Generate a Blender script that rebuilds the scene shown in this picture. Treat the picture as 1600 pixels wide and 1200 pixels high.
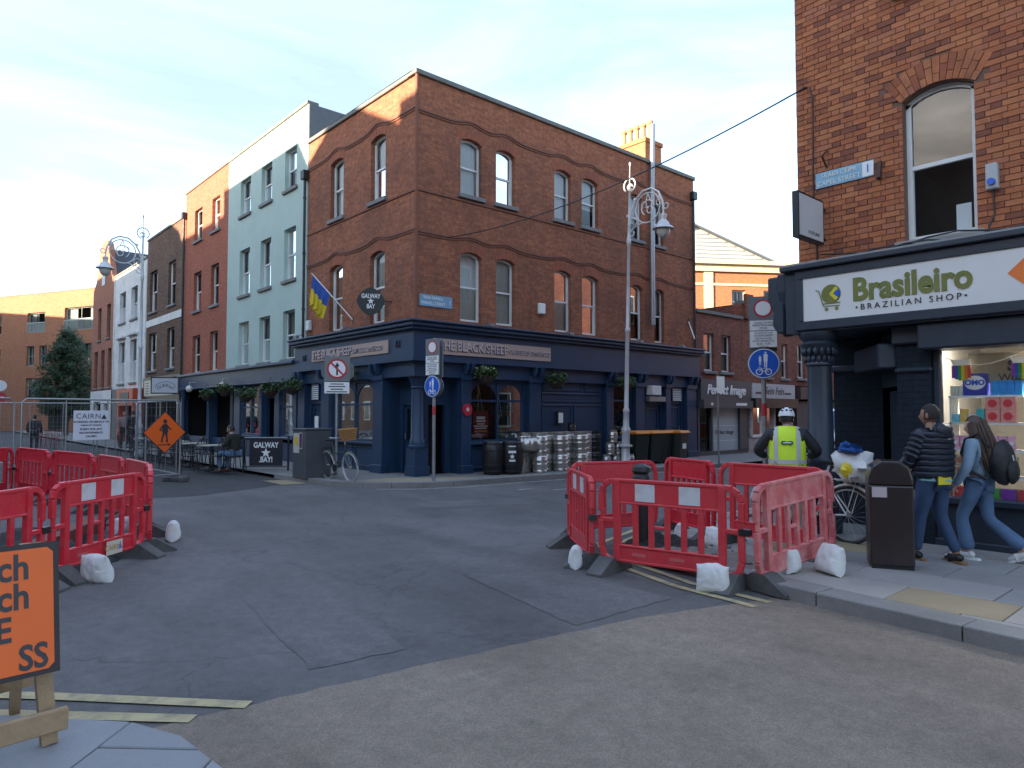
import bpy, bmesh, math, random
from mathutils import Vector, Matrix, noise
R = math.radians
rnd = random.Random(7)
scn = bpy.context.scene
for o in list(bpy.data.objects): bpy.data.objects.remove(o)
col = scn.collection

# ---------------------------------------------------------------- camera, sky, sun, exposure
# street frame: x runs along the cross street (away to the right), y along the main street (away to the left)
cam_d = bpy.data.cameras.new('camera'); cam_d.lens = 24.3; cam_d.sensor_width = 36; cam_d.clip_end = 3000
cam = bpy.data.objects.new('camera', cam_d); col.objects.link(cam)
cam.location = (-9.69, -14.57, 1.7); cam.rotation_euler = (R(90 + 2.386), 0, R(-41.6))
scn.camera = cam
SUN_V = Vector((-.985, .172, 0)).normalized(); SUN_EL = R(12.5)
world = bpy.data.worlds.new('World'); scn.world = world; world.use_nodes = True
wn = world.node_tree; wl = wn.links; wn.nodes.clear()
sky = wn.nodes.new('ShaderNodeTexSky'); sky.sky_type = 'NISHITA'; sky.sun_disc = False
sky.sun_elevation = SUN_EL; sky.sun_rotation = math.atan2(SUN_V.x, SUN_V.y); sky.dust_density = .8; sky.ozone_density = 1.2
tc = wn.nodes.new('ShaderNodeTexCoord'); mp = wn.nodes.new('ShaderNodeMapping'); mp.inputs['Scale'].default_value = (1.1, 1.6, 5.0); mp.inputs['Rotation'].default_value = (0, 0, R(25))
wl.new(tc.outputs['Generated'], mp.inputs['Vector'])
cn = wn.nodes.new('ShaderNodeTexNoise'); cn.inputs['Scale'].default_value = 2.2; cn.inputs['Detail'].default_value = 8; cn.inputs['Roughness'].default_value = .58; cn.inputs['Distortion'].default_value = .4
wl.new(mp.outputs['Vector'], cn.inputs['Vector'])
cr = wn.nodes.new('ShaderNodeValToRGB'); cr.color_ramp.elements[0].position = .36; cr.color_ramp.elements[1].position = .82
cr.color_ramp.elements[0].color = (.9, .9, .9, 1); cr.color_ramp.elements[1].color = (.5, .5, .5, 1)
wl.new(cn.outputs['Fac'], cr.inputs['Fac'])
mx = wn.nodes.new('ShaderNodeMixRGB'); mx.inputs['Color2'].default_value = (.36, .455, .66, 1)
wl.new(cr.outputs['Color'], mx.inputs['Fac']); wl.new(sky.outputs['Color'], mx.inputs['Color1'])
bg = wn.nodes.new('ShaderNodeBackground'); bg.inputs['Strength'].default_value = .15
wo = wn.nodes.new('ShaderNodeOutputWorld'); wl.new(mx.outputs['Color'], bg.inputs['Color']); wl.new(bg.outputs['Background'], wo.inputs['Surface'])
sd = bpy.data.lights.new('sun', 'SUN'); sd.energy = 2.0; sd.angle = R(.5); sd.color = (1, .83, .62)
so = bpy.data.objects.new('sun', sd); col.objects.link(so)
to_sun = Vector((SUN_V.x * math.cos(SUN_EL), SUN_V.y * math.cos(SUN_EL), math.sin(SUN_EL)))
so.rotation_euler = to_sun.to_track_quat('Z', 'Y').to_euler(); so.location = to_sun * 60
vs = scn.view_settings; vs.view_transform = 'Standard'; vs.look = 'None'; vs.gamma = 1; vs.use_curve_mapping = False; vs.exposure = 3.5

# ---------------------------------------------------------------- materials
MATS = {}
def nt(name):
    m = bpy.data.materials.new(name); m.use_nodes = True
    n = m.node_tree.nodes; l = m.node_tree.links; return m, n, l, n['Principled BSDF']
def mat(name, colr, rough=.6, metal=0., spec=.5, var=.12, scale=6., bump=0., bscale=40., coat=0., dirt=None, dscale=1.5, damt=.5, vary=None):
    """plain painted / plastic / metal surface with tonal variation, optional relief and dirt"""
    if name in MATS: return MATS[name]
    m, n, l, b = nt(name)
    b.inputs['Roughness'].default_value = rough; b.inputs['Metallic'].default_value = metal
    b.inputs['Specular IOR Level'].default_value = spec; b.inputs['Coat Weight'].default_value = coat
    t = n.new('ShaderNodeTexCoord'); a = n.new('ShaderNodeTexNoise'); a.inputs['Scale'].default_value = scale; a.inputs['Detail'].default_value = 5
    l.new(t.outputs['Object'], a.inputs['Vector'])
    c = n.new('ShaderNodeMixRGB'); c.blend_type = 'MIX'
    c.inputs['Color1'].default_value = (*[max(0, x * (1 - var)) for x in colr], 1); c.inputs['Color2'].default_value = (*[min(1, x * (1 + var)) for x in colr], 1)
    l.new(a.outputs['Fac'], c.inputs['Fac']); out = c.outputs['Color']
    if dirt:
        d = n.new('ShaderNodeTexNoise'); d.inputs['Scale'].default_value = dscale; d.inputs['Detail'].default_value = 7; d.inputs['Roughness'].default_value = .65
        l.new(t.outputs['Object'], d.inputs['Vector'])
        r = n.new('ShaderNodeValToRGB'); r.color_ramp.elements[0].position = .45; r.color_ramp.elements[1].position = .75
        r.color_ramp.elements[1].color = (damt, damt, damt, 1); l.new(d.outputs['Fac'], r.inputs['Fac'])
        e = n.new('ShaderNodeMixRGB'); e.inputs['Color2'].default_value = (*dirt, 1); l.new(r.outputs['Color'], e.inputs['Fac']); l.new(out, e.inputs['Color1']); out = e.outputs['Color']
    if vary:   # each copy a little more or less faded
        oi = n.new('ShaderNodeObjectInfo'); vm = n.new('ShaderNodeMath'); vm.operation = 'MULTIPLY'; vm.inputs[1].default_value = vary[1]; l.new(oi.outputs['Random'], vm.inputs[0])
        e = n.new('ShaderNodeMixRGB'); e.inputs['Color2'].default_value = (*vary[0], 1); l.new(vm.outputs[0], e.inputs['Fac']); l.new(out, e.inputs['Color1']); out = e.outputs['Color']
    l.new(out, b.inputs['Base Color'])
    if bump:
        k = n.new('ShaderNodeTexNoise'); k.inputs['Scale'].default_value = bscale; k.inputs['Detail'].default_value = 4; l.new(t.outputs['Object'], k.inputs['Vector'])
        u = n.new('ShaderNodeBump'); u.inputs['Strength'].default_value = bump; u.inputs['Distance'].default_value = .02; l.new(k.outputs['Fac'], u.inputs['Height']); l.new(u.outputs['Normal'], b.inputs['Normal'])
    MATS[name] = m; return m
def brickmat(name, c1, c2, mortar, grime=(.05, .035, .03), gamt=.6, bw=.225, rh=.075, ms=.008, zclean=None, gscale=.7):
    """brick bond in metres on axis aligned walls: u = x + y, v = z"""
    if name in MATS: return MATS[name]
    m, n, l, b = nt(name); b.inputs['Roughness'].default_value = .88; b.inputs['Specular IOR Level'].default_value = .25
    t = n.new('ShaderNodeTexCoord'); s = n.new('ShaderNodeSeparateXYZ'); l.new(t.outputs['Object'], s.inputs[0])
    ad = n.new('ShaderNodeMath'); l.new(s.outputs['X'], ad.inputs[0]); l.new(s.outputs['Y'], ad.inputs[1])
    cb = n.new('ShaderNodeCombineXYZ'); l.new(ad.outputs[0], cb.inputs['X']); l.new(s.outputs['Z'], cb.inputs['Y'])
    w = n.new('ShaderNodeTexNoise'); w.inputs['Scale'].default_value = 3; l.new(t.outputs['Object'], w.inputs['Vector'])
    wm = n.new('ShaderNodeMixRGB'); wm.blend_type = 'LINEAR_LIGHT'; wm.inputs['Fac'].default_value = .006; l.new(cb.outputs[0], wm.inputs['Color1']); l.new(w.outputs['Color'], wm.inputs['Color2'])
    k = n.new('ShaderNodeTexBrick'); k.inputs['Scale'].default_value = 1; k.inputs['Brick Width'].default_value = bw; k.inputs['Row Height'].default_value = rh
    k.inputs['Mortar Size'].default_value = ms; k.inputs['Mortar Smooth'].default_value = .2; k.inputs['Bias'].default_value = -.1
    k.inputs['Color1'].default_value = (*c1, 1); k.inputs['Color2'].default_value = (*c2, 1); k.inputs['Mortar'].default_value = (*mortar, 1)
    l.new(wm.outputs['Color'], k.inputs['Vector'])
    v = n.new('ShaderNodeTexNoise'); v.inputs['Scale'].default_value = 9; v.inputs['Detail'].default_value = 3; l.new(cb.outputs[0], v.inputs['Vector'])
    vm = n.new('ShaderNodeMixRGB'); vm.blend_type = 'OVERLAY'; vm.inputs['Fac'].default_value = .55; l.new(k.outputs['Color'], vm.inputs['Color1']); l.new(v.outputs['Fac'], vm.inputs['Color2'])
    g = n.new('ShaderNodeTexNoise'); g.inputs['Scale'].default_value = gscale; g.inputs['Detail'].default_value = 8; g.inputs['Roughness'].default_value = .68; l.new(t.outputs['Object'], g.inputs['Vector'])
    gr = n.new('ShaderNodeValToRGB'); gr.color_ramp.elements[0].position = .38; gr.color_ramp.elements[1].position = .72; gr.color_ramp.elements[1].color = (gamt, gamt, gamt, 1); l.new(g.outputs['Fac'], gr.inputs['Fac'])
    fac = gr.outputs['Color']
    if zclean:
        mr = n.new('ShaderNodeMapRange'); mr.inputs['From Min'].default_value = zclean[0]; mr.inputs['From Max'].default_value = zclean[1]; mr.inputs['To Min'].default_value = 1; mr.inputs['To Max'].default_value = .15
        l.new(s.outputs['Z'], mr.inputs['Value']); mu = n.new('ShaderNodeMath'); mu.operation = 'MULTIPLY'; l.new(fac, mu.inputs[0]); l.new(mr.outputs[0], mu.inputs[1]); fac = mu.outputs[0]
    gm = n.new('ShaderNodeMixRGB'); gm.inputs['Color2'].default_value = (*grime, 1); l.new(fac, gm.inputs['Fac']); l.new(vm.outputs['Color'], gm.inputs['Color1'])
    # rain streaks and repointed areas
    sc = n.new('ShaderNodeCombineXYZ'); s1 = n.new('ShaderNodeMath'); s1.operation = 'MULTIPLY'; s1.inputs[1].default_value = 3.2; s2 = n.new('ShaderNodeMath'); s2.operation = 'MULTIPLY'; s2.inputs[1].default_value = .3
    l.new(ad.outputs[0], s1.inputs[0]); l.new(s.outputs['Z'], s2.inputs[0]); l.new(s1.outputs[0], sc.inputs['X']); l.new(s2.outputs[0], sc.inputs['Y'])
    sn = n.new('ShaderNodeTexNoise'); sn.inputs['Scale'].default_value = 1; sn.inputs['Detail'].default_value = 6; l.new(sc.outputs[0], sn.inputs['Vector'])
    sr = n.new('ShaderNodeValToRGB'); sr.color_ramp.elements[0].position = .55; sr.color_ramp.elements[1].position = .75; sr.color_ramp.elements[1].color = (.55 * gamt, .55 * gamt, .55 * gamt, 1); l.new(sn.outputs['Fac'], sr.inputs['Fac'])
    g2 = n.new('ShaderNodeMixRGB'); g2.inputs['Color2'].default_value = (*grime, 1); l.new(sr.outputs['Color'], g2.inputs['Fac']); l.new(gm.outputs['Color'], g2.inputs['Color1'])
    l.new(g2.outputs['Color'], b.inputs['Base Color'])
    u = n.new('ShaderNodeBump'); u.inputs['Strength'].default_value = .6; u.inputs['Distance'].default_value = .012; u.invert = True; l.new(k.outputs['Fac'], u.inputs['Height'])
    u2 = n.new('ShaderNodeBump'); u2.inputs['Strength'].default_value = .25; u2.inputs['Distance'].default_value = .01; l.new(v.outputs['Fac'], u2.inputs['Height']); l.new(u.outputs['Normal'], u2.inputs['Normal']); l.new(u2.outputs['Normal'], b.inputs['Normal'])
    MATS[name] = m; return m
def glassmat(name='window_glass', tint=(.88, .92, .93), refl=.02):
    if name in MATS: return MATS[name]
    m, n, l, b = nt(name); n.remove(b); o = n['Material Output']
    tr = n.new('ShaderNodeBsdfTransparent'); tr.inputs[0].default_value = (*tint, 1); gl = n.new('ShaderNodeBsdfGlossy'); gl.inputs['Roughness'].default_value = .02
    t = n.new('ShaderNodeTexCoord'); a = n.new('ShaderNodeTexNoise'); a.inputs['Scale'].default_value = 1.3; l.new(t.outputs['Object'], a.inputs['Vector'])
    u = n.new('ShaderNodeBump'); u.inputs['Strength'].default_value = .015; u.inputs['Distance'].default_value = .03; l.new(a.outputs['Fac'], u.inputs['Height']); l.new(u.outputs['Normal'], gl.inputs['Normal'])
    fr = n.new('ShaderNodeFresnel'); fr.inputs['IOR'].default_value = 1.5; ad = n.new('ShaderNodeMath'); ad.inputs[1].default_value = refl; l.new(fr.outputs[0], ad.inputs[0])
    x = n.new('ShaderNodeMixShader'); l.new(ad.outputs[0], x.inputs[0]); l.new(tr.outputs[0], x.inputs[1]); l.new(gl.outputs[0], x.inputs[2]); l.new(x.outputs[0], o.inputs['Surface'])
    MATS[name] = m; return m
def asphalt(name, c, c2, patch=.5, scale=1., crack=True):
    if name in MATS: return MATS[name]
    m, n, l, b = nt(name); b.inputs['Roughness'].default_value = .82; b.inputs['Specular IOR Level'].default_value = .35
    t = n.new('ShaderNodeTexCoord')
    a = n.new('ShaderNodeTexNoise'); a.inputs['Scale'].default_value = .35 * scale; a.inputs['Detail'].default_value = 9; a.inputs['Roughness'].default_value = .62; a.inputs['Distortion'].default_value = .6; l.new(t.outputs['Object'], a.inputs['Vector'])
    r = n.new('ShaderNodeValToRGB'); r.color_ramp.elements[0].position = .35; r.color_ramp.elements[1].position = .68; r.color_ramp.elements[0].color = (*c, 1); r.color_ramp.elements[1].color = (*c2, 1); l.new(a.outputs['Fac'], r.inputs['Fac'])
    g = n.new('ShaderNodeTexNoise'); g.inputs['Scale'].default_value = 110; g.inputs['Detail'].default_value = 3; g.inputs['Roughness'].default_value = .8; l.new(t.outputs['Object'], g.inputs['Vector'])
    gm = n.new('ShaderNodeMixRGB'); gm.blend_type = 'OVERLAY'; gm.inputs['Fac'].default_value = 1; l.new(r.outputs['Color'], gm.inputs['Color1']); l.new(g.outputs['Fac'], gm.inputs['Color2']); out = gm.outputs['Color']
    sp = n.new('ShaderNodeTexVoronoi'); sp.inputs['Scale'].default_value = 38; l.new(t.outputs['Object'], sp.inputs['Vector'])
    sr = n.new('ShaderNodeValToRGB'); sr.color_ramp.elements[0].position = .05; sr.color_ramp.elements[0].color = (.35, .35, .35, 1); sr.color_ramp.elements[1].position = .09; sr.color_ramp.elements[1].color = (0, 0, 0, 1); l.new(sp.outputs['Distance'], sr.inputs['Fac'])
    sm = n.new('ShaderNodeMixRGB'); sm.inputs['Color2'].default_value = (.42, .41, .4, 1); l.new(sr.outputs['Color'], sm.inputs['Fac']); l.new(out, sm.inputs['Color1']); out = sm.outputs['Color']
    st = n.new('ShaderNodeTexNoise'); st.inputs['Scale'].default_value = 1.1 * scale; st.inputs['Detail'].default_value = 10; st.inputs['Roughness'].default_value = .72; l.new(t.outputs['Object'], st.inputs['Vector'])
    tr = n.new('ShaderNodeValToRGB'); tr.color_ramp.elements[0].position = .52; tr.color_ramp.elements[1].position = .74; tr.color_ramp.elements[1].color = (patch, patch, patch, 1); l.new(st.outputs['Fac'], tr.inputs['Fac'])
    tm = n.new('ShaderNodeMixRGB'); tm.inputs['Color2'].default_value = (*[x * .45 for x in c], 1); l.new(tr.outputs['Color'], tm.inputs['Fac']); l.new(out, tm.inputs['Color1']); out = tm.outputs['Color']
    mm = n.new('ShaderNodeTexNoise'); mm.inputs['Scale'].default_value = 9; mm.inputs['Detail'].default_value = 8; mm.inputs['Roughness'].default_value = .8; l.new(t.outputs['Object'], mm.inputs['Vector'])
    m2 = n.new('ShaderNodeMixRGB'); m2.blend_type = 'OVERLAY'; m2.inputs['Fac'].default_value = .55; l.new(out, m2.inputs['Color1']); l.new(mm.outputs['Fac'], m2.inputs['Color2']); out = m2.outputs['Color']
    sm_ = n.new('ShaderNodeMapping'); sm_.inputs['Scale'].default_value = (.9, .16, 1); sm_.inputs['Rotation'].default_value = (0, 0, .25); l.new(t.outputs['Object'], sm_.inputs['Vector'])
    sn = n.new('ShaderNodeTexNoise'); sn.inputs['Scale'].default_value = 1.4; sn.inputs['Detail'].default_value = 7; sn.inputs['Roughness'].default_value = .6; l.new(sm_.outputs[0], sn.inputs['Vector'])
    m3 = n.new('ShaderNodeMixRGB'); m3.blend_type = 'OVERLAY'; m3.inputs['Fac'].default_value = .45; l.new(out, m3.inputs['Color1']); l.new(sn.outputs['Fac'], m3.inputs['Color2']); out = m3.outputs['Color']
    hb = g.outputs['Fac']
    if crack:
        w = n.new('ShaderNodeTexNoise'); w.inputs['Scale'].default_value = 1.6; w.inputs['Detail'].default_value = 6; l.new(t.outputs['Object'], w.inputs['Vector'])
        wm = n.new('ShaderNodeMixRGB'); wm.blend_type = 'LINEAR_LIGHT'; wm.inputs['Fac'].default_value = .35; l.new(t.outputs['Object'], wm.inputs['Color1']); l.new(w.outputs['Color'], wm.inputs['Color2'])
        v = n.new('ShaderNodeTexVoronoi'); v.feature = 'DISTANCE_TO_EDGE'; v.inputs['Scale'].default_value = .33; l.new(wm.outputs['Color'], v.inputs['Vector'])
        vr = n.new('ShaderNodeValToRGB'); vr.color_ramp.elements[0].color = (.6, .6, .6, 1); vr.color_ramp.elements[1].position = .005; vr.color_ramp.elements[1].color = (0, 0, 0, 1); l.new(v.outputs['Distance'], vr.inputs['Fac'])
        bk = n.new('ShaderNodeMath'); bk.operation = 'MULTIPLY'; l.new(vr.outputs['Color'], bk.inputs[0]); l.new(a.outputs['Fac'], bk.inputs[1])
        vm = n.new('ShaderNodeMixRGB'); vm.inputs['Color2'].default_value = (.012, .012, .013, 1); l.new(bk.outputs[0], vm.inputs['Fac']); l.new(out, vm.inputs['Color1']); out = vm.outputs['Color']
    l.new(out, b.inputs['Base Color'])
    u = n.new('ShaderNodeBump'); u.inputs['Strength'].default_value = .55; u.inputs['Distance'].default_value = .006; l.new(hb, u.inputs['Height']); l.new(u.outputs['Normal'], b.inputs['Normal'])
    MATS[name] = m; return m
NAVY = mat('navy_paint', (.015, .040, .088), .42, var=.3, dirt=(.022, .036, .055), damt=.4, scale=2)
NAVY2 = mat('dark_slate_paint', (.020, .031, .048), .45, var=.3, dirt=(.03, .032, .036), bump=.1, bscale=25)
WHITE = mat('white_paint', (.72, .72, .69), .5, dirt=(.4, .38, .34), damt=.5)
STONE = mat('granite', (.20, .195, .185), .8, var=.2, scale=30, bump=.3, bscale=60, dirt=(.08, .075, .07))
SLATE = mat('roof_slate', (.05, .055, .065), .7, var=.3, scale=8)
BLACK = mat('black_plastic', (.012, .012, .013), .45, var=.2)
IRON = mat('black_iron', (.015, .015, .016), .5, var=.2)
STEEL = mat('galvanised_steel', (.30, .31, .32), .45, .7, var=.2, scale=12)
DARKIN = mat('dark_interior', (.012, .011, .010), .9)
GLASS = glassmat()
SHOPGLASS = glassmat('shop_glass', (.92, .95, .95), .03)
BLIND = mat('cream_blind', (.62, .62, .58), .8, var=.08, scale=2)
CURT = mat('net_curtain', (.30, .31, .31), .9, var=.25, scale=9)
PRINT_DK = mat('dark_print', (.03, .03, .035), .5)
PRINT_W = mat('white_print', (.75, .75, .73), .5, var=.05)
PRINT_R = mat('red_print', (.45, .02, .035), .45, var=.05)
PRINT_B = mat('blue_print', (.01, .10, .52), .4, var=.04)
GREYSIGN = mat('grey_sign_face', (.16, .17, .17), .5, var=.08)
LEAF = mat('leaf_green', (.05, .10, .03), .6, var=.5, scale=14)
LEAF2 = mat('leaf_light_green', (.09, .12, .03), .6, var=.4, scale=14)
LEAFD = mat('needle_green', (.04, .075, .03), .65, var=.5, scale=5)

# ---------------------------------------------------------------- mesh helpers
class MB:
    def __init__(s): s.v = []; s.f = []
    def _a(s, vs, fs):
        k = len(s.v); s.v += [tuple(p) for p in vs]; s.f += [tuple(i + k for i in q) for q in fs]; return s
    def box(s, x0, x1, y0, y1, z0, z1):
        return s._a([(x0, y0, z0), (x1, y0, z0), (x1, y1, z0), (x0, y1, z0), (x0, y0, z1), (x1, y0, z1), (x1, y1, z1), (x0, y1, z1)],
                    [(0, 3, 2, 1), (4, 5, 6, 7), (0, 1, 5, 4), (1, 2, 6, 5), (2, 3, 7, 6), (3, 0, 4, 7)])
    def obox(s, c, ax, ay, az):
        c = Vector(c); ax = Vector(ax); ay = Vector(ay); az = Vector(az); P = []
        for k in (-1, 1):
            for i, j in ((-1, -1), (1, -1), (1, 1), (-1, 1)): P.append(c + ax * i + ay * j + az * k)
        return s._a(P, [(0, 3, 2, 1), (4, 5, 6, 7), (0, 1, 5, 4), (1, 2, 6, 5), (2, 3, 7, 6), (3, 0, 4, 7)])
    def bar(s, p, q, w, h=None, up=(0, 0, 1)):
        p = Vector(p); q = Vector(q); d = q - p; h = h or w; up = Vector(up)
        if abs(d.normalized().dot(up)) > .98: up = Vector((1, 0, 0))
        a = d.cross(up).normalized(); b = a.cross(d).normalized()
        return s.obox((p + q) / 2, d / 2, a * w / 2, b * h / 2)
    def tube(s, pts, r, n=8, cap=True, closed=False):
        pts = [Vector(p) for p in pts]; m = len(pts); rr = r if isinstance(r, (list, tuple)) else [r] * m; V = []; F = []; pa = None
        for i, p in enumerate(pts):
            if closed: d = pts[(i + 1) % m] - pts[i - 1]
            else: d = pts[min(i + 1, m - 1)] - pts[max(i - 1, 0)]
            d = d.normalized() if d.length > 1e-9 else Vector((0, 0, 1))
            if pa is None: pa = d.orthogonal().normalized()
            a = pa - d * pa.dot(d); a = a.normalized() if a.length > 1e-6 else d.orthogonal().normalized(); pa = a; b = d.cross(a)
            for k in range(n):
                t = 2 * math.pi * k / n; V.append(p + (a * math.cos(t) + b * math.sin(t)) * rr[i])
        for i in range(m if closed else m - 1):
            j = (i + 1) % m
            for k in range(n): F.append((i * n + k, i * n + (k + 1) % n, j * n + (k + 1) % n, j * n + k))
        if cap and not closed: F += [tuple(range(n - 1, -1, -1)), tuple(range((m - 1) * n, m * n))]
        return s._a(V, F)
    def lathe(s, prof, n=16, c=(0, 0, 0), axis='z'):
        V = []; F = []; m = len(prof)
        for r, z in prof:
            for k in range(n):
                t = 2 * math.pi * k / n; a, b = r * math.cos(t), r * math.sin(t)
                V.append((c[0] + a, c[1] + b, c[2] + z) if axis == 'z' else ((c[0] + z, c[1] + a, c[2] + b) if axis == 'x' else (c[0] + a, c[1] + z, c[2] + b)))
        for i in range(m - 1):
            for k in range(n): F.append((i * n + k, i * n + (k + 1) % n, (i + 1) * n + (k + 1) % n, (i + 1) * n + k))
        F += [tuple(range(n - 1, -1, -1)), tuple(range((m - 1) * n, m * n))]
        return s._a(V, F)
    def prism(s, poly, fn, a, b):
        """2-D outline extruded from a to b; fn(u, v, w) gives the 3-D point"""
        n = len(poly); V = [fn(u, v, a) for u, v in poly] + [fn(u, v, b) for u, v in poly]
        return s._a(V, [tuple(range(n - 1, -1, -1)), tuple(range(n, 2 * n))] + [(i, (i + 1) % n, n + (i + 1) % n, n + i) for i in range(n)])
    def ell(s, c, rx, ry, rz, n=14, m=9, jit=0, seed=0):
        V = []; F = []
        for i in range(m + 1):
            p = math.pi * i / m
            for k in range(n):
                t = 2 * math.pi * k / n; d = Vector((math.sin(p) * math.cos(t), math.sin(p) * math.sin(t), math.cos(p)))
                q = 1 + jit * noise.noise(d * 2.3 + Vector((seed, seed * 1.7, 0))); V.append((c[0] + d.x * rx * q, c[1] + d.y * ry * q, c[2] + d.z * rz * q))
        for i in range(m):
            for k in range(n): F.append((i * n + k, (i + 1) * n + k, (i + 1) * n + (k + 1) % n, i * n + (k + 1) % n))
        return s._a(V, F)
    def poly(s, pts): return s._a(pts, [tuple(range(len(pts)))])
    def mesh(s, name, smooth=False):
        m = bpy.data.meshes.new(name); m.from_pydata(s.v, [], s.f)
        b = bmesh.new(); b.from_mesh(m)
        bmesh.ops.remove_doubles(b, verts=b.verts, dist=1e-5); bmesh.ops.recalc_face_normals(b, faces=b.faces)
        for f in b.faces: f.smooth = smooth
        if smooth:
            for e in b.edges:
                if len(e.link_faces) == 2 and e.calc_face_angle() > .7: e.smooth = False
        b.to_mesh(m); b.free(); m.update(); return m
    def build(s, name, mt, parent=None, loc=None, rot=None, smooth=False, bevel=0, seg=1):
        o = bpy.data.objects.new(name, s.mesh(name, smooth)); col.objects.link(o)
        for q in (mt if isinstance(mt, (list, tuple)) else [mt]): o.data.materials.append(q)
        if parent: o.parent = parent
        if loc: o.location = loc
        if rot: o.rotation_euler = rot
        if bevel:
            k = o.modifiers.new('bevel', 'BEVEL'); k.width = bevel; k.segments = seg; k.limit_method = 'ANGLE'
        return o
def tag(o, label=None, cat=None, group=None, kind=None):
    if label: o['label'] = label
    if cat: o['category'] = cat
    if group: o['group'] = group
    if kind: o['kind'] = kind
    return o
def thing(name, label, cat, loc=(0, 0, 0), rz=0, group=None):
    o = bpy.data.objects.new(name, None); col.objects.link(o); o.location = loc; o.rotation_euler = (0, 0, R(rz)); o.empty_display_size = .2
    return tag(o, label, cat, group)
def copy_tree(o, parent=None):
    c = o.copy(); col.objects.link(c); c.parent = parent
    for ch in o.children: copy_tree(ch, c)
    return c
def printed(parent, F3, lines, mt, name='printed_line'):
    """small print that cannot be read: (u0, u1, z0, z1) bars of ink on the face F3(u, z) -> two corner points"""
    for u0, u1, z0, z1 in lines: MB().poly([F3(u0, z0), F3(u1, z0), F3(u1, z1), F3(u0, z1)]).build(name, mt, parent)
def txt(s, size, mt, parent, loc, rot=(90, 0, 0), ext=.004, align='CENTER', name='lettering', sx=1., shear=0., bold=0., spacing=1.):
    cu = bpy.data.curves.new(name, 'FONT'); cu.body = s; cu.size = size; cu.extrude = ext; cu.align_x = align; cu.align_y = 'CENTER'; cu.shear = shear; cu.offset = bold; cu.space_character = spacing; cu.resolution_u = 3
    t = bpy.data.objects.new('tmp', cu); col.objects.link(t)
    me = bpy.data.meshes.new_from_object(t.evaluated_get(bpy.context.evaluated_depsgraph_get())); bpy.data.objects.remove(t); bpy.data.curves.remove(cu)
    o = bpy.data.objects.new(name, me); col.objects.link(o); me.materials.clear(); me.materials.append(mt); o.parent = parent
    o.location = loc; o.rotation_euler = [R(a) for a in rot]; o.scale = (sx, 1, 1); return o
def arc(cx, cz, r, a0, a1, n): return [(cx + r * math.cos(R(a0 + (a1 - a0) * i / n)), cz + r * math.sin(R(a0 + (a1 - a0) * i / n))) for i in range(n + 1)]
# facade maps: (u along the street, d out of the wall, z)
FP = lambda u, d, z: (u, -d, z)          # faces the cross street (-y)
FC = lambda u, d, z: (-d, u, z)          # faces the main street (-x)
def fbox(mb, F, u0, u1, d0, d1, z0, z1):
    a = F(u0, d0, z0); b = F(u1, d1, z1)
    return mb.box(min(a[0], b[0]), max(a[0], b[0]), min(a[1], b[1]), max(a[1], b[1]), z0, z1)
def headz(h, u):
    """height of a segmental head over a hole (u0,u1,z0,z1,rise) at u"""
    u0, u1, z0, z1, rise = h
    if rise <= 0: return z1
    w = (u1 - u0) / 2; r = (w * w + rise * rise) / (2 * rise); c = (u0 + u1) / 2
    return z1 - r + math.sqrt(max(0, r * r - (u - c) ** 2))
def wall_holes(mb, F, u0, u1, z0, z1, holes, d=0, depth=.22, seg=8):
    us = sorted({u0, u1, *[h[0] for h in holes], *[h[1] for h in holes]}); zs = sorted({z0, z1, *[h[2] for h in holes], *[h[3] for h in holes]})
    us = [u for u in us if u0 <= u <= u1]; zs = [z for z in zs if z0 <= z <= z1]
    for i in range(len(us) - 1):
        for j in range(len(zs) - 1):
            a, b, c, e = us[i], us[i + 1], zs[j], zs[j + 1]; mu, mz = (a + b) / 2, (c + e) / 2
            if any(h[0] < mu < h[1] and h[2] < mz < h[3] for h in holes): continue
            mb.poly([F(a, d, c), F(b, d, c), F(b, d, e), F(a, d, e)])
    for h in holes:
        a, b, c, e, rise = h; q = d - depth
        mb.poly([F(a, d, c), F(b, d, c), F(b, q, c), F(a, q, c)])
        top = [(a + (b - a) * k / seg, headz(h, a + (b - a) * k / seg)) for k in range(seg + 1)] if rise > 0 else [(a, e), (b, e)]
        mb.poly([F(a, d, c), F(a, q, c), F(a, q, top[0][1]), F(a, d, top[0][1])]); mb.poly([F(b, d, c), F(b, q, c), F(b, q, top[-1][1]), F(b, d, top[-1][1])])
        for k in range(len(top) - 1):
            (p, pz), (r_, rz) = top[k], top[k + 1]
            mb.poly([F(p, d, pz), F(r_, d, rz), F(r_, q, rz), F(p, q, pz)])
            if rise > 0: mb.poly([F(p, d, pz), F(r_, d, rz), F(r_, d, e), F(p, d, e)])
    return mb
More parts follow.
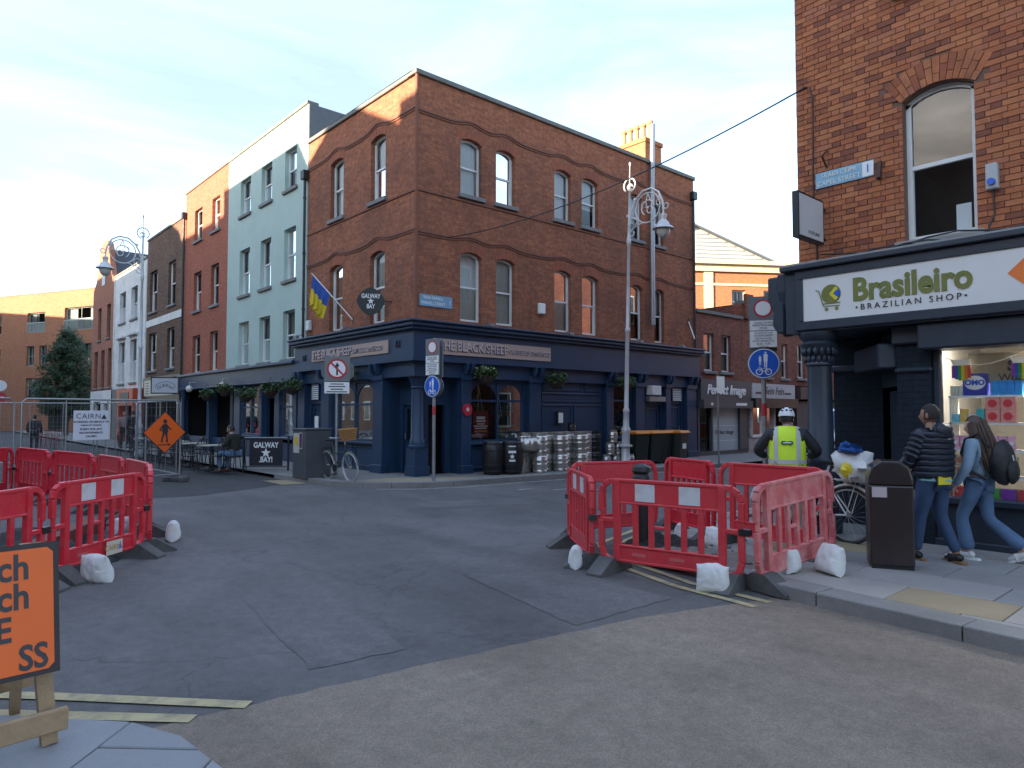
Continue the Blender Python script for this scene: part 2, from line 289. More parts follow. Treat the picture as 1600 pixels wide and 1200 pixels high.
def sash(parent, F, h, d, fr=WHITE, blind=BLIND, sill=STONE, fw=.055, blind_drop=1., bars=0, sillw=.1, curtain=None, name='window'):
    """a sash window filling hole h at depth d; frame is the part, panes, sill and blind its sub-parts"""
    a, b, c, e, rise = h; mb = MB(); seg = 8; mid = c + (e - c) * .5
    for (x0, x1) in ((a, a + fw), (b - fw, b)): 
        zt = min(headz(h, x0 + .001), headz(h, x1 - .001)); fbox(mb, F, x0, x1, d - .07, d + .0, c, zt)
    fbox(mb, F, a + fw, b - fw, d - .07, d, c, c + fw * 1.3); fbox(mb, F, a + fw, b - fw, d - .06, d - .01, mid - .025, mid + .025)
    for k in range(seg):
        p, q = a + (b - a) * k / seg, a + (b - a) * (k + 1) / seg; zp, zq = headz(h, p), headz(h, q)
        mb._a([F(p, d, zp), F(q, d, zq), F(q, d, zq - fw), F(p, d, zp - fw), F(p, d - .07, zp), F(q, d - .07, zq), F(q, d - .07, zq - fw), F(p, d - .07, zp - fw)], [(0, 1, 2, 3), (3, 2, 6, 7), (4, 5, 1, 0)])
    for k in range(bars):
        x = a + (b - a) * (k + 1) / (bars + 1); fbox(mb, F, x - .012, x + .012, d - .05, d - .015, c + fw, e - fw - rise)
    w = mb.build(name, fr, parent)
    for zz0, zz1, dd in ((c + fw, mid - .02, d - .045), (mid + .02, None, d - .03)):
        g = MB()
        if zz1: g.poly([F(a + .03, dd, zz0), F(b - .03, dd, zz0), F(b - .03, dd, zz1), F(a + .03, dd, zz1)])
        else: g.poly([F(a + .03, dd, zz0), F(b - .03, dd, zz0)] + [F(a + .03 + (b - a - .06) * k / seg, dd, headz(h, a + .03 + (b - a - .06) * k / seg) - .02) for k in range(seg, -1, -1)])
        g.build('pane', GLASS, w)
    if sill: fbox(MB(), F, a - .09, b + .09, d - .05, d + sillw + .12, c - .11, c - .002).build('sill', sill, w, bevel=.008)
    if blind:
        zb = e - (e - c) * blind_drop; g = MB(); n = 10
        for k in range(n):
            p, q = a + (b - a) * k / n, a + (b - a) * (k + 1) / n; o1 = .012 * (k % 2); o2 = .012 * ((k + 1) % 2)
            g.poly([F(p, d - .12 - o1, zb), F(q, d - .12 - o2, zb), F(q, d - .12 - o2, e), F(p, d - .12 - o1, e)])
        g.build('blind', blind, w)
    if curtain:
        g = MB()
        for (x0, x1) in ((a, a + (b - a) * .33), (b - (b - a) * .25, b)):
            for k in range(6):
                p, q = x0 + (x1 - x0) * k / 6, x0 + (x1 - x0) * (k + 1) / 6; o1 = .03 * (k % 2); o2 = .03 * ((k + 1) % 2)
                g.poly([F(p, d - .15 - o1, c), F(q, d - .15 - o2, c), F(q, d - .15 - o2, e), F(p, d - .15 - o1, e)])
        g.build('curtain', curtain, w)
    return w
# ================================================================ THE SETTING
ASPH = asphalt('asphalt', (.092, .087, .083), (.138, .131, .126), .5)
ASPH_NEW = asphalt('new_asphalt', (.040, .039, .040), (.058, .057, .058), .4, crack=False)
ASPH_P = asphalt('patch_asphalt', (.098, .093, .089), (.138, .131, .126), .3, 2, crack=False)
BUFF = asphalt('buff_surfacing', (.185, .146, .112), (.25, .20, .156), .4, 1.3, False)
def sheet(name, pts, z, mt, parent=None, jag=0, kind='structure'):
    if jag:
        q = []
        for i in range(len(pts)):
            a = Vector((*pts[i], 0)); b = Vector((*pts[(i + 1) % len(pts)], 0)); n = max(1, int((b - a).length / .12)) if (b - a).length < 9 else 1
            for k in range(n):
                p = a.lerp(b, k / n); q.append((p.x + (rnd.random() - .5) * jag, p.y + (rnd.random() - .5) * jag))
        pts = q
    o = MB().poly([(x, y, z) for x, y in pts]).build(name, mt, parent)
    if not parent and kind: o['kind'] = kind
    return o
sheet('road', [(-900, -900), (900, -900), (900, 900), (-900, 900)], 0, ASPH)
sheet('buff_road_surface', [(-8.7, -10.42), (-6.8, -10.66), (-5.03, -10.93), (-3.5, -11.42), (-3.3, -60), (-8.7, -60)], .004, BUFF, jag=.03)
sheet('new_tarmac', [(-2.0, 1.9), (-2.0, 70), (-9.5, 70), (-9.3, 2.2), (-6.6, .9), (-5.1, .35), (-3.6, .95)], .004, ASPH_NEW, jag=.05)
sheet('road_patch', [(-4.35, -10.75), (-4.25, -9.55), (-5.2, -8.7), (-5.6, -10.72)], .004, ASPH_P, jag=.03)
sheet('road_patch', [(-7.6, -10.2), (-7.3, -8.2), (-6.6, -8.3), (-6.9, -10.3)], .004, ASPH_P, jag=.03)
sheet('road_patch', [(-2.9, -4.2), (-.6, -5.2), (-.2, -4.4), (-2.4, -3.4)], .004, ASPH_P, jag=.04)
LINE = mat('worn_yellow_line', (.42, .345, .18), .75, var=.2, dirt=(.16, .14, .11), dscale=9, damt=.9)
LINEW = mat('worn_white_line', (.38, .38, .36), .75, var=.2, dirt=(.10, .10, .10), dscale=5, damt=1)
def strip(name, pts, w, z, mt):
    P = [Vector((*p, 0)) for p in pts]; L = []; Rr = []
    for i, p in enumerate(P):
        d = (P[min(i + 1, len(P) - 1)] - P[max(i - 1, 0)]).normalized(); n = Vector((-d.y, d.x, 0)); L.append(p + n * w / 2); Rr.append(p - n * w / 2)
    mb = MB()
    for i in range(len(P) - 1): mb.poly([(*L[i].xy, z), (*L[i + 1].xy, z), (*Rr[i + 1].xy, z), (*Rr[i].xy, z)])
    o = mb.build(name, mt); o['kind'] = 'structure'; return o
KERB_B = [(-4.05, -17), (-3.75, -12.9), (-3.5, -10.6), (-3.2, -9.6), (-2.6, -8.95), (-1.6, -8.65), (40, -8.5)]
def offs(poly, w):
    P = [Vector((*p, 0)) for p in poly]; o = []
    for i, p in enumerate(P):
        d = (P[min(i + 1, len(P) - 1)] - P[max(i - 1, 0)]).normalized(); o.append((p.x - d.y * w, p.y + d.x * w))
    return o
for w in (.24, .46): strip('yellow_line', offs([(-3.58, -11.45), (-3.5, -10.6), (-3.2, -9.6), (-2.6, -8.95), (-1.6, -8.65), (8, -8.6)], w), .085, .009, LINE)
strip('yellow_line', [(-10.4, -8.35), (-9.6, -8.95), (-8.95, -9.6), (-8.12, -10.5)], .1, .009, LINE)
strip('yellow_line', [(-10.5, -8.6), (-9.7, -9.2), (-9.05, -9.85), (-8.42, -10.48)], .1, .009, LINE)
strip('white_line', [(-1.7, -1.0), (-1.0, -1.62), (0, -1.95), (3, -2.2), (10, -3.05)], .08, .005, LINEW)
for i in range(7):
    x = .6 + i * .55; strip('white_mark', [(x, -3.2 - (i % 3) * .55), (x + .4 + .1 * (i % 2), -3.25 - (i % 3) * .55)], .09, .005, LINEW)
# --- pavements with kerb stones and slabs
PAVE = mat('pavement_concrete', (.19, .182, .17), .85, var=.22, scale=3, bump=.25, bscale=50, dirt=(.09, .088, .085))
TACT = mat('buff_tactile', (.30, .235, .14), .85, var=.12, scale=5, bump=.3, bscale=30, dirt=(.22, .18, .12))
SLABS = [mat('granite_slab_%d' % i, c, .72, var=.14, scale=60, bump=.2, bscale=90, dirt=(.14, .135, .13), dscale=2.2, damt=.45) for i, c in enumerate(((.29, .27, .25), (.27, .26, .245), (.31, .285, .26), (.245, .235, .222), (.32, .298, .268)))]
KERBM = mat('kerb_granite', (.22, .21, .197), .75, var=.18, scale=50, bump=.3, bscale=70, dirt=(.09, .088, .08))
BLUEG = [mat('blue_granite_%d' % i, c, .7, var=.12, scale=70, bump=.2, bscale=90, dirt=(.16, .165, .17), damt=.4) for i, c in enumerate(((.26, .262, .266), (.285, .285, .285), (.24, .243, .247)))]
def clip(poly, a, b):
    """keep what lies right of the line a->b"""
    out = []; n = Vector((b[1] - a[1], -(b[0] - a[0])))
    s = lambda p: (p[0] - a[0]) * n.x + (p[1] - a[1]) * n.y
    for i in range(len(poly)):
        p, q = poly[i], poly[(i + 1) % len(poly)]; sp, sq = s(p), s(q)
        if sp >= 0: out.append(p)
        if sp * sq < 0: t = sp / (sp - sq); out.append((p[0] + (q[0] - p[0]) * t, p[1] + (q[1] - p[1]) * t))
    return out
def kerbs(parent, line, w, z, ln, mt, upto=None):
    """kerb stones along the outer line (pavement on its right)"""
    P = [Vector((*p, 0)) for p in line]; tot = 0
    pts = []
    for i in range(len(P) - 1):
        seg = P[i + 1] - P[i]; n = max(1, round(seg.length / ln))
        for k in range(n): pts.append((P[i] + seg * k / n, P[i] + seg * (k + 1) / n))
    for (a, b) in pts:
        d = (b - a).normalized(); n = Vector((d.y, -d.x, 0)); g = d * .004; dz = (rnd.random() - .5) * .006
        q = [a + g, b - g, b - g + n * w, a + g + n * w]
        MB().prism([(p.x, p.y) for p in q], lambda u, v, t: (u, v, t), -.08, z + dz).build('kerb_stone', mt, parent, bevel=.012, seg=2)
pv = sheet('pavement', KERB_B[:1] + KERB_B[1:] + [(40, -11), (1, -11), (1, -17)], .085, PAVE); PB = pv
kerbs(pv, KERB_B[:6] + [(6, -8.6)], .3, .125, .95, KERBM)
inner = offs(KERB_B, -.304)
y = -17.0; row = 0
for row in range(6):
    x1 = -.28 - row * .62; x0 = x1 - .612; y = -17 + (row * .37) % .8
    while y < -8.4:
        L = .75 + rnd.random() * .5; q = [(x0, y), (x1, y), (x1, y + L - .008), (x0, y + L - .008)]
        tact = (row >= 4 and -13.35 < y + L / 2 < -12.3)
        for i in range(len(inner) - 1): 
            if q: q = clip(q, inner[i], inner[i + 1])
        if len(q) >= 3: MB().prism(q, lambda u, v, t: (u, v, t), .06, .12 + (rnd.random() - .5) * .005).build('paving_slab', TACT if tact or (-11.35 < y + L / 2 < -10.5 and 1 <= row <= 2) else rnd.choice(SLABS), pv, bevel=.006)
        y += L
KERB_P = [(-2.0, 75), (-2.3, 30), (-2.35, 3.0), (-2.3, 1.4), (-2.1, .3), (-1.75, -.5), (-1.3, -1.02), (-.7, -1.42), (0, -1.62), (3, -1.9), (10, -2.75), (45, -3.6)]
KERB_P = KERB_P[::-1]
pp = sheet('pavement', KERB_P + [(.5, 75), (.5, .5), (45, .5)], .1, PAVE); kerbs(pp, KERB_P[1:10], .28, .125, .9, KERBM)
sheet('tactile_paving', [(-1.7, .1), (-1.35, -.55), (-.8, -1.05), (0, -1.3), (1.1, -1.4), (.9, -.75), (.1, -.6), (-.7, .2)], .106, TACT, pp)
sheet('tactile_paving', [(-2.9, 1.2), (-2.35, 1.1), (-2.2, 2.3), (-2.85, 2.5)], .012, TACT)
# near corner pavement of pale granite, flush with the road
NEAR = [(-8.45, -30), (-8.5, -11.3), (-8.56, -10.75), (-8.72, -10.38), (-9.3, -9.75), (-11.2, -8.0), (-20, -8.0)][::-1]
pn = sheet('pavement', [(p[0] - .02, p[1] - .02) for p in NEAR] + [(-20, -30)], .02, PAVE)
ca, sa = math.cos(R(-44)), math.sin(R(-44))
for i in range(-3, 9):
    for j in range(-6, 10):
        lw = .62; ll = .95; u0 = i * lw; v0 = j * ll + (i % 2) * .43
        q = [(-8.9 + ca * u - sa * v, -10.6 + sa * u + ca * v) for u, v in ((u0, v0), (u0 + lw - .01, v0), (u0 + lw - .01, v0 + ll - .01), (u0, v0 + ll - .01))]
        q = [(p[0], p[1]) for p in q]
        for k in range(len(NEAR) - 1):
            if q: q = clip(q, NEAR[k], NEAR[k + 1])
        if len(q) >= 3 and min(p[1] for p in q) > -16: MB().prism(q, lambda u, v, t: (u, v, t), .0, .05 + (rnd.random() - .5) * .004).build('paving_slab', rnd.choice(BLUEG), pn, bevel=.006)

# ================================================================ BUILDINGS
BR_PUB = brickmat('pub_brick', (.40, .135, .06), (.28, .088, .044), (.17, .12, .095), grime=(.085, .05, .04), gamt=.6, zclean=(8.8, 9.9))
BR_BRAS = mat('orange_brick', (.36, .125, .05), .85, var=.25, scale=7, bump=.35, bscale=60, dirt=(.10, .055, .04), dscale=3, damt=.6)
BR_RED = brickmat('painted_red_brick', (.40, .13, .075), (.35, .11, .063), (.31, .10, .068), gamt=.25)
BR_BROWN = brickmat('brown_brick', (.20, .105, .062), (.11, .06, .042), (.16, .12, .09), gamt=.5)
BR_MOD = brickmat('modern_brick', (.44, .18, .085), (.37, .14, .07), (.30, .2, .14), gamt=.15)
BR_SHOP = brickmat('shop_brick', (.30, .10, .055), (.20, .062, .04), (.17, .12, .1), gamt=.55)
BR_OR = brickmat('orange_brick_far', (.44, .155, .06), (.38, .125, .055), (.4, .2, .12), gamt=.1)
AQUA = mat('aqua_render', (.40, .50, .44), .8, var=.08, scale=1.2, bump=.1, dirt=(.33, .41, .36), dscale=.8)
RENDW = mat('white_render', (.70, .68, .63), .8, var=.1, scale=2, bump=.1, dirt=(.36, .35, .32), dscale=1.3)
CLAD = mat('grey_cladding', (.10, .11, .12), .6, var=.15)
COPING = mat('stone_coping', (.17, .165, .15), .85, var=.25, scale=9, bump=.3, dirt=(.08, .08, .065))
def shell(parent, F, u0, u1, dep, z0, z1, mt, roof=SLATE, sides=(1, 1), zside=None):
    """the other walls and the flat roof of a block whose front is at d = 0"""
    mb = MB(); zs = z0 if zside is None else zside
    for u in (u0, u1): mb.poly([F(u, 0, zs), F(u, -dep, zs), F(u, -dep, z1), F(u, 0, z1)])
    if zs > z0:
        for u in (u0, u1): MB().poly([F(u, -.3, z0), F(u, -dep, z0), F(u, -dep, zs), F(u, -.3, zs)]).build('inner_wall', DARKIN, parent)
    mb.poly([F(u0, -dep, z0), F(u1, -dep, z0), F(u1, -dep, z1), F(u0, -dep, z1)])
    mb.build('rear_wall', mt, parent)
    MB().poly([F(u0, 0, z1 - .25), F(u1, 0, z1 - .25), F(u1, -dep, z1 - .25), F(u0, -dep, z1 - .25)]).build('roof', roof, parent)
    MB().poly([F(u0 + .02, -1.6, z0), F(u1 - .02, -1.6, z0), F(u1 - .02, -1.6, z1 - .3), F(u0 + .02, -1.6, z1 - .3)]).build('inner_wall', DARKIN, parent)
def downpipe(parent, F, u, d, z0, z1, mt=IRON):
    mb = MB(); mb.tube([F(u, d, z0), F(u, d, z1)], .045, 8); fbox(mb, F, u - .12, u + .12, d - .08, d + .1, z1, z1 + .28)
    z = z0 + 1
    while z < z1: mb.tube([F(u, d, z - .03), F(u, d, z + .03)], .06, 8); z += 1.8
    return mb.build('downpipe', mt, parent, smooth=True)
def quoin(parent, F, u, z0, z1, mt, w=.3, side=1):
    k = 0; z = z0
    while z < z1:
        ww = w if k % 2 else w * .6; fbox(MB(), F, min(u, u + side * ww), max(u, u + side * ww), .0, .035, z, z + .28).build('quoin', mt, parent); z += .3; k += 1

# ---------------------------------------------------------------- corner pub
pub = thing('corner_pub', 'red brick corner pub with navy shopfront and arched sash windows', 'pub')
PX, PY, PT = 12.3, 6.22, 10.36
ph = [(a, b, c, e, .11) for c, e in ((7.56, 9.12), (4.14, 6.02)) for a, b in ((1.4, 2.13), (2.65, 3.35), (4.95, 5.68), (6.17, 6.93), (8.55, 9.22), (9.85, 10.42))]
ch = [(a, b, c, e, .11) for c, e in ((7.53, 9.34), (4.14, 6.12)) for a, b in ((1.5, 2.28), (3.86, 4.68))]
w = MB(); wall_holes(w, FP, 0, PX, 3.9, PT, ph); wall_holes(w, FC, 0, PY, 3.9, PT, ch); w.build('wall', BR_PUB, pub)
mb = MB(); mb.poly([(PX, 0, 0), (PX, PY, 0), (PX, PY, PT), (PX, 0, PT)]); mb.poly([(0, PY, 0), (PX, PY, 0), (PX, PY, PT), (0, PY, PT)]); mb.build('rear_wall', BR_PUB, pub)
MB().poly([(0, 0, 10.1), (PX, 0, 10.1), (PX, PY, 10.1), (0, PY, 10.1)]).build('roof', SLATE, pub)
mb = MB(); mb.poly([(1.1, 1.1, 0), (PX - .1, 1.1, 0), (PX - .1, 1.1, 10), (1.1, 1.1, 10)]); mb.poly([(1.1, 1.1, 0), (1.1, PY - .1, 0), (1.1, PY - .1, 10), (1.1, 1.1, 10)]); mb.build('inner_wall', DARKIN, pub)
for h in ph: sash(pub, FP, h, -.13, blind=BLIND, blind_drop=1. if h[0] < 4 else (.97 if h[0] < 6 else (.6 if h[2] > 7 else .45)), sill=STONE if h[2] > 7 else None)
for h in ch: sash(pub, FC, h, -.13, sill=STONE if h[2] > 7 else None)
COURSE = mat('moulded_brick_course', (.19, .072, .042), .8, var=.25, scale=10, bump=.2)
def course(F, u0, u1, zb, hs, hump, rows, start=0):
    for k, (dz, pr) in enumerate(rows):
        mb = MB(); n = int((u1 - u0) / .1)
        zf = lambda u: zb + dz + sum(hump * math.exp(-((u - (h[0] + h[1]) / 2) / .42) ** 2) for h in hs)
        for i in range(n):
            a, b = u0 + (u1 - u0) * i / n, u0 + (u1 - u0) * (i + 1) / n; za, zc = zf(a), zf(b); t = .045
            mb._a([F(a, -.02, za), F(b, -.02, zc), F(b, -.02, zc + t), F(a, -.02, za + t), F(a, pr, za), F(b, pr, zc), F(b, pr, zc + t), F(a, pr, za + t)], [(4, 5, 6, 7), (0, 1, 5, 4), (3, 2, 6, 7), (0, 4, 7, 3), (1, 5, 6, 2)])
        mb.build('string_course', COURSE, pub)
rw = ((0, .025), (.055, .045))
course(FP, 0, PX, 9.38, ph[:6], .13, rw); course(FC, -.04, PY, 9.44, ch[:2], .15, rw)
course(FP, 0, PX, 6.24, ph[6:], .11, rw); course(FC, -.04, PY, 6.3, ch[2:], .13, rw)
for F, e in ((FP, PX), (FC, PY)): fbox(MB(), F, -.03, e, 0, .03, 7.36, 7.41).build('string_course', COURSE, pub)
ARCHB = mat('arch_brick', (.30, .09, .045), .85, var=.35, scale=9, bump=.3, dirt=(.07, .04, .03))
for F, hs in ((FP, ph), (FC, ch)):
    for h in hs:
        a, b, c, e, rise = h; n = 12; wv = (b - a) / 2 + .05; rr = (wv * wv + rise * rise) / (2 * rise); cu_ = (a + b) / 2; cz = e - rr; half = math.asin(wv / rr)
        for k in range(n):
            t0 = -half + 2 * half * (k + .06) / n; t1 = -half + 2 * half * (k + .94) / n; p = .004 + rnd.random() * .008
            q = [(cu_ + r_ * math.sin(t), cz + r_ * math.cos(t)) for r_, t in ((rr, t0), (rr, t1), (rr + .24, t1), (rr + .24, t0))]
            MB().prism(q, lambda u, v, d, F=F: F(u, d, v), -.02, p).build('arch_brick', ARCHB, pub)
mb = MB(); fbox(mb, FP, -.07, PX + .04, -.3, .07, PT, PT + .13); fbox(mb, FC, .3, PY, -.3, .07, PT, PT + .13); mb.build('coping', COPING, pub, bevel=.015)
mb = MB(); mb.tube([(0, 0, 4), (0, 0, PT)], .045, 8); mb.build('corner_bead', COURSE, pub, smooth=True)
ck = MB(); ck.box(10.73, 11.7, 1.0, 2.6, 10, 11.75); ck.box(10.68, 11.75, .95, 2.65, 11.75, 11.9); cho = ck.build('chimney', BR_OR, pub)
POT = mat('clay_pot', (.52, .30, .13), .8, var=.2)
for i in range(5): MB().lathe([(.13, 0), (.11, .1), (.10, .62), (.14, .66), (.14, .76), (.11, .8)], 12, (11.2, 1.15 + i * .31, 11.9)).build('chimney_pot', POT, cho, smooth=True)
downpipe(pub, FC, PY + .05, .1, 4.0, 9.2); downpipe(pub, FP, PX - .12, .08, 4.1, 9.6)
fl = MB(); fl.tube([(9.58, -.14, 4.7), (9.58, -.14, 8.9), (9.68, -.1, 10.6), (9.72, -.1, 11.75)], .085, 12); fl.build('flue_pipe', STEEL, pub, smooth=True)
# --- shopfront of the pub
ZS, ZC = .95, 4.02
def panel(parent, F, u0, u1, z0, z1, d, mt=NAVY, name='panel'):
    mb = MB(); t = .05; fbox(mb, F, u0, u0 + t, d, d + .03, z0, z1); fbox(mb, F, u1 - t, u1, d, d + .03, z0, z1); fbox(mb, F, u0 + t, u1 - t, d, d + .03, z0, z0 + t); fbox(mb, F, u0 + t, u1 - t, d, d + .03, z1 - t, z1)
    return mb.build(name, mt, parent, bevel=.006)
def pilaster(parent, F, u0, u1, z1, mt=NAVY, d=.1, brackets=True):
    mb = MB(); fbox(mb, F, u0, u1, -.1, d, .0, z1); fbox(mb, F, u0 - .04, u1 + .04, -.1, d + .05, 0, .32); fbox(mb, F, u0 - .03, u1 + .03, -.1, d + .04, z1 - .16, z1)
    p = mb.build('pilaster', mt, parent, bevel=.012)
    if brackets:
        for s in (.22, .78):
            u = u0 + (u1 - u0) * s; q = MB().prism([(.0, 0), (.10, .02), (.17, .14), (.2, .3), (.0, .3)], lambda a, b, c, u=u, z=z1, d=d: F(u + c, d + a, z + b - .02), -.045, .045); q.build('bracket', mt, p, bevel=.01)
    return p
def shop_window(parent, F, u0, u1, z0, z1, d, arches=0, mt=NAVY, lights=2, transom=None):
    """timber shop window: frame part with panes as sub-parts"""
    mb = MB(); t = .07; ws = (u1 - u0) / lights; g = []
    fbox(mb, F, u0, u1, d - .08, d + .05, z0 - .07, z0)
    for k in range(lights + 1):
        u = u0 + ws * k; fbox(mb, F, u - t / 2, u + t / 2, d - .06, d + .03, z0, z1)
    for k in range(lights):
        a, b = u0 + ws * k + t / 2, u0 + ws * (k + 1) - t / 2; c = (a + b) / 2; r = (b - a) / 2
        if arches:
            zs = z1 - r - .06; pts = [(c + r * math.cos(R(x)), zs + r * math.sin(R(x))) for x in range(180, -1, -15)]
            for i in range(len(pts) - 1):
                (p, pz), (q, qz) = pts[i], pts[i + 1]
                mb._a([F(p, d, pz), F(q, d, qz), F(q, d, z1), F(p, d, z1), F(p, d - .06, pz), F(q, d - .06, qz)], [(0, 1, 2, 3), (0, 1, 5, 4)])
            fbox(mb, F, a, b, d - .045, d + .005, zs - .03, zs + .03)
        else:
            fbox(mb, F, a, b, d - .06, d + .03, z1 - t, z1)
            if transom: fbox(mb, F, a, b, d - .05, d + .02, transom - .03, transom + .03)
    w = mb.build('shop_window', mt, parent)
    for k in range(lights):
        a, b = u0 + ws * k + t / 2, u0 + ws * (k + 1) - t / 2
        MB().poly([F(a, d - .03, z0), F(b, d - .03, z0), F(b, d - .03, z1), F(a, d - .03, z1)]).build('pane', SHOPGLASS, w)
    fbox(MB(), F, u0 - .08, u1 + .08, d - .05, d + .16, z0 - .13, z0 - .071).build('sill', mt, w, bevel=.01)
    return w
def door(parent, F, u0, u1, z1, d, mt=NAVY, glazed=True, open_=False, z0=.12):
    mb = MB(); t = .07
    fbox(mb, F, u0, u0 + t, d - .1, d + .03, z0, z1); fbox(mb, F, u1 - t, u1, d - .1, d + .03, z0, z1); fbox(mb, F, u0 + t, u1 - t, d - .1, d + .03, z1 - t, z1)
    fr = mb.build('door_frame', mt, parent)
    mb = MB(); a, b = u0 + t + .01, u1 - t - .01; m = (z0 + z1) * .5
    if open_: fbox(mb, F, a, a + .05, d - .9, d - .06, z0 + .01, z1 - t); mb.build('door_leaf', mt, fr); return fr
    fbox(mb, F, a, b, d - .06, d - .03, z0 + .01, m - .1 if glazed else z1 - t)
    if glazed:
        fbox(mb, F, a, a + .1, d - .06, d - .02, m - .1, z1 - t); fbox(mb, F, b - .1, b, d - .06, d - .02, m - .1, z1 - t); fbox(mb, F, a + .1, b - .1, d - .06, d - .02, z1 - t - .1, z1 - t)
    lf = mb.build('door_leaf', mt, fr)
    if glazed: MB().poly([F(a + .1, d - .04, m - .1), F(b - .1, d - .04, m - .1), F(b - .1, d - .04, z1 - t - .1), F(a + .1, d - .04, z1 - t - .1)]).build('pane', SHOPGLASS, lf)
    else: panel(lf, F, a + .1, b - .1, z0 + .15, m - .1, d - .03, mt); panel(lf, F, a + .1, b - .1, m + .05, z1 - .2, d - .03, mt)
    MB().tube([F(b - .06, d + .0, m - .05), F(b - .06, d + .0, m + .1)], .015, 6).build('handle', STEEL, lf)
    return fr
for F, ue in ((FP, PX + .05), (FC, 6.72)):
    mb = MB(); fbox(mb, F, .3 if F is FC else -.161, ue, -.3, .16, 3.02, 3.78); fbox(mb, F, .3 if F is FC else -.24, ue + .05, -.3, .24, 3.0, 3.06); mb.build('fascia', NAVY, pub)
    mb = MB(); fbox(mb, F,   .3 if F is FC else -.341, ue + .08, -.3, .34, 3.86, 3.96); fbox(mb, F,   .3 if F is FC else -.271, ue + .04, -.3, .27, 3.78, 3.86); fbox(mb, F,   .3 if F is FC else -.401, ue + .1, -.3, .4, 3.961, 4.02); mb.build('cornice', NAVY, pub, bevel=.02)
    mb = MB(); fbox(mb, F,   .3 if F is FC else -.081, ue - .05, -.35, .08, 2.62, 3.0); mb.build('frieze', NAVY, pub)
gw = MB()
wall_holes(gw, FP, 1.38, PX, 0, 2.7, [(1.76, 3.79, .95, 2.55, 0), (7.6, 8.6, .95, 2.6, 0), (9.25, 10.32, .1, 2.05, 0), (10.7, 11.56, .1, 2.1, 0)], d=-.06, depth=.15)
wall_holes(gw, FC, 1.38, 6.6, 0, 2.7, [(1.99, 4.4, .95, 2.55, 0), (5.05, 6.05, .1, 2.05, 0)], d=-.06, depth=.15)
wall_holes(gw, FP, .35, 1.38, 0, 2.7, [(.62, 1.28, .1, 1.98, 0)], d=-.42, depth=.1); wall_holes(gw, FC, .35, 1.38, 0, 2.7, [(.55, 1.28, .1, 1.98, 0)], d=-.42, depth=.1)
gw.poly([(1.38, .06, 0), (1.38, .42, 0), (1.38, .42, 2.7), (1.38, .06, 2.7)]); gw.poly([(.06, 1.38, 0), (.42, 1.38, 0), (.42, 1.38, 2.7), (.06, 1.38, 2.7)])
gw.poly([(0, 0, 2.66), (1.5, 0, 2.66), (1.5, 1.5, 2.66), (0, 1.5, 2.66)])
gw.build('shopfront_wall', NAVY, pub)
cl = MB(); cl.box(-.02, .44, -.02, .44, .1, .35); cl.box(.01, .41, .01, .41, .35, .8); cl.lathe([(.23, .8), (.25, .86), (.2, .9), (.2, 1.0), (.17, 1.06), (.155, 2.3), (.19, 2.34), (.16, 2.38), (.2, 2.5), (.26, 2.62), (.26, 2.68)], 16, (.21, .21, 0)); cl.build('column', NAVY, pub, smooth=True)
for u0, u1 in ((1.40, 1.72), (3.86, 4.3), (7.2, 7.55), (8.68, 9.16), (10.36, 10.64), (11.62, 12.22)): pilaster(pub, FP, u0, u1, 2.72)
for u0, u1 in ((1.42, 1.92), (4.48, 4.98), (6.12, 6.6)): pilaster(pub, FC, u0, u1, 2.72)
shop_window(pub, FP, 1.78, 3.77, .97, 2.55, -.1, 1); shop_window(pub, FC, 2.01, 4.38, .97, 2.55, -.1, 1); shop_window(pub, FP, 7.62, 8.58, .97, 2.6, -.1, 0, lights=1, transom=2.1)
door(pub, FP, .62, 1.28, 1.98, -.45, open_=True); door(pub, FC, .55, 1.28, 1.98, -.45)
door(pub, FP, 9.25, 10.32, 2.05, -.1, glazed=False); door(pub, FP, 10.7, 11.56, 2.1, -.1, glazed=False); door(pub, FC, 5.05, 6.05, 2.05, -.1, glazed=False)
for u0, u1, z0, z1 in ((4.45, 5.75, .3, 1.95), (5.82, 7.12, .3, 1.95), (4.45, 7.12, 2.02, 2.3), (4.5, 5.2, 2.36, 2.66), (5.3, 6.2, 2.36, 2.66), (6.3, 7.1, 2.36, 2.66), (1.84, 3.74, .2, .78)): panel(pub, FP, u0, u1, z0, z1, -.06)
for u0, u1 in ((2.05, 3.15), (3.25, 4.35)): panel(pub, FC, u0, u1, .2, .78, -.06)
def louvre(parent, F, u0, u1, z0, z1, d):
    mb = MB(); fbox(mb, F, u0, u0 + .03, d, d + .06, z0, z1); fbox(mb, F, u1 - .03, u1, d, d + .06, z0, z1); fbox(mb, F, u0 + .031, u1 - .031, d, d + .01, z0 + .001, z1 - .001); v = mb.build('vent', NAVY, parent)
    n = 9
    for k in range(n):
        z = z0 + (z1 - z0) * (k + .5) / n; q = MB(); q._a([F(u0 + .03, d + .015, z + .03), F(u1 - .03, d + .015, z + .03), F(u1 - .03, d + .06, z - .015), F(u0 + .03, d + .06, z - .015)], [(0, 1, 2, 3)]); q.build('vent_slat', WHITE, v)
louvre(pub, FC, 5.3, 5.85, 2.1, 2.66, -.05); louvre(pub, FP, 10.85, 11.45, 2.12, 2.68, -.05)
BRZ = mat('bronze_sign_board', (.42, .30, .25), .6, var=.12, scale=3)
fbox(MB(), FP, .42, 4.6, .16, .19, 3.2, 3.6).build('sign_board', BRZ, pub); fbox(MB(), FC, 1.0, 5.44, .16, .19, 3.26, 3.6).build('sign_board', BRZ, pub)
LET = mat('raised_sign_letters', (.10, .05, .07), .5); LETW = mat('sign_letter_face', (.50, .42, .42), .5)
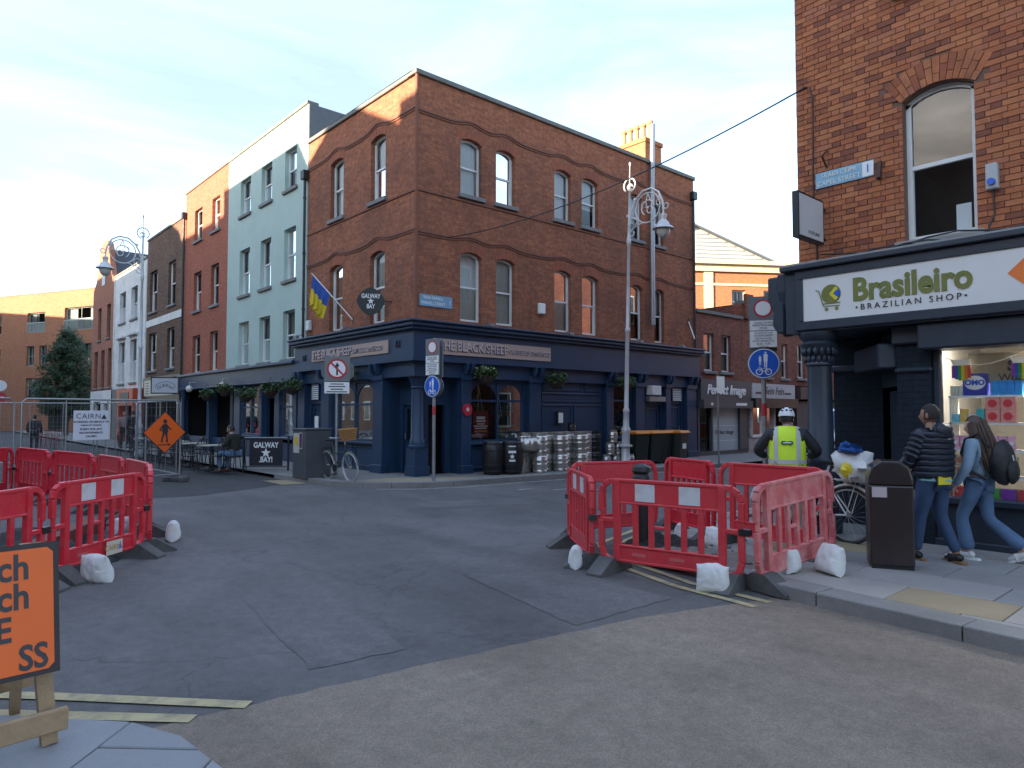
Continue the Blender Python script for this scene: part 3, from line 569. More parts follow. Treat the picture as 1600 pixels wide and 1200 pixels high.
for loc, rot, sc in (((.55, -.195, 3.4), (90, 0, 0), 1.), ((-.195, 5.35, 3.43), (90, 0, -90), 1.03)):
    for dz, m_, e in ((0, LET, .02), (.012, LETW, .026)):
        o1 = Vector(loc); hx = Vector((1, 0, 0)) if rot[2] == 0 else Vector((0, -1, 0))
        txt('THE BLACK SHEEP', .34 * sc, m_, pub, o1 + Vector((0, 0, dz)), rot, e, 'LEFT', sx=.85, bold=.006 - dz / 4)
        txt('· CRAFT BEERS · SIMPLE FOOD', .19 * sc, m_, pub, o1 + hx * 2.35 + Vector((0, 0, dz / 2 - .02)), rot, e * .7, 'LEFT', sx=.66 if rot[2] == 0 else .66)
for loc in ((-.165, .55, 3.45), (-.165, 6.0, 3.4)): txt('61', .26, IRON, pub, loc, (90, 0, -90), .02)
fbox(MB(), FP, .1, .1 + 1.02, .0, .03, 4.42, 4.72).build('street_plate', mat('blue_enamel', (.16, .32, .45), .4, var=.08, dirt=(.3, .32, .32), dscale=5), pub)
txt('SRÁID PARNELL', .1, PRINT_W, pub, (.52, -.032, 4.64), (90, 0, 0), .002, sx=.9); txt('PARNELL STREET', .115, PRINT_W, pub, (.52, -.032, 4.5), (90, 0, 0), .002, sx=.85); txt('1', .16, PRINT_W, pub, (1.05, -.032, 4.57), (90, 0, 0), .002)
for F, u, z in ((FP, 4.35, 4.75), (FC, 5.95, 4.45)):
    fbox(MB(), F, u - .12, u + .12, .0, .12, z - .16, z + .16).build('alarm_box', WHITE, pub, bevel=.03, seg=2)
for F, us in ((FP, (1.95, 5.0, 8.3, 10.6)), (FC, (2.6, 5.6))):
    for u in us:
        q = MB(); q.tube([F(u, .3, 3.96), F(u, .5, 4.1), F(u, .62, 4.06)], .012, 6); fbox(q, F, u - .08, u + .08, .56, .68, 3.98, 4.05); q.build('wall_lamp', STEEL, pub)
fbox(MB(), FP, 5.05, 5.32, -.06, .02, 1.35, 1.75).build('menu_case', IRON, pub); fbox(MB(), FP, 5.09, 5.28, .02, .024, 1.4, 1.7).build('menu_sheet', PRINT_W, pub)
fbox(MB(), FC, 5.4, 5.62, -.06, -.02, 1.15, 1.6).build('menu_sheet', PRINT_W, pub)
ac = MB(); fbox(ac, FP, 9.35, 9.85, .0, .28, 2.3, 2.62); ac.build('air_conditioner', WHITE, pub, bevel=.02); ac = MB(); fbox(ac, FP, 9.3, 10.2, .0, .2, 1.98 + .1, 2.25); ac.build('extractor_grille', STEEL, pub, bevel=.01)
MB().lathe([(.16, 0), (.16, .03), (.13, .035)], 24, (1.56, -.135, 1.78), 'y').build('round_plaque', PRINT_R, pub, rot=None)
txt('★', .16, PRINT_W, pub, (1.56, -.142, 1.78), (90, 0, 0), .004)
POSTER = mat('maroon_poster', (.16, .02, .03), .5, var=.2)
for F, u, d in ((FP, 2.02, -.2), (FC, 2.35, -.2)):
    fbox(MB(), F, u - .03, u + .52, d, d + .01, 1.02, 1.75).build('window_poster', POSTER, pub)
    G = lambda a, z, u=u, d=d, F=F: F(u + a, d + .013, z)
    printed(pub, G, [(.10, .40, 1.52, 1.60), (.08, .42, 1.45, 1.49), (.12, .38, 1.38, 1.41), (.0, .49, 1.32, 1.35), (.04, .45, 1.26, 1.29)], PRINT_W); printed(pub, G, [(.03, .46, 1.17, 1.22)], mat('orange_ink', (.55, .22, .06), .5)); printed(pub, G, [(.04, .44, 1.09, 1.12), (.04, .32, 1.05, 1.07)], mat('mauve_ink', (.35, .2, .25), .5))
TERRA = mat('terracotta', (.34, .13, .06), .8); ROPE = mat('macrame_rope', (.5, .44, .34), .9)
for F, us in ((FP, (2.3, 2.98, 3.4)), (FC, (2.6, 3.5, 4.0))):
    for u in us:
        q = MB(); t = 2.0 - .12 * (us.index(u) % 2)
        for s in (-.1, 0, .1): q.tube([F(u, -.35, 2.5), F(u + s, -.35 + abs(s), t - .28)], .008, 5)
        q.tube([F(u, -.35, t - .4), F(u, -.35, t - .75)], .022, 6); q.build('macrame_hanger', ROPE, pub)
        c = F(u, -.35, t - .4); MB().lathe([(.06, 0), (.1, .15), (.105, .16)], 12, c).build('plant_pot', TERRA, pub)
        q = MB()
        for k in range(26):
            a = rnd.random() * 6.28; r_ = .05 + .14 * rnd.random(); p = Vector(c) + Vector((r_ * math.cos(a), r_ * math.sin(a), .14 + .16 * rnd.random())); q.obox(p, (.03, .01, .01), (-.008, .02, 0), (0, 0, .004))
        q.build('pot_plant', LEAF, pub)
for u0, u1 in ((3.0, 3.7), (7.7, 8.5)):
    q = MB()
    for k in range(160):
        p = Vector(FP(u0 + (u1 - u0) * rnd.random(), -.3 - .2 * rnd.random(), 1.0 + (.9 if u0 > 5 else .35) * rnd.random() ** 1.5)); a = rnd.random() * 6.28; q.obox(p, (.05 * math.cos(a), .02, .03 * math.sin(a)), (-.01, .02, .01), (.001, 0, .003))
    q.build('window_plant', LEAF, pub)

# ---------------------------------------------------------------- terrace up the main street
def terrace(name, label, y0, y1, zt, mt, holes, frame=WHITE, blind=None, curtain=CURT, sillm=STONE, zb=2.75, dep=9, coping=COPING, win_d=-.14, bars=0):
    t = thing(name, label, 'house'); mb = MB(); wall_holes(mb, FC, y0, y1, zb, zt, holes, depth=.24); mb.build('wall', mt, t); shell(t, FC, y0, y1, dep, 0, zt, mt, zside=zb)
    for h in holes: sash(t, FC, h, win_d, frame, blind, sillm, .05, .5, bars, curtain=curtain)
    if coping: fbox(MB(), FC, y0, y1, -.35, .05, zt, zt + .11).build('coping', coping, t, bevel=.01)
    return t
cols3 = ((7.12, 8.05), (9.15, 10.1), (11.12, 12.15))
aq = terrace('aqua_house', 'pale aqua rendered four storey house next to the corner pub', 6.26, 13.46, 11.72, AQUA, [(a, b, c, e, 0) for a, b in cols3 for c, e in ((9.25, 10.63), (6.16, 7.92), (3.5, 5.13))])
MB().box(0.02, 9, 6.235, 6.255, 10.4, 11.72).build('slate_hung_flank', CLAD, aq)
rd = terrace('red_house', 'salmon red painted brick house between aqua and brown houses', 13.47, 19.0, 11.74, BR_RED, [(a, b, c, e, 0) for a, b in ((14.45, 15.4), (16.65, 17.68)) for c, e in ((9.3, 10.7), (6.18, 7.88), (3.45, 5.08))])
downpipe(rd, FC, 18.9, .1, 2.9, 10.6)
br = terrace('brown_house', 'old brown brick house with pale render band', 19.02, 25.44, 10.75, BR_BROWN, [(a, b, c, e, 0) for a, b in ((20.4, 21.6), (23.5, 24.9)) for c, e in ((6.9, 9.02), (3.85, 5.8))], curtain=None)
fbox(MB(), FC, 19.2, 25.4, .0, .03, 6.15, 6.5).build('render_band', RENDW, br)
wh = terrace('white_house', 'white rendered house with hooded windows and quoins', 25.46, 32.88, 9.9, RENDW, [(a, b, c, e, 0) for a, b in ((27.35, 28.75), (30.0, 31.45)) for c, e in ((6.95, 8.75), (3.4, 5.8))], curtain=None)
for a, b in ((27.35, 28.75), (30.0, 31.45)): fbox(MB(), FC, a - .2, b + .2, 0, .2, 6.0, 6.16).build('window_hood', RENDW, wh, bevel=.02)
quoin(wh, FC, 25.5, 3.2, 9.8, RENDW); quoin(wh, FC, 32.85, 3.2, 9.8, RENDW, side=-1)
GABM = brickmat('gable_brick', (.42, .17, .10), (.34, .13, .08), (.3, .15, .1), gamt=.25)
gb = terrace('gabled_house', 'narrow orange brick house with curved Dutch gable', 32.9, 39.0, 9.4, GABM, [(33.8, 34.8, 6.4, 8.5, 0), (36.4, 37.4, 6.4, 8.5, 0), (33.4, 34.3, 3.3, 5.7, 0), (35.2, 36.2, 3.3, 5.7, 0), (37.2, 38.2, 3.3, 5.7, 0)], frame=mat('dark_green_frame', (.03, .07, .06), .5), coping=None)
gp = [(32.9, 9.4), (39.0, 9.4), (38.9, 9.9), (38.2, 10.3), (37.6, 11.2), (37.4, 12.0), (36.9, 12.6), (35.95, 12.85), (35.0, 12.6), (34.5, 12.0), (34.3, 11.2), (33.7, 10.3), (33.0, 9.9)]
MB().prism(gp, lambda u, v, d: FC(u, d, v), -.3, .0).build('gable', GABM, gb); fbox(MB(), FC, 35.5, 36.4, .0, .02, 9.9, 11.6).build('attic_window', mat('dark_pane', (.02, .03, .03), .2), gb)
MB().prism([(33, 9.3), (38.9, 9.3), (35.95, 12.3)], lambda u, v, d: FC(u, d, v), -8.5, -.3).build('pitched_roof', SLATE, gb)
# the long navy pub annexe front under the aqua and red houses
ax = thing('navy_shopfront', 'long navy timber shopfront with open bays under aqua and red houses', 'shopfront')
fbox(MB(), FC, 6.75, 18.95, -.2, .14, 2.78, 3.3).build('fascia', NAVY, ax)
mb = MB(); fbox(mb, FC, 6.74, 19.0, -.2, .26, 3.3, 3.4); fbox(mb, FC, 6.74, 18.99, -.2, .2, 2.72, 2.78); mb.build('cornice', NAVY, ax, bevel=.015)
mb = MB(); fbox(mb, FC, 6.75, 18.9, -.15, .03, 0, .7); 
for a, b in ((6.75, 6.98), (8.1, 8.5), (9.6, 9.8), (11.7, 12.3), (14.9, 15.1), (18.75, 18.95)): fbox(mb, FC, a, b, -.2, .08, 0, 2.72)
mb2 = MB(); fbox(mb2, FC, 12.3, 14.9, -.75, -.7, .1, 2.72); mb2.build('recessed_panel', NAVY, ax)
mb.build('pilasters_and_stallriser', NAVY, ax, bevel=.01)
for a, b, n in ((6.98, 8.1, 1), (9.8, 11.7, 2)): shop_window(ax, FC, a, b, .95, 2.7, -.02, 0, lights=n, transom=1.9)
door(ax, FC, 8.5, 9.6, 2.3, -.1, open_=True)
for y_ in (15.0, 18.4): MB().lathe([(.14, .1), (.14, .5), (.09, .6), (.08, 2.3), (.12, 2.5), (.15, 2.72)], 12, (-.12, y_, 0)).build('column', NAVY, ax, smooth=True)
for y_ in (12.6, 16.6):
    g = MB(); g.ell((-.42, y_, 2.72), .14, .14, .15); g.tube([(-.1, y_, 3.0), (-.42, y_, 3.0), (-.42, y_, 2.85)], .015, 6); g.build('globe_lamp', mat('opal_glass', (.6, .58, .5), .3), ax, smooth=True)
# black shopfront under the brown house, orange one under the white house, white base of the gabled one
sb = thing('black_shopfront', 'black shopfront with cream sign under the brown house', 'shopfront')
mb = MB(); fbox(mb, FC, 19.05, 25.4, -.1, .12, 2.3, 3.5); fbox(mb, FC, 19.05, 19.5, -.1, .1, 0, 2.3); fbox(mb, FC, 22, 22.3, -.1, .1, 0, 2.3); fbox(mb, FC, 25, 25.4, -.1, .1, 0, 2.3); mb.build('front', BLACK, sb)
fbox(MB(), FC, 20.0, 25.0, .12, .15, 2.55, 3.35).build('sign_board', mat('cream_board', (.6, .54, .42), .6), sb)
for k in range(5): fbox(MB(), FC, 24.1, 24.7 - .15 * (k % 2), .151, .154, 3.18 - k * .13, 3.22 - k * .13).build('printed_line', PRINT_DK, sb)
so_ = thing('orange_shopfront', 'orange red shopfront box under the white house', 'shopfront')
OR = mat('orange_red_paint', (.50, .07, .025), .5)
mb = MB(); fbox(mb, FC, 25.8, 29.4, -.1, .5, 2.1, 3.0); fbox(mb, FC, 25.8, 26.1, -.1, .45, 0, 2.1); fbox(mb, FC, 29.1, 29.4, -.1, .45, 0, 2.1); mb.build('front', OR, so_); fbox(MB(), FC, 26.6, 28.6, .5, .52, 2.3, 2.8).build('sign_panel', PRINT_DK, so_)
mb = MB(); fbox(mb, FC, 29.6, 32.7, -.05, .04, 0, 3.1); mb.build('grey_front', mat('grey_front_paint', (.12, .12, .12), .6), so_)
wb = thing('white_shopfront', 'white painted ground floor under the gabled house', 'shopfront')
mb = MB(); wall_holes(mb, FC, 32.95, 38.95, 0, 3.1, [(33.8, 35, .1, 2.3, 0), (35.8, 38, .8, 2.4, 0)], d=.04, depth=.2); mb.build('front', RENDW, wb)

# ---------------------------------------------------------------- modern block, orange block, clad block
def block(name, label, origin, rz, w, dep, zt, mt, holes, frame, storeys=None):
    t = thing(name, label, 'building', origin, rz); F = FP; mb = MB(); wall_holes(mb, F, 0, w, 0, zt, holes, depth=.3); mb.build('wall', mt, t); shell(t, F, 0, w, dep, 0, zt, mt, CLAD)
    for h in holes: sash(t, F, h, -.2, frame, None, COPING, .07, 1, 1, .02, curtain=CURT)
    fbox(MB(), F, -.02, w + .02, -.3, .05, zt, zt + .15).build('coping', CLAD, t)
    return t
MODF = mat('pale_green_frame', (.36, .42, .38), .5)
# local x runs along the front, left to right seen from the street
mh = [(6.2, 8.6, 8.9, 10.7, 0), (11.1, 14.9, 8.9, 10.9, 0), (6.2, 7.2, 5.9, 7.7, 0), (7.9, 8.9, 5.9, 7.7, 0), (6.2, 8.8, 2.9, 4.8, 0), (1, 2.6, 2.9, 4.8, 0), (1, 2.6, 5.9, 7.7, 0), (1.2, 2.6, 8.9, 10.7, 0), (11, 14.6, 5.9, 7.7, 0)]
mo = block('modern_brick_block', 'modern orange brick apartment block with inset balconies at street end', (-3.9, 66.6, 0), -63.7, 15.6, 12, 12.4, BR_MOD, mh, MODF)
for a, b in ((6.2, 8.6), (11.1, 14.9)):
    q = MB(); k = a
    while k < b: q.box(k, k + .03, -.03, 0, 8.9, 9.75); k += .14
    q.box(a, b, -.05, .02, 9.72, 9.8); q.build('balcony_rail', MODF, mo)
fbox(MB(), FP, 9.2, 15.6, .02, .5, 2.2, 3.0).build('shop_fascia', mat('dark_green_board', (.02, .05, .045), .5), mo)
printed(mo, lambda u, z: (u, -.505, z), [(10.3, 10.65, 2.45, 2.75), (10.75, 11.1, 2.45, 2.75), (11.2, 11.75, 2.45, 2.75)], PRINT_W)
fbox(MB(), FP, 9.4, 11.5, .0, .03, .1, 2.1).build('shop_door', mat('dark_pane', (.02, .03, .03), .2), mo)
ob = block('orange_brick_block', 'sunlit orange brick block with cream cornice behind the shops', (22.0, 15.1, 0), -33.6, 26, 10, 11.3, BR_OR, [(a, a + .95, c, c + 1.5, 0) for a in (6.2, 10.4, 12.6, 15, 18) for c in (8.2, 5.2)], WHITE)
CREAM = mat('cream_stone', (.58, .48, .30), .8)
mb = MB(); fbox(mb, FP, -.1, 26.1, -.3, .45, 11.3, 11.55); fbox(mb, FP, -.05, 26.05, 0, .2, 10.85, 11.3); fbox(mb, FP, -.02, 26, 0, .06, 9.95, 10.1); mb.build('cornice', CREAM, ob)
mb = MB(); fbox(mb, FP, 8.5, 9.1, 0, .08, 0, 10.85); mb.build('cream_pilaster', CREAM, ob)
CLADL = mat('ribbed_pale_cladding', (.36, .37, .36), .5, .2, var=.06)
cb_ = thing('clad_building', 'pale ribbed metal clad building rising behind the orange block', 'building', (34.4, 15.7, 0), -33.6)
q = MB().prism([(0, 0), (8, 0), (8, 13.0), (1.0, 15.9), (0, 15.6)], lambda u, v, d: (u, d, v), 0, 12); q.build('wall', CLADL, cb_)
q = MB(); k = .3
while k < 15.6: q.box(1.1, min(8, 1.0 + (15.9 - k - .15) / .414), -.05, -.01, k, k + .1); k += .3
q.build('cladding_ribs', CLADL, cb_)['kind'] = 'stuff'
q = MB(); q.bar((-.1, -.15, 15.65), (1.0, -.15, 15.95), .3, .12); q.bar((1.0, -.15, 15.95), (8.1, -.15, 13.0), .3, .12); q.build('roof_edge', CLAD, cb_)
q = MB(); q.box(6, 16, -2.5, -.3, 11.4, 12.7); q.build('lower_plant_room', CLADL, cb_)

# ---------------------------------------------------------------- shops down the cross street
def shop(name, label, x0, x1, zt, holes, sign, mt=BR_SHOP):
    t = thing(name, label, 'shop'); mb = MB(); wall_holes(mb, FP, x0, x1, 2.9, zt, holes, depth=.22); mb.build('wall', mt, t); shell(t, FP, x0, x1, 8, 0, zt, mt)
    for h in holes: sash(t, FP, h, -.12, WHITE, CURT, STONE, .05, 1.)
    fbox(MB(), FP, x0, x1, -.3, .08, zt, zt + .12).build('coping', COPING, t)
    return t
s1 = shop('brick_shop', 'low brick shop with dark sign and frosted window beside the pub', 12.36, 15.6, 5.45, [(12.86, 13.58, 3.28, 4.72, 0), (14.05, 14.77, 3.28, 4.72, 0)], '')
DGREY = mat('charcoal_fascia', (.06, .063, .07), .5)
mb = MB(); fbox(mb, FP, 12.4, 15.95, -.1, .18, 2.18, 2.95); fbox(mb, FP, 12.4, 15.9, -.1, .3, 1.88, 2.18); mb.build('fascia', DGREY, s1)
txt('Perfect Image', .52, PRINT_W, s1, (14.1, -.19, 2.56), (90, 0, 0), .02, shear=.35, sx=.95, bold=.008); printed(s1, lambda u, z: (u, -.303, z), [(12.85, 13.0, 1.98, 2.08), (14.6, 15.4, 1.98, 2.08)], PRINT_W)
mb = MB(); fbox(mb, FP, 12.4, 16.0, -.1, .0, 0, .25); fbox(mb, FP, 15.3, 15.95, -.1, .05, .25, 1.9); fbox(mb, FP, 13.3, 13.4, -.1, .03, .25, 1.9); fbox(mb, FP, 12.4, 12.5, -.1, .03, .25, 1.9); mb.build('shop_frame', DGREY, s1)
FROST = mat('frosted_film', (.36, .42, .44), .3, var=.08, scale=1)
fbox(MB(), FP, 13.4, 15.3, -.1, -.05, .25, 1.88).build('frosted_window', FROST, s1); txt('Perfect Image', .24, PRINT_DK, s1, (14.3, .04, .95), (90, 0, 0), .002, shear=.2)
for z_ in (.62, 1.2): fbox(MB(), FP, 13.4, 15.3, -.05, -.045, z_, z_ + .015).build('film_stripe', PRINT_W, s1)
fbox(MB(), FP, 12.5, 13.3, -.12, -.08, .25, 1.88).build('glass_door', SHOPGLASS, s1)
s2 = shop('brick_shop', 'brick shop with pale grey sign beyond the dark signed shop', 15.62, 20.0, 6.1, [(17.3, 17.9, 3.2, 4.7, 0), (18.8, 19.4, 3.2, 4.7, 0)], '')
fbox(MB(), FP, 15.75, 16.35, .0, .12, 5.5, 6.5).build('parapet_pier', BR_SHOP, s2)
mb = MB(); fbox(mb, FP, 16.0, 19.6, -.1, .2, 2.3, 2.9); mb.build('fascia', mat('pale_grey_board', (.42, .43, .44), .6), s2); mb = MB(); fbox(mb, FP, 16.0, 19.6, -.1, .35, 1.9, 2.29); mb.build('awning_box', BLACK, s2)
txt('Sein Fein', .44, PRINT_DK, s2, (17.8, -.21, 2.6), (90, 0, 0), .003, shear=.25); printed(s2, lambda u, z: (u, -.204, z), [(16.25, 16.85, 2.47, 2.55), (18.65, 19.25, 2.47, 2.55)], PRINT_DK)
mb = MB(); fbox(mb, FP, 16, 19.6, -.1, .02, 0, .75); fbox(mb, FP, 16, 16.2, -.1, .1, .75, 1.9); fbox(mb, FP, 18.0, 18.15, -.1, .05, .75, 1.9); fbox(mb, FP, 19.3, 19.6, -.1, .1, 0, 1.9); mb.build('stallriser', mat('flaking_paint', (.40, .35, .32), .8, dirt=(.2, .08, .06), dscale=4, damt=.9), s2)
fbox(MB(), FP, 16.2, 18.0, -.1, .06, .7, .8).build('sill', WHITE, s2); MB().poly([FP(16.2, -.05, .8), FP(18, -.05, .8), FP(18, -.05, 1.9), FP(16.2, -.05, 1.9)]).build('pane', SHOPGLASS, s2); fbox(MB(), FP, 17.05, 17.1, -.08, -.02, .8, 1.9).build('mullion', WHITE, s2)
s3 = shop('shuttered_shop', 'brick shop with brown fascia and roller shutters past the pale signed shop', 20.02, 34, 5.9, [(20.3, 21.0, 3.25, 4.75, 0), (22.0, 22.7, 3.25, 4.75, 0), (24.6, 25.4, 3.25, 4.75, 0), (27, 27.8, 3.25, 4.75, 0)], '')
fbox(MB(), FP, 20.1, 33.9, -.1, .22, 2.3, 2.85).build('fascia', mat('brown_fascia', (.07, .045, .035), .6), s3); q = MB()
for k in range(24): fbox(q, FP, 20.2, 33.8, -.1 + .012 * (k % 2), -.02 + .012 * (k % 2), .05 + k * .09, .135 + k * .09)
q.build('roller_shutter', mat('shutter_grey', (.09, .09, .095), .6, .3), s3)
fbox(MB(), FP, 22.2, 22.7, -.1, .12, 0, 2.3).build('brick_pier', BR_SHOP, s3)

# ---------------------------------------------------------------- unseen side of the main street: the houses whose shadow lies over the junction
def backhouse(label, x0, x1, y0, y1, zt, face, gable=0):
    t = thing('brick_house', label, 'house'); q = MB(); q.box(x0, x1, y0, y1, 0, zt); q.build('wall', BR_BROWN, t)
    if gable: MB().prism([(y0, zt), (y1, zt), ((y0 + y1) / 2, zt + gable)], lambda u, v, d: (d, u, v), x0, x1).build('roof', SLATE, t)
    else: MB().box(x0 - .1, x1 + .1, y0, y1, zt, zt + .15).build('coping', COPING, t)
    n = int((y1 - y0) / 2.4)
    for i in range(n):
        for z in (1.0, 4.2, 7.2, 10.0):
            if z + 2 > zt: continue
            y = y0 + (y1 - y0) * (i + .5) / n; f = MB().box(x1, x1 + .05, y - .55, y + .55, z, z + 1.8).build('window', WHITE, t); MB().box(x1 + .03, x1 + .056, y - .48, y + .48, z + .07, z + 1.73).build('pane', mat('dark_pane', (.02, .03, .03), .1), f)
    return t
ys = -1.0
for i, (w_, hh, g) in enumerate(((6, 13.8, 0), (6.2, 13.4, 1.6), (7, 14.6, 0), (6, 13.6, 0), (7.4, 14.3, 1.8), (6.5, 13.7, 0), (8, 14.4, 0), (40, 14.2, 0))):
    backhouse(('flat roofed', 'steep roofed', 'tall flat roofed', 'plain flat roofed', 'broad steep roofed', 'squat', 'wide flat roofed', 'very wide')[i] + ' brown brick house across the street, ' + ('at the crossing corner', 'second from the crossing', 'third from the crossing', 'fourth from the crossing', 'fifth from the crossing', 'sixth from the crossing', 'seventh from the crossing', 'last of the row')[i], -36, -24, ys, ys + w_, hh + 1.35, 1, g); ys += w_
for i, (a, b, hh) in enumerate(((-20, -12, 12.6), (-27, -20.1, 12.2), (-40, -27.1, 12.6))): backhouse(('brown brick house on the near pavement corner', 'brown brick house next to the near corner one', 'long brown brick house down the near pavement')[i], -30, -20.5, a, b, hh, 1)
backhouse('unseen tall brick block added to keep sun out of the side street', -62, -46, -16, 8, 19.5, 1)  # unseen block, added to stop sun coming through the side street gap

def reflection_block(label, x0, x1, y0, y1, zt):  # unseen blocks, added so shop windows reflect dark walls, not bright horizon
    t = thing('brick_house', label, 'house'); MB().box(x0, x1, y0, y1, 0, zt).build('wall', BR_SHOP, t); MB().box(x0, x1, y0, y1 + .1, zt, zt + .15).build('coping', COPING, t)
    n = int((x1 - x0) / 2.4)
    for i in range(n):
        for z in (1.0, 4.2, 7.0):
            x = x0 + (x1 - x0) * (i + .5) / n; f = MB().box(x - .5, x + .5, y1, y1 + .05, z, z + 1.7).build('window', WHITE, t); MB().box(x - .44, x + .44, y1 + .03, y1 + .056, z + .06, z + 1.64).build('pane', mat('dark_pane', (.02, .03, .03)), f)
reflection_block('unseen red brick terrace added behind the grocery to darken reflections', 9.05, 24, -22, -11.2, 10)
reflection_block('unseen lower red brick terrace added further down to darken reflections', 24.05, 44, -22, -11.2, 9)
reflection_block('unseen brick block added across the far end to darken reflections', 62, 74, -16, 6, 12)
# ---------------------------------------------------------------- corner grocery (near right)
FB = lambda u, d, z: (-.25 - d, u, z)
gro = thing('corner_grocery', 'orange brick corner building with dark shopfront and white shop sign', 'building')
U0, U1, ZT = -18.0, -10.03, 11.0
bh = [(-12.19, -11.41, 3.84, 5.76, .13), (-13.72, -12.94, 3.84, 5.76, .13), (-12.19, -11.41, 7.1, 8.9, .13), (-13.72, -12.94, 7.1, 8.9, .13)]
MORT = mat('lime_mortar', (.17, .10, .07), .9, var=.25, scale=12, bump=.3)
BRK_FAR = brickmat('grocery_brick', (.36, .125, .05), (.26, .085, .04), (.15, .1, .075), gamt=.3)
mb = MB(); wall_holes(mb, FB, -12.93, U1, 3.6, 7.9, [h for h in bh if h[2] < 7 and h[0] > -12.9] + [(-12.19, -11.41, 7.1, 7.9, 0)], d=-.004, depth=.2); mb.build('mortar_bed', MORT, gro)
mb = MB(); wall_holes(mb, FB, U0, -12.93, 3.6, ZT, [(-13.72, -12.94, 3.84, 5.76, .13), (-13.72, -12.94, 7.1, 8.9, .13)], d=.008, depth=.2); wall_holes(mb, FB, -12.93, U1, 7.9, ZT, [(-12.19, -11.41, 7.9, 8.9, .13)], d=.008, depth=.2)
mb.poly([(-.246, U1, 3.6), (9, U1, 3.6), (9, U1, ZT), (-.246, U1, ZT)]); mb.poly([(.85, U1, 0), (9, U1, 0), (9, U1, 3.6), (.85, U1, 3.6)]); mb.poly([(9, U1, 0), (9, U0, 0), (9, U0, ZT), (9, U1, ZT)]); mb.poly([(-.25, U0, 0), (9, U0, 0), (9, U0, ZT), (-.25, U0, ZT)])
mb.build('wall', BRK_FAR, gro); MB().poly([(-.25, U0, ZT - .1), (9, U0, ZT - .1), (9, U1, ZT - .1), (-.25, U1, ZT - .1)]).build('roof', SLATE, gro)
MB().poly([(1.5, U0, 3.6), (1.5, U1 - .1, 3.6), (1.5, U1 - .1, ZT - .3), (1.5, U0, ZT - .3)]).build('inner_wall', mat('dim_room', (.12, .115, .11), .9), gro)
BRC = [mat('brick_tone_%d' % i, c, .86, var=.22, scale=16, bump=.4, bscale=70, dirt=(.12, .06, .04), dscale=5, damt=.5) for i, c in enumerate(((.42, .138, .054), (.37, .117, .046), (.45, .16, .066), (.30, .09, .04), (.40, .14, .068), (.22, .07, .038)))]
bricks = []
def ring(u, z):
    for h in bh:
        a, b, c, e, r_ = h; w_ = (b - a) / 2 + .03; rr = (w_ * w_ + r_ * r_) / (2 * r_); cu = (a + b) / 2; cz = e - rr; q = math.hypot(u - cu, z - cz); t = math.atan2(abs(u - cu), z - cz)
        if q < rr + .33 and t < math.asin(w_ / rr) * 1.04 and z > e - r_ - .05: return True
    return False
row = 0; z = 3.62
while z < 7.85:
    u = U1; k = row
    first = .11 if row % 2 else .0
    while u > -12.93:
        L = (.11 if (k % 2 == 0) else .222); 
        if u == U1 and row % 2: L = .165
        a, b = max(u - L, -12.93), u; k += 1; u -= L
        seg = [(a, b)]
        for h in bh:
            if h[2] - .04 < z + .03 < h[3]:
                ns = []
                for p, q in seg:
                    if q <= h[0] or p >= h[1]: ns.append((p, q))
                    else:
                        if p < h[0]: ns.append((p, h[0]))
                        if q > h[1]: ns.append((h[1], q))
                seg = ns
        for p, q in seg:
            if q - p < .03 or ring((p + q) / 2, z + .03): continue
            bricks.append((p + .004, q - .004, z, z + .064))
    z += .0735; row += 1
camp = Vector((-9.69, -14.57, 1.7))
def vis(b):
    p = Vector((-.25, (b[0] + b[1]) / 2, b[2])); r_ = p - camp; a = math.degrees(math.atan2(r_.x, r_.y)) - 41.6; el = (r_.z) / math.hypot(r_.x, r_.y)
    return (b[1] - b[0]) / r_.length if abs(a) < 36.8 and el < .58 else 0
bricks.sort(key=lambda b: -vis(b))
rest = [MB() for _ in BRC]
unit = {}
for i, (a, b, c, e) in enumerate(bricks):
    pr = .006 + rnd.random() * .008; m_ = rnd.choice(BRC + BRC[:3])
    if i < 300:
        key = (round(b - a, 3), m_.name)
        if key not in unit: w_ = b - a; unit[key] = MB().box(-.03, 0, -w_ / 2, w_ / 2, 0, e - c).mesh('brick'); unit[key].materials.append(m_)
        o = bpy.data.objects.new('brick', unit[key]); col.objects.link(o); o.parent = gro; o.location = (-.22 - pr, (a + b) / 2, c); o.rotation_euler = ((rnd.random() - .5) * .02, 0, (rnd.random() - .5) * .012)
    else: rest[BRC.index(m_)].box(-.25 - pr, -.25 + .03, a, b, c, e)
for r_, m_ in zip(rest, BRC):
    if r_.v: r_.build('brickwork', m_, gro)['kind'] = 'stuff'
for h in bh:
    a, b, c, e, rise = h; n = 13; wv = (b - a) / 2 + .02; rr = (wv * wv + rise * rise) / (2 * rise); cu_ = (a + b) / 2; cz = e - rr; half = math.asin(wv / rr)
    for k in range(n):
        t0 = -half + 2 * half * (k + .05) / n; t1 = -half + 2 * half * (k + .95) / n; sp = .21 if k % 2 else .11
        for r0, r1 in ((rr + .003, rr + sp - .004), (rr + sp + .004, rr + .325)):
            p = .012 + rnd.random() * .008; q = [(cu_ + r_ * math.sin(t), cz + r_ * math.cos(t)) for r_, t in ((r0, t0), (r0, t1), (r1, t1), (r1, t0))]
            MB().prism(q, lambda u, v, d: FB(u, d, v), -.02, p).build('arch_brick', rnd.choice(BRC[:5]), gro)
for h in bh: sash(gro, FB, h, -.12, WHITE, None, mat('painted_sill', (.30, .28, .25), .7), .06, 1, 0, .12)
fbox(MB(), FB, -11.66, -11.50, -.21, -.205, 3.9, 4.25).build('note_on_glass', PRINT_W, gro, loc=(0, -.42, 0))
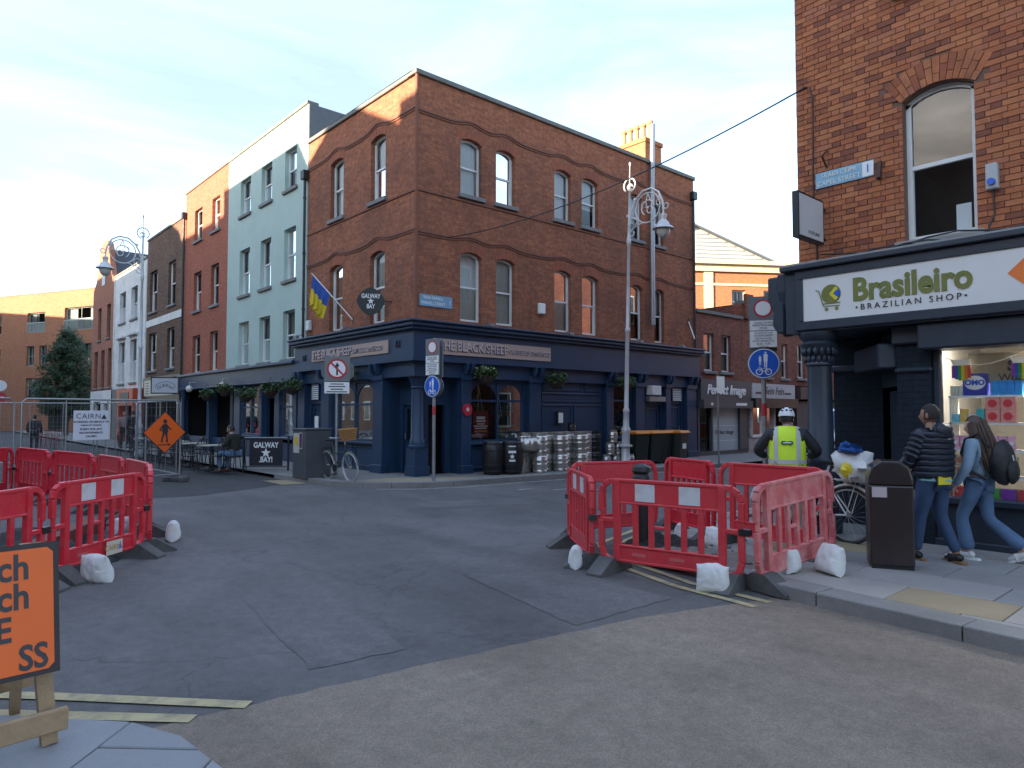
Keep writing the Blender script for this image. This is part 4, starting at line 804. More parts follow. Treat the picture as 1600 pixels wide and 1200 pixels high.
# shopfront
fm = MB(); fbox(fm, FB, U0, -10.0, -.3, .35, 2.78, 3.62); fm.build('fascia', NAVY2, gro)
fm = MB(); fbox(fm, FB, U0, -9.96, -.3, .45, 3.62, 3.69); fbox(fm, FB, U0, -10.15, .35, .39, 3.50, 3.62); fbox(fm, FB, U0, -10.15, .35, .39, 2.80, 2.92); fbox(fm, FB, -10.26, -10.15, .35, .39, 2.92, 3.50); fm.build('fascia_frame', NAVY2, gro, bevel=.012)
fbox(MB(), FB, U0, -9.95, -.3, .42, 3.69, 3.715).build('lead_flashing', mat('lead_grey', (.28, .28, .27), .6), gro)
fm = MB(); fbox(fm, lambda u, d, z: (d, -u, z), 10.0, 10.3, -.25, 6, 2.78, 3.62); fm.build('side_fascia', NAVY2, gro)
SB = fbox(MB(), FB, U0, -10.26, .35, .372, 2.92, 3.50).build('sign_board', mat('white_sign_face', (.68, .67, .64), .45, var=.03, dirt=(.5, .49, .46), damt=.3), gro)
OLV = mat('olive_letters', (.16, .17, .035), .5, var=.3, scale=4)
txt('Brasileiro', .40, OLV, gro, (-.627, -11.56, 3.25), (90, 0, -90), .004, sx=.86, bold=.014, name='shop_name')
txt('•BRAZILIAN SHOP•', .105, PRINT_DK, gro, (-.627, -11.55, 3.035), (90, 0, -90), .003, spacing=1.45, name='lettering')
lg = MB().lathe([(.125, 0), (.125, .006)], 28, (0, 0, 0), 'x').build('logo_disc', OLV, gro, (-.63, -10.63, 3.25))
MB().prism([(-.02, 0), (.06, .09), (.1, .06), (.03, 0), (.1, -.06), (.06, -.09)], lambda u, v, d: (d, -u, v), -.0095, -.0065).build('logo_chevron', mat('yellow_print', (.65, .55, .03), .5), lg, (0, .0, 0))
MB().prism([(.08, .06), (.115, .03), (.12, -.03), (.08, -.06), (.05, 0)], lambda u, v, d: (d, -u, v), -.0085, -.0062).build('logo_edge', PRINT_B, lg)
ct = MB(); ct.tube([(-.63, -10.43, 3.32), (-.63, -10.47, 3.31), (-.63, -10.53, 3.10), (-.63, -10.74, 3.09)], .006, 5); ct.tube([(-.63, -10.52, 3.13), (-.63, -10.75, 3.13)], .005, 5); ct.build('logo_cart', OLV, gro)
for y_ in (-10.57, -10.70): MB().lathe([(.022, 0), (.022, .006)], 12, (-.633, y_, 3.055), 'x').build('logo_wheel', OLV, gro)
MB().prism([(-12.55, 3.23), (-12.75, 3.42), (-12.95, 3.23), (-12.75, 3.04)], lambda u, v, d: FB(u, d, v), .373, .378).build('orange_diamond', mat('orange_print', (.75, .18, .03), .5), gro)
# console bracket at the corner end of the fascia
q = MB().prism([(0, 0), (.12, -.02), (.2, .1), (.17, .25), (.27, .42), (.3, .6), (.3, .85), (0, .85)], lambda u, v, d: (-.3 - u * .9 + .0, d, 2.78 + v), -10.0, -9.86); q.build('console_bracket', NAVY2, gro, bevel=.02)
q = MB().prism([(0, 0), (.1, .0), (.18, .12), (.16, .3), (.24, .5), (.24, .8), (0, .8)], lambda u, v, d: (d, -9.95 + u, 2.8 + v), -.55, -.3); q.build('console_bracket', NAVY2, gro, bevel=.02)
cc = MB(); X, Y = -.40, -10.36
cc.lathe([(.25, .1), (.25, .3), (.22, .34), (.21, .8), (.235, .84), (.235, .9), (.19, .95), (.2, 1.02), (.2, 1.08), (.168, 1.12), (.150, 2.25), (.152, 2.32), (.18, 2.34), (.18, 2.37), (.155, 2.4), (.17, 2.5), (.235, 2.62), (.2, 2.66), (.25, 2.72), (.25, 2.78)], 24, (X, Y, 0)); cco = cc.build('column', NAVY2, gro, smooth=True)
lf = MB()
for k in range(16):
    a = k * math.pi / 8
    for r_, z_ in ((.17, 2.42), (.205, 2.52)): lf.ell((X + r_ * math.cos(a + (z_ > 2.5) * .2), Y + r_ * math.sin(a + (z_ > 2.5) * .2), z_), .03, .03, .055, 8, 5)
lf.build('capital_leaves', NAVY2, cco, smooth=True)
fl_ = MB()
for k in range(20):
    a = k * math.pi / 10; fl_.tube([(X + .215 * math.cos(a), Y + .215 * math.sin(a), .35), (X + .212 * math.cos(a), Y + .212 * math.sin(a), .8)], .014, 5)
fl_.build('base_fluting', NAVY2, cco, smooth=True)
PBR = brickmat('painted_dark_brick', (.014, .021, .031), (.011, .017, .026), (.009, .013, .02), gamt=.1)
mb = MB(); mb.box(.78, 1.3, -10.72, -10.035, 0, 2.78); mb.box(-.33, -.05, -11.68, -11.30, 0, 2.62); mb.build('pier', PBR, gro)
mb = MB(); mb.box(-.40, -.02, -11.72, -11.26, 2.55, 2.78); mb.build('pier_capital', NAVY2, gro, bevel=.02); MB().box(-.37, -.03, -11.70, -11.28, 2.2, 2.26).build('pier_band', NAVY2, gro, bevel=.02); MB().box(.74, 1.34, -10.76, -10.0, 2.3, 2.40).build('pier_band', NAVY2, gro, bevel=.02)
mb = MB(); mb._a([(.78, -10.72, 2.05), (-.05, -11.3, 2.05), (-.05, -11.3, 2.8), (.78, -10.72, 2.8)], [(0, 1, 2, 3)]); mb.poly([(-.3, -11.3, 2.79), (-.3, -10.0, 2.79), (1.2, -10.0, 2.79), (1.2, -11.3, 2.79)]); mb.build('entrance_soffit', NAVY2, gro)
q = MB(); q.obox((.16, -10.88, 2.42), (.5, .35, 0), (-.08, .115, 0), (0, 0, .16)); q.build('shutter_box', NAVY2, gro, bevel=.02)
dv = Vector((-.83, -.58, 0)).normalized(); dn = Vector((-dv.y, dv.x, 0)); D0 = Vector((.78, -10.74, 0))
q = MB(); q.obox(D0 + dv * .27 + dn * .1 + Vector((0, 0, 1.05)), dv * .27, dn * .03, (0, 0, .95)); q.build('door_leaf', NAVY2, gro)
q = MB(); q.obox(D0 + dv * .62 + dn * .12 + Vector((0, 0, 1.05)), dv * .05, dn * .05, (0, 0, .95)); q.obox(D0 + dv * .72 + dn * .14 + Vector((0, 0, 1.05)), dv * .015, dn * .05, (0, 0, .95)); q.build('door_frame', WHITE, gro)
fm = MB(); fbox(fm, FB, -16, -11.6, -.2, .28, 2.46, 2.779); fm.build('shutter_box', NAVY2, gro, bevel=.02)
fm = MB(); fbox(fm, FB, U0, -11.68, -.1, .03, .1, .62); fbox(fm, FB, U0, -11.66, -.15, .1, .62, .70); fbox(fm, FB, U0, -11.66, -.1, .07, .1, .2); fbox(fm, FB, -11.76, -11.68, -.1, .02, .7, 2.46); fbox(fm, FB, -14.5, -14.4, -.1, .02, .7, 2.46); fm.build('shop_window_frame', NAVY2, gro, bevel=.012)
MB().poly([FB(-14.4, -.04, .7), FB(-11.76, -.04, .7), FB(-11.76, -.04, 2.46), FB(-14.4, -.04, 2.46)]).build('shop_window_pane', SHOPGLASS, gro)
ROOM = mat('shop_room', (.20, .18, .15), .9)
mb = MB(); mb.poly([(3.2, U0, .1), (3.2, -11.3, .1), (3.2, -11.3, 2.78), (3.2, U0, 2.78)]); mb.poly([(-.05, -11.69, .1), (3.2, -11.3, .1), (3.2, -11.3, 2.78), (-.05, -11.69, 2.78)]); mb.poly([(-.2, U0, 2.77), (3.2, U0, 2.77), (3.2, -11.3, 2.77), (-.2, -11.69, 2.77)]); mb.poly([(-.2, U0, .13), (3.2, U0, .13), (3.2, -11.3, .13), (-.2, -11.69, .13)]); mb.build('shop_room', ROOM, gro)
EM = bpy.data.materials.new('lit_tube'); EM.use_nodes = True; EM.node_tree.nodes['Principled BSDF'].inputs['Emission Color'].default_value = (1, .95, .87, 1); EM.node_tree.nodes['Principled BSDF'].inputs['Emission Strength'].default_value = 11
for y_ in (-12.6, -14.2):
    q = MB().box(.25, .45, y_ - .7, y_ + .7, 2.66, 2.72).build('ceiling_light', EM, gro)
# hanging sign, street plate, socket, cables
hs = thing('hanging_sign', 'white weathered box sign with black frame on brick corner', 'sign', (-.25, -10.4, 4.27), 0)
q = MB(); q.box(-.85, -.12, -.04, .04, -.30, .30); q.build('frame', IRON, hs); MB().box(-.82, -.15, -.046, .046, -.27, .27).build('face', mat('faded_white', (.55, .54, .53), .5, dirt=(.4, .4, .39)), hs)
txt('01 872 8467', .065, PRINT_DK, hs, (-.42, -.048, -.2), (90, 0, 0), .001)
q = MB(); q.bar((0, 0, .2), (-.13, 0, .2), .03); q.bar((0, 0, -.2), (-.13, 0, -.2), .03); q.build('bracket', IRON, hs)
fbox(MB(), FB, -11.06, -10.30, .0, .03, 4.79, 5.0).build('street_plate', mat('pale_blue_enamel', (.20, .40, .52), .4, var=.06, dirt=(.4, .45, .46), dscale=6), gro)
fbox(MB(), FB, -11.06, -10.92, .03, .034, 4.80, 4.99).build('district_panel', PRINT_W, gro)
txt('SRÁID CÉIPIL', .085, PRINT_W, gro, (-.285, -10.62, 4.94), (90, 0, -90), .002); txt('CAPEL STREET', .09, PRINT_W, gro, (-.285, -10.61, 4.84), (90, 0, -90), .002); txt('1', .15, PRINT_B, gro, (-.287, -10.99, 4.895), (90, 0, -90), .002)
fbox(MB(), FB, -12.42, -12.3, 0, .09, 4.28, 4.58).build('socket_box', mat('grey_socket', (.42, .43, .43), .5), gro, bevel=.01); MB().lathe([(.04, 0), (.04, .03)], 14, (-.375, -12.36, 4.36), 'x').build('blue_socket', PRINT_B, gro)
q = MB(); MB().bar(FB(-11.13, .0, 4.95), FB(-11.13, .06, 4.72), .05, .07).build('old_fixing', mat('rusty_iron', (.07, .035, .025), .8), gro); q.bar(FB(-10.45, 0, 5.3), FB(-10.45, .16, 5.18), .02); q.bar(FB(-10.45, 0, 5.05), FB(-10.45, .16, 5.18), .02); q.build('old_bracket', mat('rusty_iron', (.07, .035, .025), .8), gro)
cab = MB()
for k, (zz, dd, u0, u1) in enumerate(((3.76, .12, -15, -10.1), (3.79, .18, -15, -10.4), (3.74, .24, -15, -11.2))):
    cab.tube([FB(u0 + (u1 - u0) * i / 14, dd + .02 * math.sin(i * 2.1 + k), zz + .05 * math.sin(i * 1.3 + k * 2)) for i in range(15)], .011, 5)
cab.tube([FB(-12.36, .03, 4.28), FB(-12.37, .04, 4.0), FB(-12.3, .08, 3.78)], .01, 5); cab.tube([FB(-10.23, .02, 6.25), FB(-10.27, .02, 6.1), FB(-10.26, .02, 4.8), FB(-10.3, .03, 3.8)], .012, 5); cab.build('cables', BLACK, gro)
wire = MB(); p0 = Vector((-.28, -10.2, 6.27)); p1 = Vector((1.0, -.03, 6.3)); wire.tube([p0.lerp(p1, i / 20) + Vector((0, 0, -.35 * 4 * (i / 20) * (1 - i / 20))) for i in range(21)], .012, 5)
tag(wire.build('overhead_cable', BLACK), 'black overhead cable slung from the grocery corner to the pub', 'cable')
# --- window display
sh = thing('display_shelf', 'white shelf unit standing inside the grocery window', 'shelf', (0, -11.8, .1))
for z_ in (.63, .93, 1.24, 1.56, 1.88): MB().box(-.12, .18, -.75, .0, z_ - .1, z_ - .075).build('shelf_board', WHITE, sh)
for z_ in (.63, .93, 1.24, 1.56): MB().box(-.12, .18, -2.4, -.77, z_ - .1, z_ - .075).build('shelf_board', WHITE, sh)
for y_ in (-.01, -.76, -2.4): MB().box(-.12, .18, y_ - .02, y_, .0, 1.8).build('upright', WHITE, sh)
def item(name, label, y, z, wy, h, colr, mtname, group, dep=.1, print_=None, x=-.06):
    m_ = mat(mtname, colr, .4, var=.35, scale=18); o = MB().box(-dep / 2, dep / 2, -wy / 2, wy / 2, 0, h).build(name, m_, None, (x, y, z), (0, 0, (rnd.random() - .5) * .1), bevel=.004); tag(o, label, 'box', group)
    if print_: MB().lathe([(min(wy, h) * .32, 0), (min(wy, h) * .32, .003)], 14, (-dep / 2 - .002, 0, h * .5), 'x').build('printed_disc', mat('print_' + mtname, print_, .4), o)
    return o
for k in range(10):
    for j in range(2): item('orange_carton', ('lower', 'upper')[j] + ' orange carton with pale disc on the right hand shelf', -12.65 - k * .148, 1.587 + j * .137, .138, .132, (.80, .30, .02), 'orange_carton', ('lower', 'upper')[j] + ' orange cartons in the grocery window', print_=(.75, .68, .4))
for k in range(11): item('snack_packet', ('orange', 'crimson', 'yellow')[k % 3] + ' snack packet under the orange cartons', -12.64 - k * .135, 1.267, .125, .15, ((.75, .28, .05), (.6, .08, .12), (.75, .5, .08))[k % 3], 'snack_packet_%d' % (k % 3), ('orange', 'crimson', 'yellow')[k % 3] + ' snack packets in the window', print_=((.7, .6, .4), (.7, .6, .5), (.5, .1, .2))[k % 3])
for k in range(2):
    for j in range(2): item('pink_carton', 'large pink fruit carton with red disc beside the tea boxes', -12.25 - k * .15, 1.587 + j * .15, .145, .147, (.75, .28, .24), 'pink_carton', 'pink fruit cartons', print_=((.65, .05, .06), (.75, .45, .08))[k])
for k in range(4): item('tea_box', ('pale blue', 'amber', 'white', 'teal')[k] + ' tea box beside the pink cartons', -11.87 - k * .085, 1.587, .08, .1 + .06 * (k % 2), ((.2, .55, .62), (.7, .45, .12), (.65, .65, .6), (.05, .4, .4))[k], 'tea_box_%d' % k, None)
o = item('detergent_box', 'blue and white OMO detergent box on the top shelf', -12.08, 1.907, .25, .26, (.03, .05, .34), 'detergent_box', None); MB().ell((-.052, 0, .15), .004, .11, .085, 16, 8).build('white_oval', PRINT_W, o); txt('OMO', .085, PRINT_B, o, (-.058, 0, .15), (90, 0, -90), .002, bold=.004)
for k in range(4): item('blue_can', 'blue can with red lid on the top shelf', -12.27 - k * .078, 1.907, .07, .17, (.03, .28, .68), 'blue_can', 'blue cans in the window', .07)
for k in range(3): item('pale_packet', 'pale packet standing beside the blue detergent box', -11.84 - k * .045, 1.907, .04, .12, (.55, .55, .47), 'pale_packet', 'pale packets in the window')
for k in range(8): item('pink_bottle', 'white and pink yoghurt bottle in a row', -11.86 - k * .08, 1.267, .065, .16, (.72, .35, .48), 'pink_bottle', 'pink bottles in the window', .065, print_=(.75, .72, .72))
for k in range(8): item('boxed_jar', ('lower', 'upper')[k // 4] + ' cream and brown boxed jar under the pink bottles', -11.9 - (k % 4) * .165, .957 + (k // 4) * .12, .155, .115, ((.42, .33, .22), (.5, .45, .35))[k % 2], 'boxed_jar_%d' % (k % 2), ('lower', 'upper')[k // 4] + ' boxed jars in the window', print_=(.3, .12, .06))
for k in range(16): item('biscuit_tube', ('pink patterned', 'pale blue', 'gold')[k % 3] + ' tall biscuit tube below the snack packets', -12.66 - k * .092, .957, .078, .24, ((.65, .4, .38), (.45, .55, .68), (.75, .55, .12))[k % 3], 'biscuit_tube_%d' % (k % 3), ('pink', 'blue', 'gold')[k % 3] + ' biscuit tubes in the window', .08)
for k in range(14): item('sweet_bag', ('red', 'yellow', 'green', 'purple')[k % 4] + ' sweet bag in the bottom row', -11.9 - k * .16, .657, .14, .16, ((.6, .06, .06), (.75, .55, .04), (.1, .35, .08), (.25, .06, .35))[k % 4], 'sweet_bag_%d' % (k % 4), ('red', 'yellow', 'green', 'purple')[k % 4] + ' sweet bags in the window')
bn = thing('window_banner', 'translucent banner hung inside the grocery window top', 'banner', (-.05, -12.75, 2.05)); MB().box(0, .006, -.75, .75, 0, .36).build('sheet', mat('tan_banner', (.33, .28, .2), .7), bn)
txt('speed', .26, PRINT_DK, bn, (-.006, .05, .22), (90, 0, -90), .001, bold=.008); txt('World Wide Money', .12, PRINT_DK, bn, (-.006, -.05, .06), (90, 0, -90), .001)
q = MB(); q.tube([(-.13, -11.78 - i * .12, 2.37 - .1 * math.sin(i * math.pi / 6)) for i in range(20)], .006, 4)
gl = thing('pride_bunting', 'string of rainbow pride pennants across the grocery window', 'bunting', (0, 0, 0)); q.build('string', PRINT_W, gl)
RB = [mat('rb_%d' % i, c, .6) for i, c in enumerate(((.5, .02, .03), (.6, .2, .02), (.6, .5, .03), (.03, .25, .06), (.03, .08, .4), (.2, .03, .3)))]
for y_ in (-11.95, -12.55, -13.05):
    pf = MB().prism([(-.11, 0), (.11, 0), (.06, -.12), (0, -.1), (-.06, -.12)], lambda u, v, d: (d, y_ - u, 2.34 + v), -.142, -.139).build('pennant_hoist', PRINT_W, gl)
    for i in range(6): MB().box(-.143, -.140, y_ - .1 + i * .033, y_ - .1 + (i + 1) * .033, 2.08 + .03 * abs(i - 2.5) / 2, 2.27).build('pennant_stripe', RB[i], pf)
# ================================================================ STREET FURNITURE
# ---------------------------------------------------------------- plastic barriers
RED = mat('red_barrier_plastic', (.62, .010, .030), .4, var=.16, scale=5, vary=((.55, .07, .07), .55), dirt=(.60, .14, .13), dscale=8, damt=.4)
PINK = mat('sun_faded_barrier_plastic', (.58, .13, .13), .6, var=.25, scale=8, dirt=(.62, .34, .31), dscale=4, damt=.9)
REFL = mat('reflective_white', (.62, .60, .60), .4, var=.06, dirt=(.42, .36, .35), dscale=9, damt=.6)
RUBBER = mat('grey_rubber_foot', (.075, .073, .07), .85, var=.3, scale=10, dirt=(.17, .16, .15), bump=.3)
BL = 1.5
def barrier_mesh():
    m = MB(); t = .025; L = BL
    m.box(.2, L - .2, -.014, .014, .70, .92); m.box(.2, L - .2, -t, t, .915, .95); m.box(.2, L - .2, -t, t, .685, .71)
    m.box(.2, L - .2, -.014, .014, .10, .24); m.box(.2, L - .2, -t, t, .075, .105); m.box(.2, L - .2, -t, t, .235, .26)
    for s in (0, 1):
        X = lambda v: L - v if s else v
        def bb(a, b, z0, z1, w=t): m.box(min(X(a), X(b)), max(X(a), X(b)), -w, w, z0, z1)
        bb(.175, .245, .08, .94, .03)
        for z0, z1 in ((.62, .93),):
            pts = [(.2, .925), (.12, .915), (.055, .87), (.03, .79), (.03, .60)]
            for i in range(len(pts) - 1): m.bar((X(pts[i][0]), 0, pts[i][1]), (X(pts[i + 1][0]), 0, pts[i + 1][1]), .058, .055, (0, 1, 0))
        pts = [(.035, .50), (.03, .22), (.06, .12), (.12, .085), (.2, .09)]
        for i in range(len(pts) - 1): m.bar((X(pts[i][0]), 0, pts[i][1]), (X(pts[i + 1][0]), 0, pts[i + 1][1]), .06, .055, (0, 1, 0))
        bb(.03, .2, .485, .53); bb(.03, .06, .5, .62, .02)
        for k in range(6): m.tube([(X(.045), -.012, .52 + k * .018), (X(.045), .012, .52 + k * .018)], .03, 8)
    n = 5
    for k in range(n):
        x = .245 + (L - .49) * (k + 1) / (n + 1); m.box(x - .028, x + .028, -.02, .02, .255, .69)
    m.box(.245 + (L - .49) * 2 / 6 + .028, .245 + (L - .49) * 3 / 6 - .028, -.018, .018, .45, .485)
    return m
BMESH = barrier_mesh(); bm_red = BMESH.mesh('barrier_panel'); bm_red.materials.append(RED); bm_pink = BMESH.mesh('barrier_panel'); bm_pink.materials.append(PINK)
ft = MB().prism([(-.30, 0), (.30, 0), (.30, .03), (.07, .17), (-.07, .17), (-.30, .03)], lambda u, v, d: (d, u, v), -.09, .09); ft_m = ft.mesh('foot'); ft_m.materials.append(RUBBER)
st = MB().box(-.105, .105, -.018, -.0145, .725, .905).mesh('reflective_panel'); st.materials.append(REFL)
clp = MB().box(-.05, .05, -.04, .04, -.03, .03).mesh('clip'); clp.materials.append(BLACK)
tx_m = None
def barrier(p, q, z, label, group, stripes=True, feet=(1, 1), pink=False, z2=None, chinra=True):
    global tx_m
    p = Vector((*p, z)); q = Vector((*q, z if z2 is None else z2)); d = q - p; L = d.length
    t = thing('plastic_barrier', label, 'barrier', p, 0, group); t.rotation_euler = (0, -math.asin(d.z / L), math.atan2(d.y, d.x)); t.scale = (L / BL, 1, 1)
    def put(name, me, loc, rot=(0, 0, 0)):
        o = bpy.data.objects.new(name, me); col.objects.link(o); o.parent = t; o.location = loc; o.rotation_euler = rot; return o
    body = put('panel', bm_pink if pink else bm_red, (0, 0, .05))
    b_ = body.modifiers.new('b', 'BEVEL'); b_.width = .008; b_.segments = 2; b_.limit_method = 'ANGLE'
    for k, x in enumerate((.12, BL - .12)):
        if feet[k]: put('foot', ft_m, (x, 0, -.005), (0, 0, (rnd.random() - .5) * .3))
    if stripes:
        for x in (.52, .98):
            for s in (0, math.pi): put('reflective_panel', st, (x, 0, .05), (0, 0, s)).scale = (1, 1, 1)
            
    put('clip', clp, (BL, 0, .56))
    if chinra and not pink:
        for x in (.45, .85): printed(t, lambda u, z, x=x: (x + u, -.0165, z), [(-.075, .075, .2, .235)], mat('moulded_mark', (.58, .12, .12), .5), 'moulded_mark')
    return t
G1 = 'barriers ringing the dug corner by the grocery'; G2 = 'barriers ringing the trench in the main street'
barrier((-3.97, -9.55), (-3.62, -11.08), 0, 'red barrier with two white panels, standing in the road before the bollard', G1)
barrier((-3.62, -11.2), (-2.12, -11.27), 0.02, 'sun faded pink barrier nearest the litter bin', G1, False, (1, 0), True, .1)
barrier((-3.2, -8.36), (-4.0, -9.48), 0, 'red barrier with white panels turned edge on at the road end of the ring', G1)
barrier((-1.95, -8.82), (-3.15, -8.32), .06, 'red barrier facing the kegs across the cross street', G1, False)
barrier((-2.1, -9.8), (-1.8, -8.85), .1, 'short seen red barrier between bollard and hi-vis cyclist', G1, False)
barrier((-2.1, -11.2), (-2.1, -9.86), .1, 'red barrier in front of the hi-vis cyclist', G1, False)
barrier((-8.54, -6.40), (-7.45, -5.42), 0, 'red barrier with white panels and maker sticker beside the trench', G2)
barrier((-9.65, -7.5), (-8.6, -6.48), 0, 'red barrier behind the orange sign board', G2, False)
barrier((-7.38, -5.38), (-7.05, -4.02), 0, 'red barrier seen end on at the trench corner', G2)
barrier((-7.04, -3.95), (-7.02, -2.5), 0, 'red barrier along the open road side of the trench', G2, False)
barrier((-7.03, -2.42), (-7.12, -1.02), 0, 'short looking red barrier in the middle of the trench side', G2, False)
barrier((-7.15, -.95), (-7.5, .95), 0, 'long red barrier below the white notice on the fence', G2, False)
barrier((-7.53, 1.0), (-7.85, 2.8), 0, 'red barrier at the far end by the stacked pallets', G2, False)
barrier((-8.9, 1.6), (-7.9, 2.85), 0, 'red barrier closing the far end of the trench', G2, False)
for x in range(4): barrier((-5.5 - x * 1.6, 38), (-7.0 - x * 1.6, 38.2), 0, 'distant red barrier across the main street beyond the fence', 'far barriers across the main street', True, (1, 1))
stk = thing('maker_sticker', 'cream maker sticker on the red barrier by the trench', 'sticker', (-7.86, -5.82, .21), 0); stk.rotation_euler = (0, 0, math.atan2(.98, 1.09))
MB().box(-.13, .13, -.022, -.019, -.075, .075).build('sheet', mat('cream_sticker', (.6, .52, .42), .5), stk); txt('CAIRN', .085, mat('ochre_print', (.45, .28, .05), .5), stk, (-.03, -.024, 0), (90, 0, 0), .001); MB().prism([(.06, -.03), (.12, -.03), (.09, .05)], lambda u, v, d: (u, d, v), -.0245, -.0225).build('mark', PRINT_B, stk)
BAG = mat('woven_sandbag', (.66, .65, .62), .8, var=.08, scale=20, bump=.2, bscale=60, dirt=(.30, .28, .25), dscale=4)
def sandbag(x, y, z, rz, label, s=1., seed=0, tilt=0):
    m = MB(); k_ = s * .86; n = 16
    for sd_ in (-1, 1):
        o0 = len(m.v)
        for i in range(n + 1):
            for j in range(n + 1):
                u, v = -1 + 2 * i / n, -1 + 2 * j / n; th = math.sqrt(max(0, 1 - u ** 4)) * math.sqrt(max(0, 1 - abs(v) ** 3.2)); ear = .10 * (abs(u) ** 6) * (abs(v) ** 6)
                wr_ = .013 * noise.noise(Vector((u * 3.5 + seed, v * 2.5, sd_ * 2))) + .004 * noise.noise(Vector((u * 7, v * 7, seed))); px_ = .175 * u * (1 + ear - .07 * (1 - abs(u)) - .10 * (1 - v * v) * 0 - .05 * v); pz_ = .15 + .165 * v * (1 + ear) - .03 * u * u * (v > 0) + .02 * noise.noise(Vector((u * 2, seed, 0)))
                m.v.append((px_ * k_, (sd_ * (.10 * (1 - .28 * v)) * th + wr_ * th) * k_, max(0, pz_) * k_))
        for i in range(n):
            for j in range(n): q_ = o0 + i * (n + 1) + j; m.f.append((q_, q_ + 1, q_ + n + 2, q_ + n + 1))
    o = m.build('sandbag', BAG, None, (x, y, z), (tilt, 0, R(rz)), True); ss = o.modifiers.new('s', 'SUBSURF'); ss.levels = ss.render_levels = 2
    return tag(o, label, 'sandbag')
sandbag(-3.86, -10.88, 0, -70, 'plump white sandbag against the front red barrier', 1.05, 1, .1); sandbag(-2.8, -11.5, .12, 60, 'white sandbag slumped beside the faded pink barrier', 1.1, 2, .2); sandbag(-3.0, -11.22, .12, 10, 'grey sandbag lying behind the faded pink barrier', .9, 3)
sandbag(-4.05, -9.28, 0, 40, 'sandbag leaning on the edge on barrier', .9, 4); sandbag(-2.35, -9.95, .1, 80, 'sandbag inside the ring by the far barrier', .9, 5); sandbag(-2.25, -9.4, .1, 20, 'pale sandbag inside the ring behind the bollard', .8, 6)
sandbag(-8.12, -6.5, 0, -60, 'white sandbag on the foot of the stickered barrier', 1.1, 7, .25); sandbag(-6.9, -4.62, 0, 70, 'white sandbag outside the trench corner', 1., 8); sandbag(-7.3, -3.6, 0, 30, 'white sandbag inside the trench ring', .9, 9)
# dug ground
SOIL = mat('black_soil', (.018, .016, .015), .95, var=.5, scale=20, bump=.8, bscale=30); RUB = mat('rubble', (.17, .15, .13), .9, var=.4, scale=15, bump=.5)
def heap(name, label, cx, cy, rx, ry, h, mt, seed, kind='soil'):
    m = MB(); n = 30; 
    for i in range(n + 1):
        for j in range(n + 1):
            u = -1 + 2 * i / n; v = -1 + 2 * j / n; r_ = min(1, math.hypot(u, v)); z = h * (1 - r_ ** 2) * (.6 + .8 * noise.noise(Vector((u * 3 + seed, v * 3, seed)))) + .03 * noise.noise(Vector((u * 14, v * 14, seed))) * (1 - r_); m.v.append((cx + u * rx, cy + v * ry, max(-.02, z) + (.004 if r_ < 1 else -.03)))
    for i in range(n):
        for j in range(n): k = i * (n + 1) + j; m.f.append((k, k + n + 1, k + n + 2, k + 1))
    o = m.build(name, mt, None, None, None, True); tag(o, label, kind, kind='stuff'); return o
heap('soil_heap', 'black soil dug out of the trench', -8.3, -4.2, .8, 1.9, .28, SOIL, 3); heap('soil_heap', 'black soil heaped behind the orange sign', -9.3, -5.9, .7, .9, .3, SOIL, 9)
o = heap('rubble_heap', 'dark rubble at the foot of the bollard', -2.7, -9.5, .45, .5, .12, SOIL, 5); o.location.z = .115
o = heap('rubble_patch', 'broken paving rubble inside the ring', -3.0, -10.2, .5, .8, .06, RUB, 6); o.location.z = .115
for k in range(26):
    x, y = -3.2 + rnd.random() * .9, -10.9 + rnd.random() * 1.9; s = .015 + .03 * rnd.random()
    tag(MB().ell((0, 0, s * .5), s, s * .8, s * .6, 7, 5, .4, k).build('rubble_stone', RUB, None, (x, y, .122)), 'loose rubble stone on the dug corner', 'stone', 'rubble stones in the ring')
q = MB(); q.bar((-8.6, -5.2, .12), (-7.5, -3.2, .12), .2, .2); tag(q.build('timber_beam', mat('brown_timber', (.16, .06, .05), .8)), 'dark red timber beam lying in the trench ring', 'beam')
q = MB(); q.lathe([(.085, 0), (.085, .78), (.1, .79), (.1, .84), (.085, .86), (.11, .90), (.10, .95), (.05, .985), (.0, .99)], 18, (0, 0, 0)); bo = thing('bollard', 'black cast bollard inside the barrier ring', 'bollard', (-2.97, -9.34, .1)); q.build('post', IRON, bo, smooth=True); MB().lathe([(.088, .66), (.088, .7)], 18).build('steel_band', STEEL, bo)
# ---------------------------------------------------------------- steel fence with notices
def fence(p, q, label):
    p = Vector((*p, 0)); q = Vector((*q, 0)); d = q - p; L = d.length; t = thing('site_fence_panel', label, 'fence', p, math.degrees(math.atan2(d.y, d.x)), 'temporary fence panels across the main street')
    m = MB(); m.tube([(.02, 0, .08), (.02, 0, 1.92), (.1, 0, 2.0), (L - .1, 0, 2.0), (L - .02, 0, 1.92), (L - .02, 0, .08)], .021, 8); m.tube([(.02, 0, .18), (L - .02, 0, .18)], .019, 6); m.build('frame', STEEL, t, smooth=True)
    for k in (1, 2, 3): MB().tube([(L * k / 4, 0, .18), (L * k / 4, 0, 2.0)], .014, 6).build('upright', STEEL, t)
    w = MB(); x = .1
    while x < L: w.tube([(x, 0, .18), (x, 0, 2.0)], .0022, 3, False); x += .09
    z = .3
    while z < 2: w.tube([(.02, .004, z), (L - .02, .004, z)], .0022, 3, False); z += .22
    w.build('wire_mesh', STEEL, t)['kind'] = 'stuff'
    for x in (.05, L - .05): MB().box(x - .11, x + .11, -.3, .3, 0, .12).build('foot_block', RUBBER, t, bevel=.02)
    return t
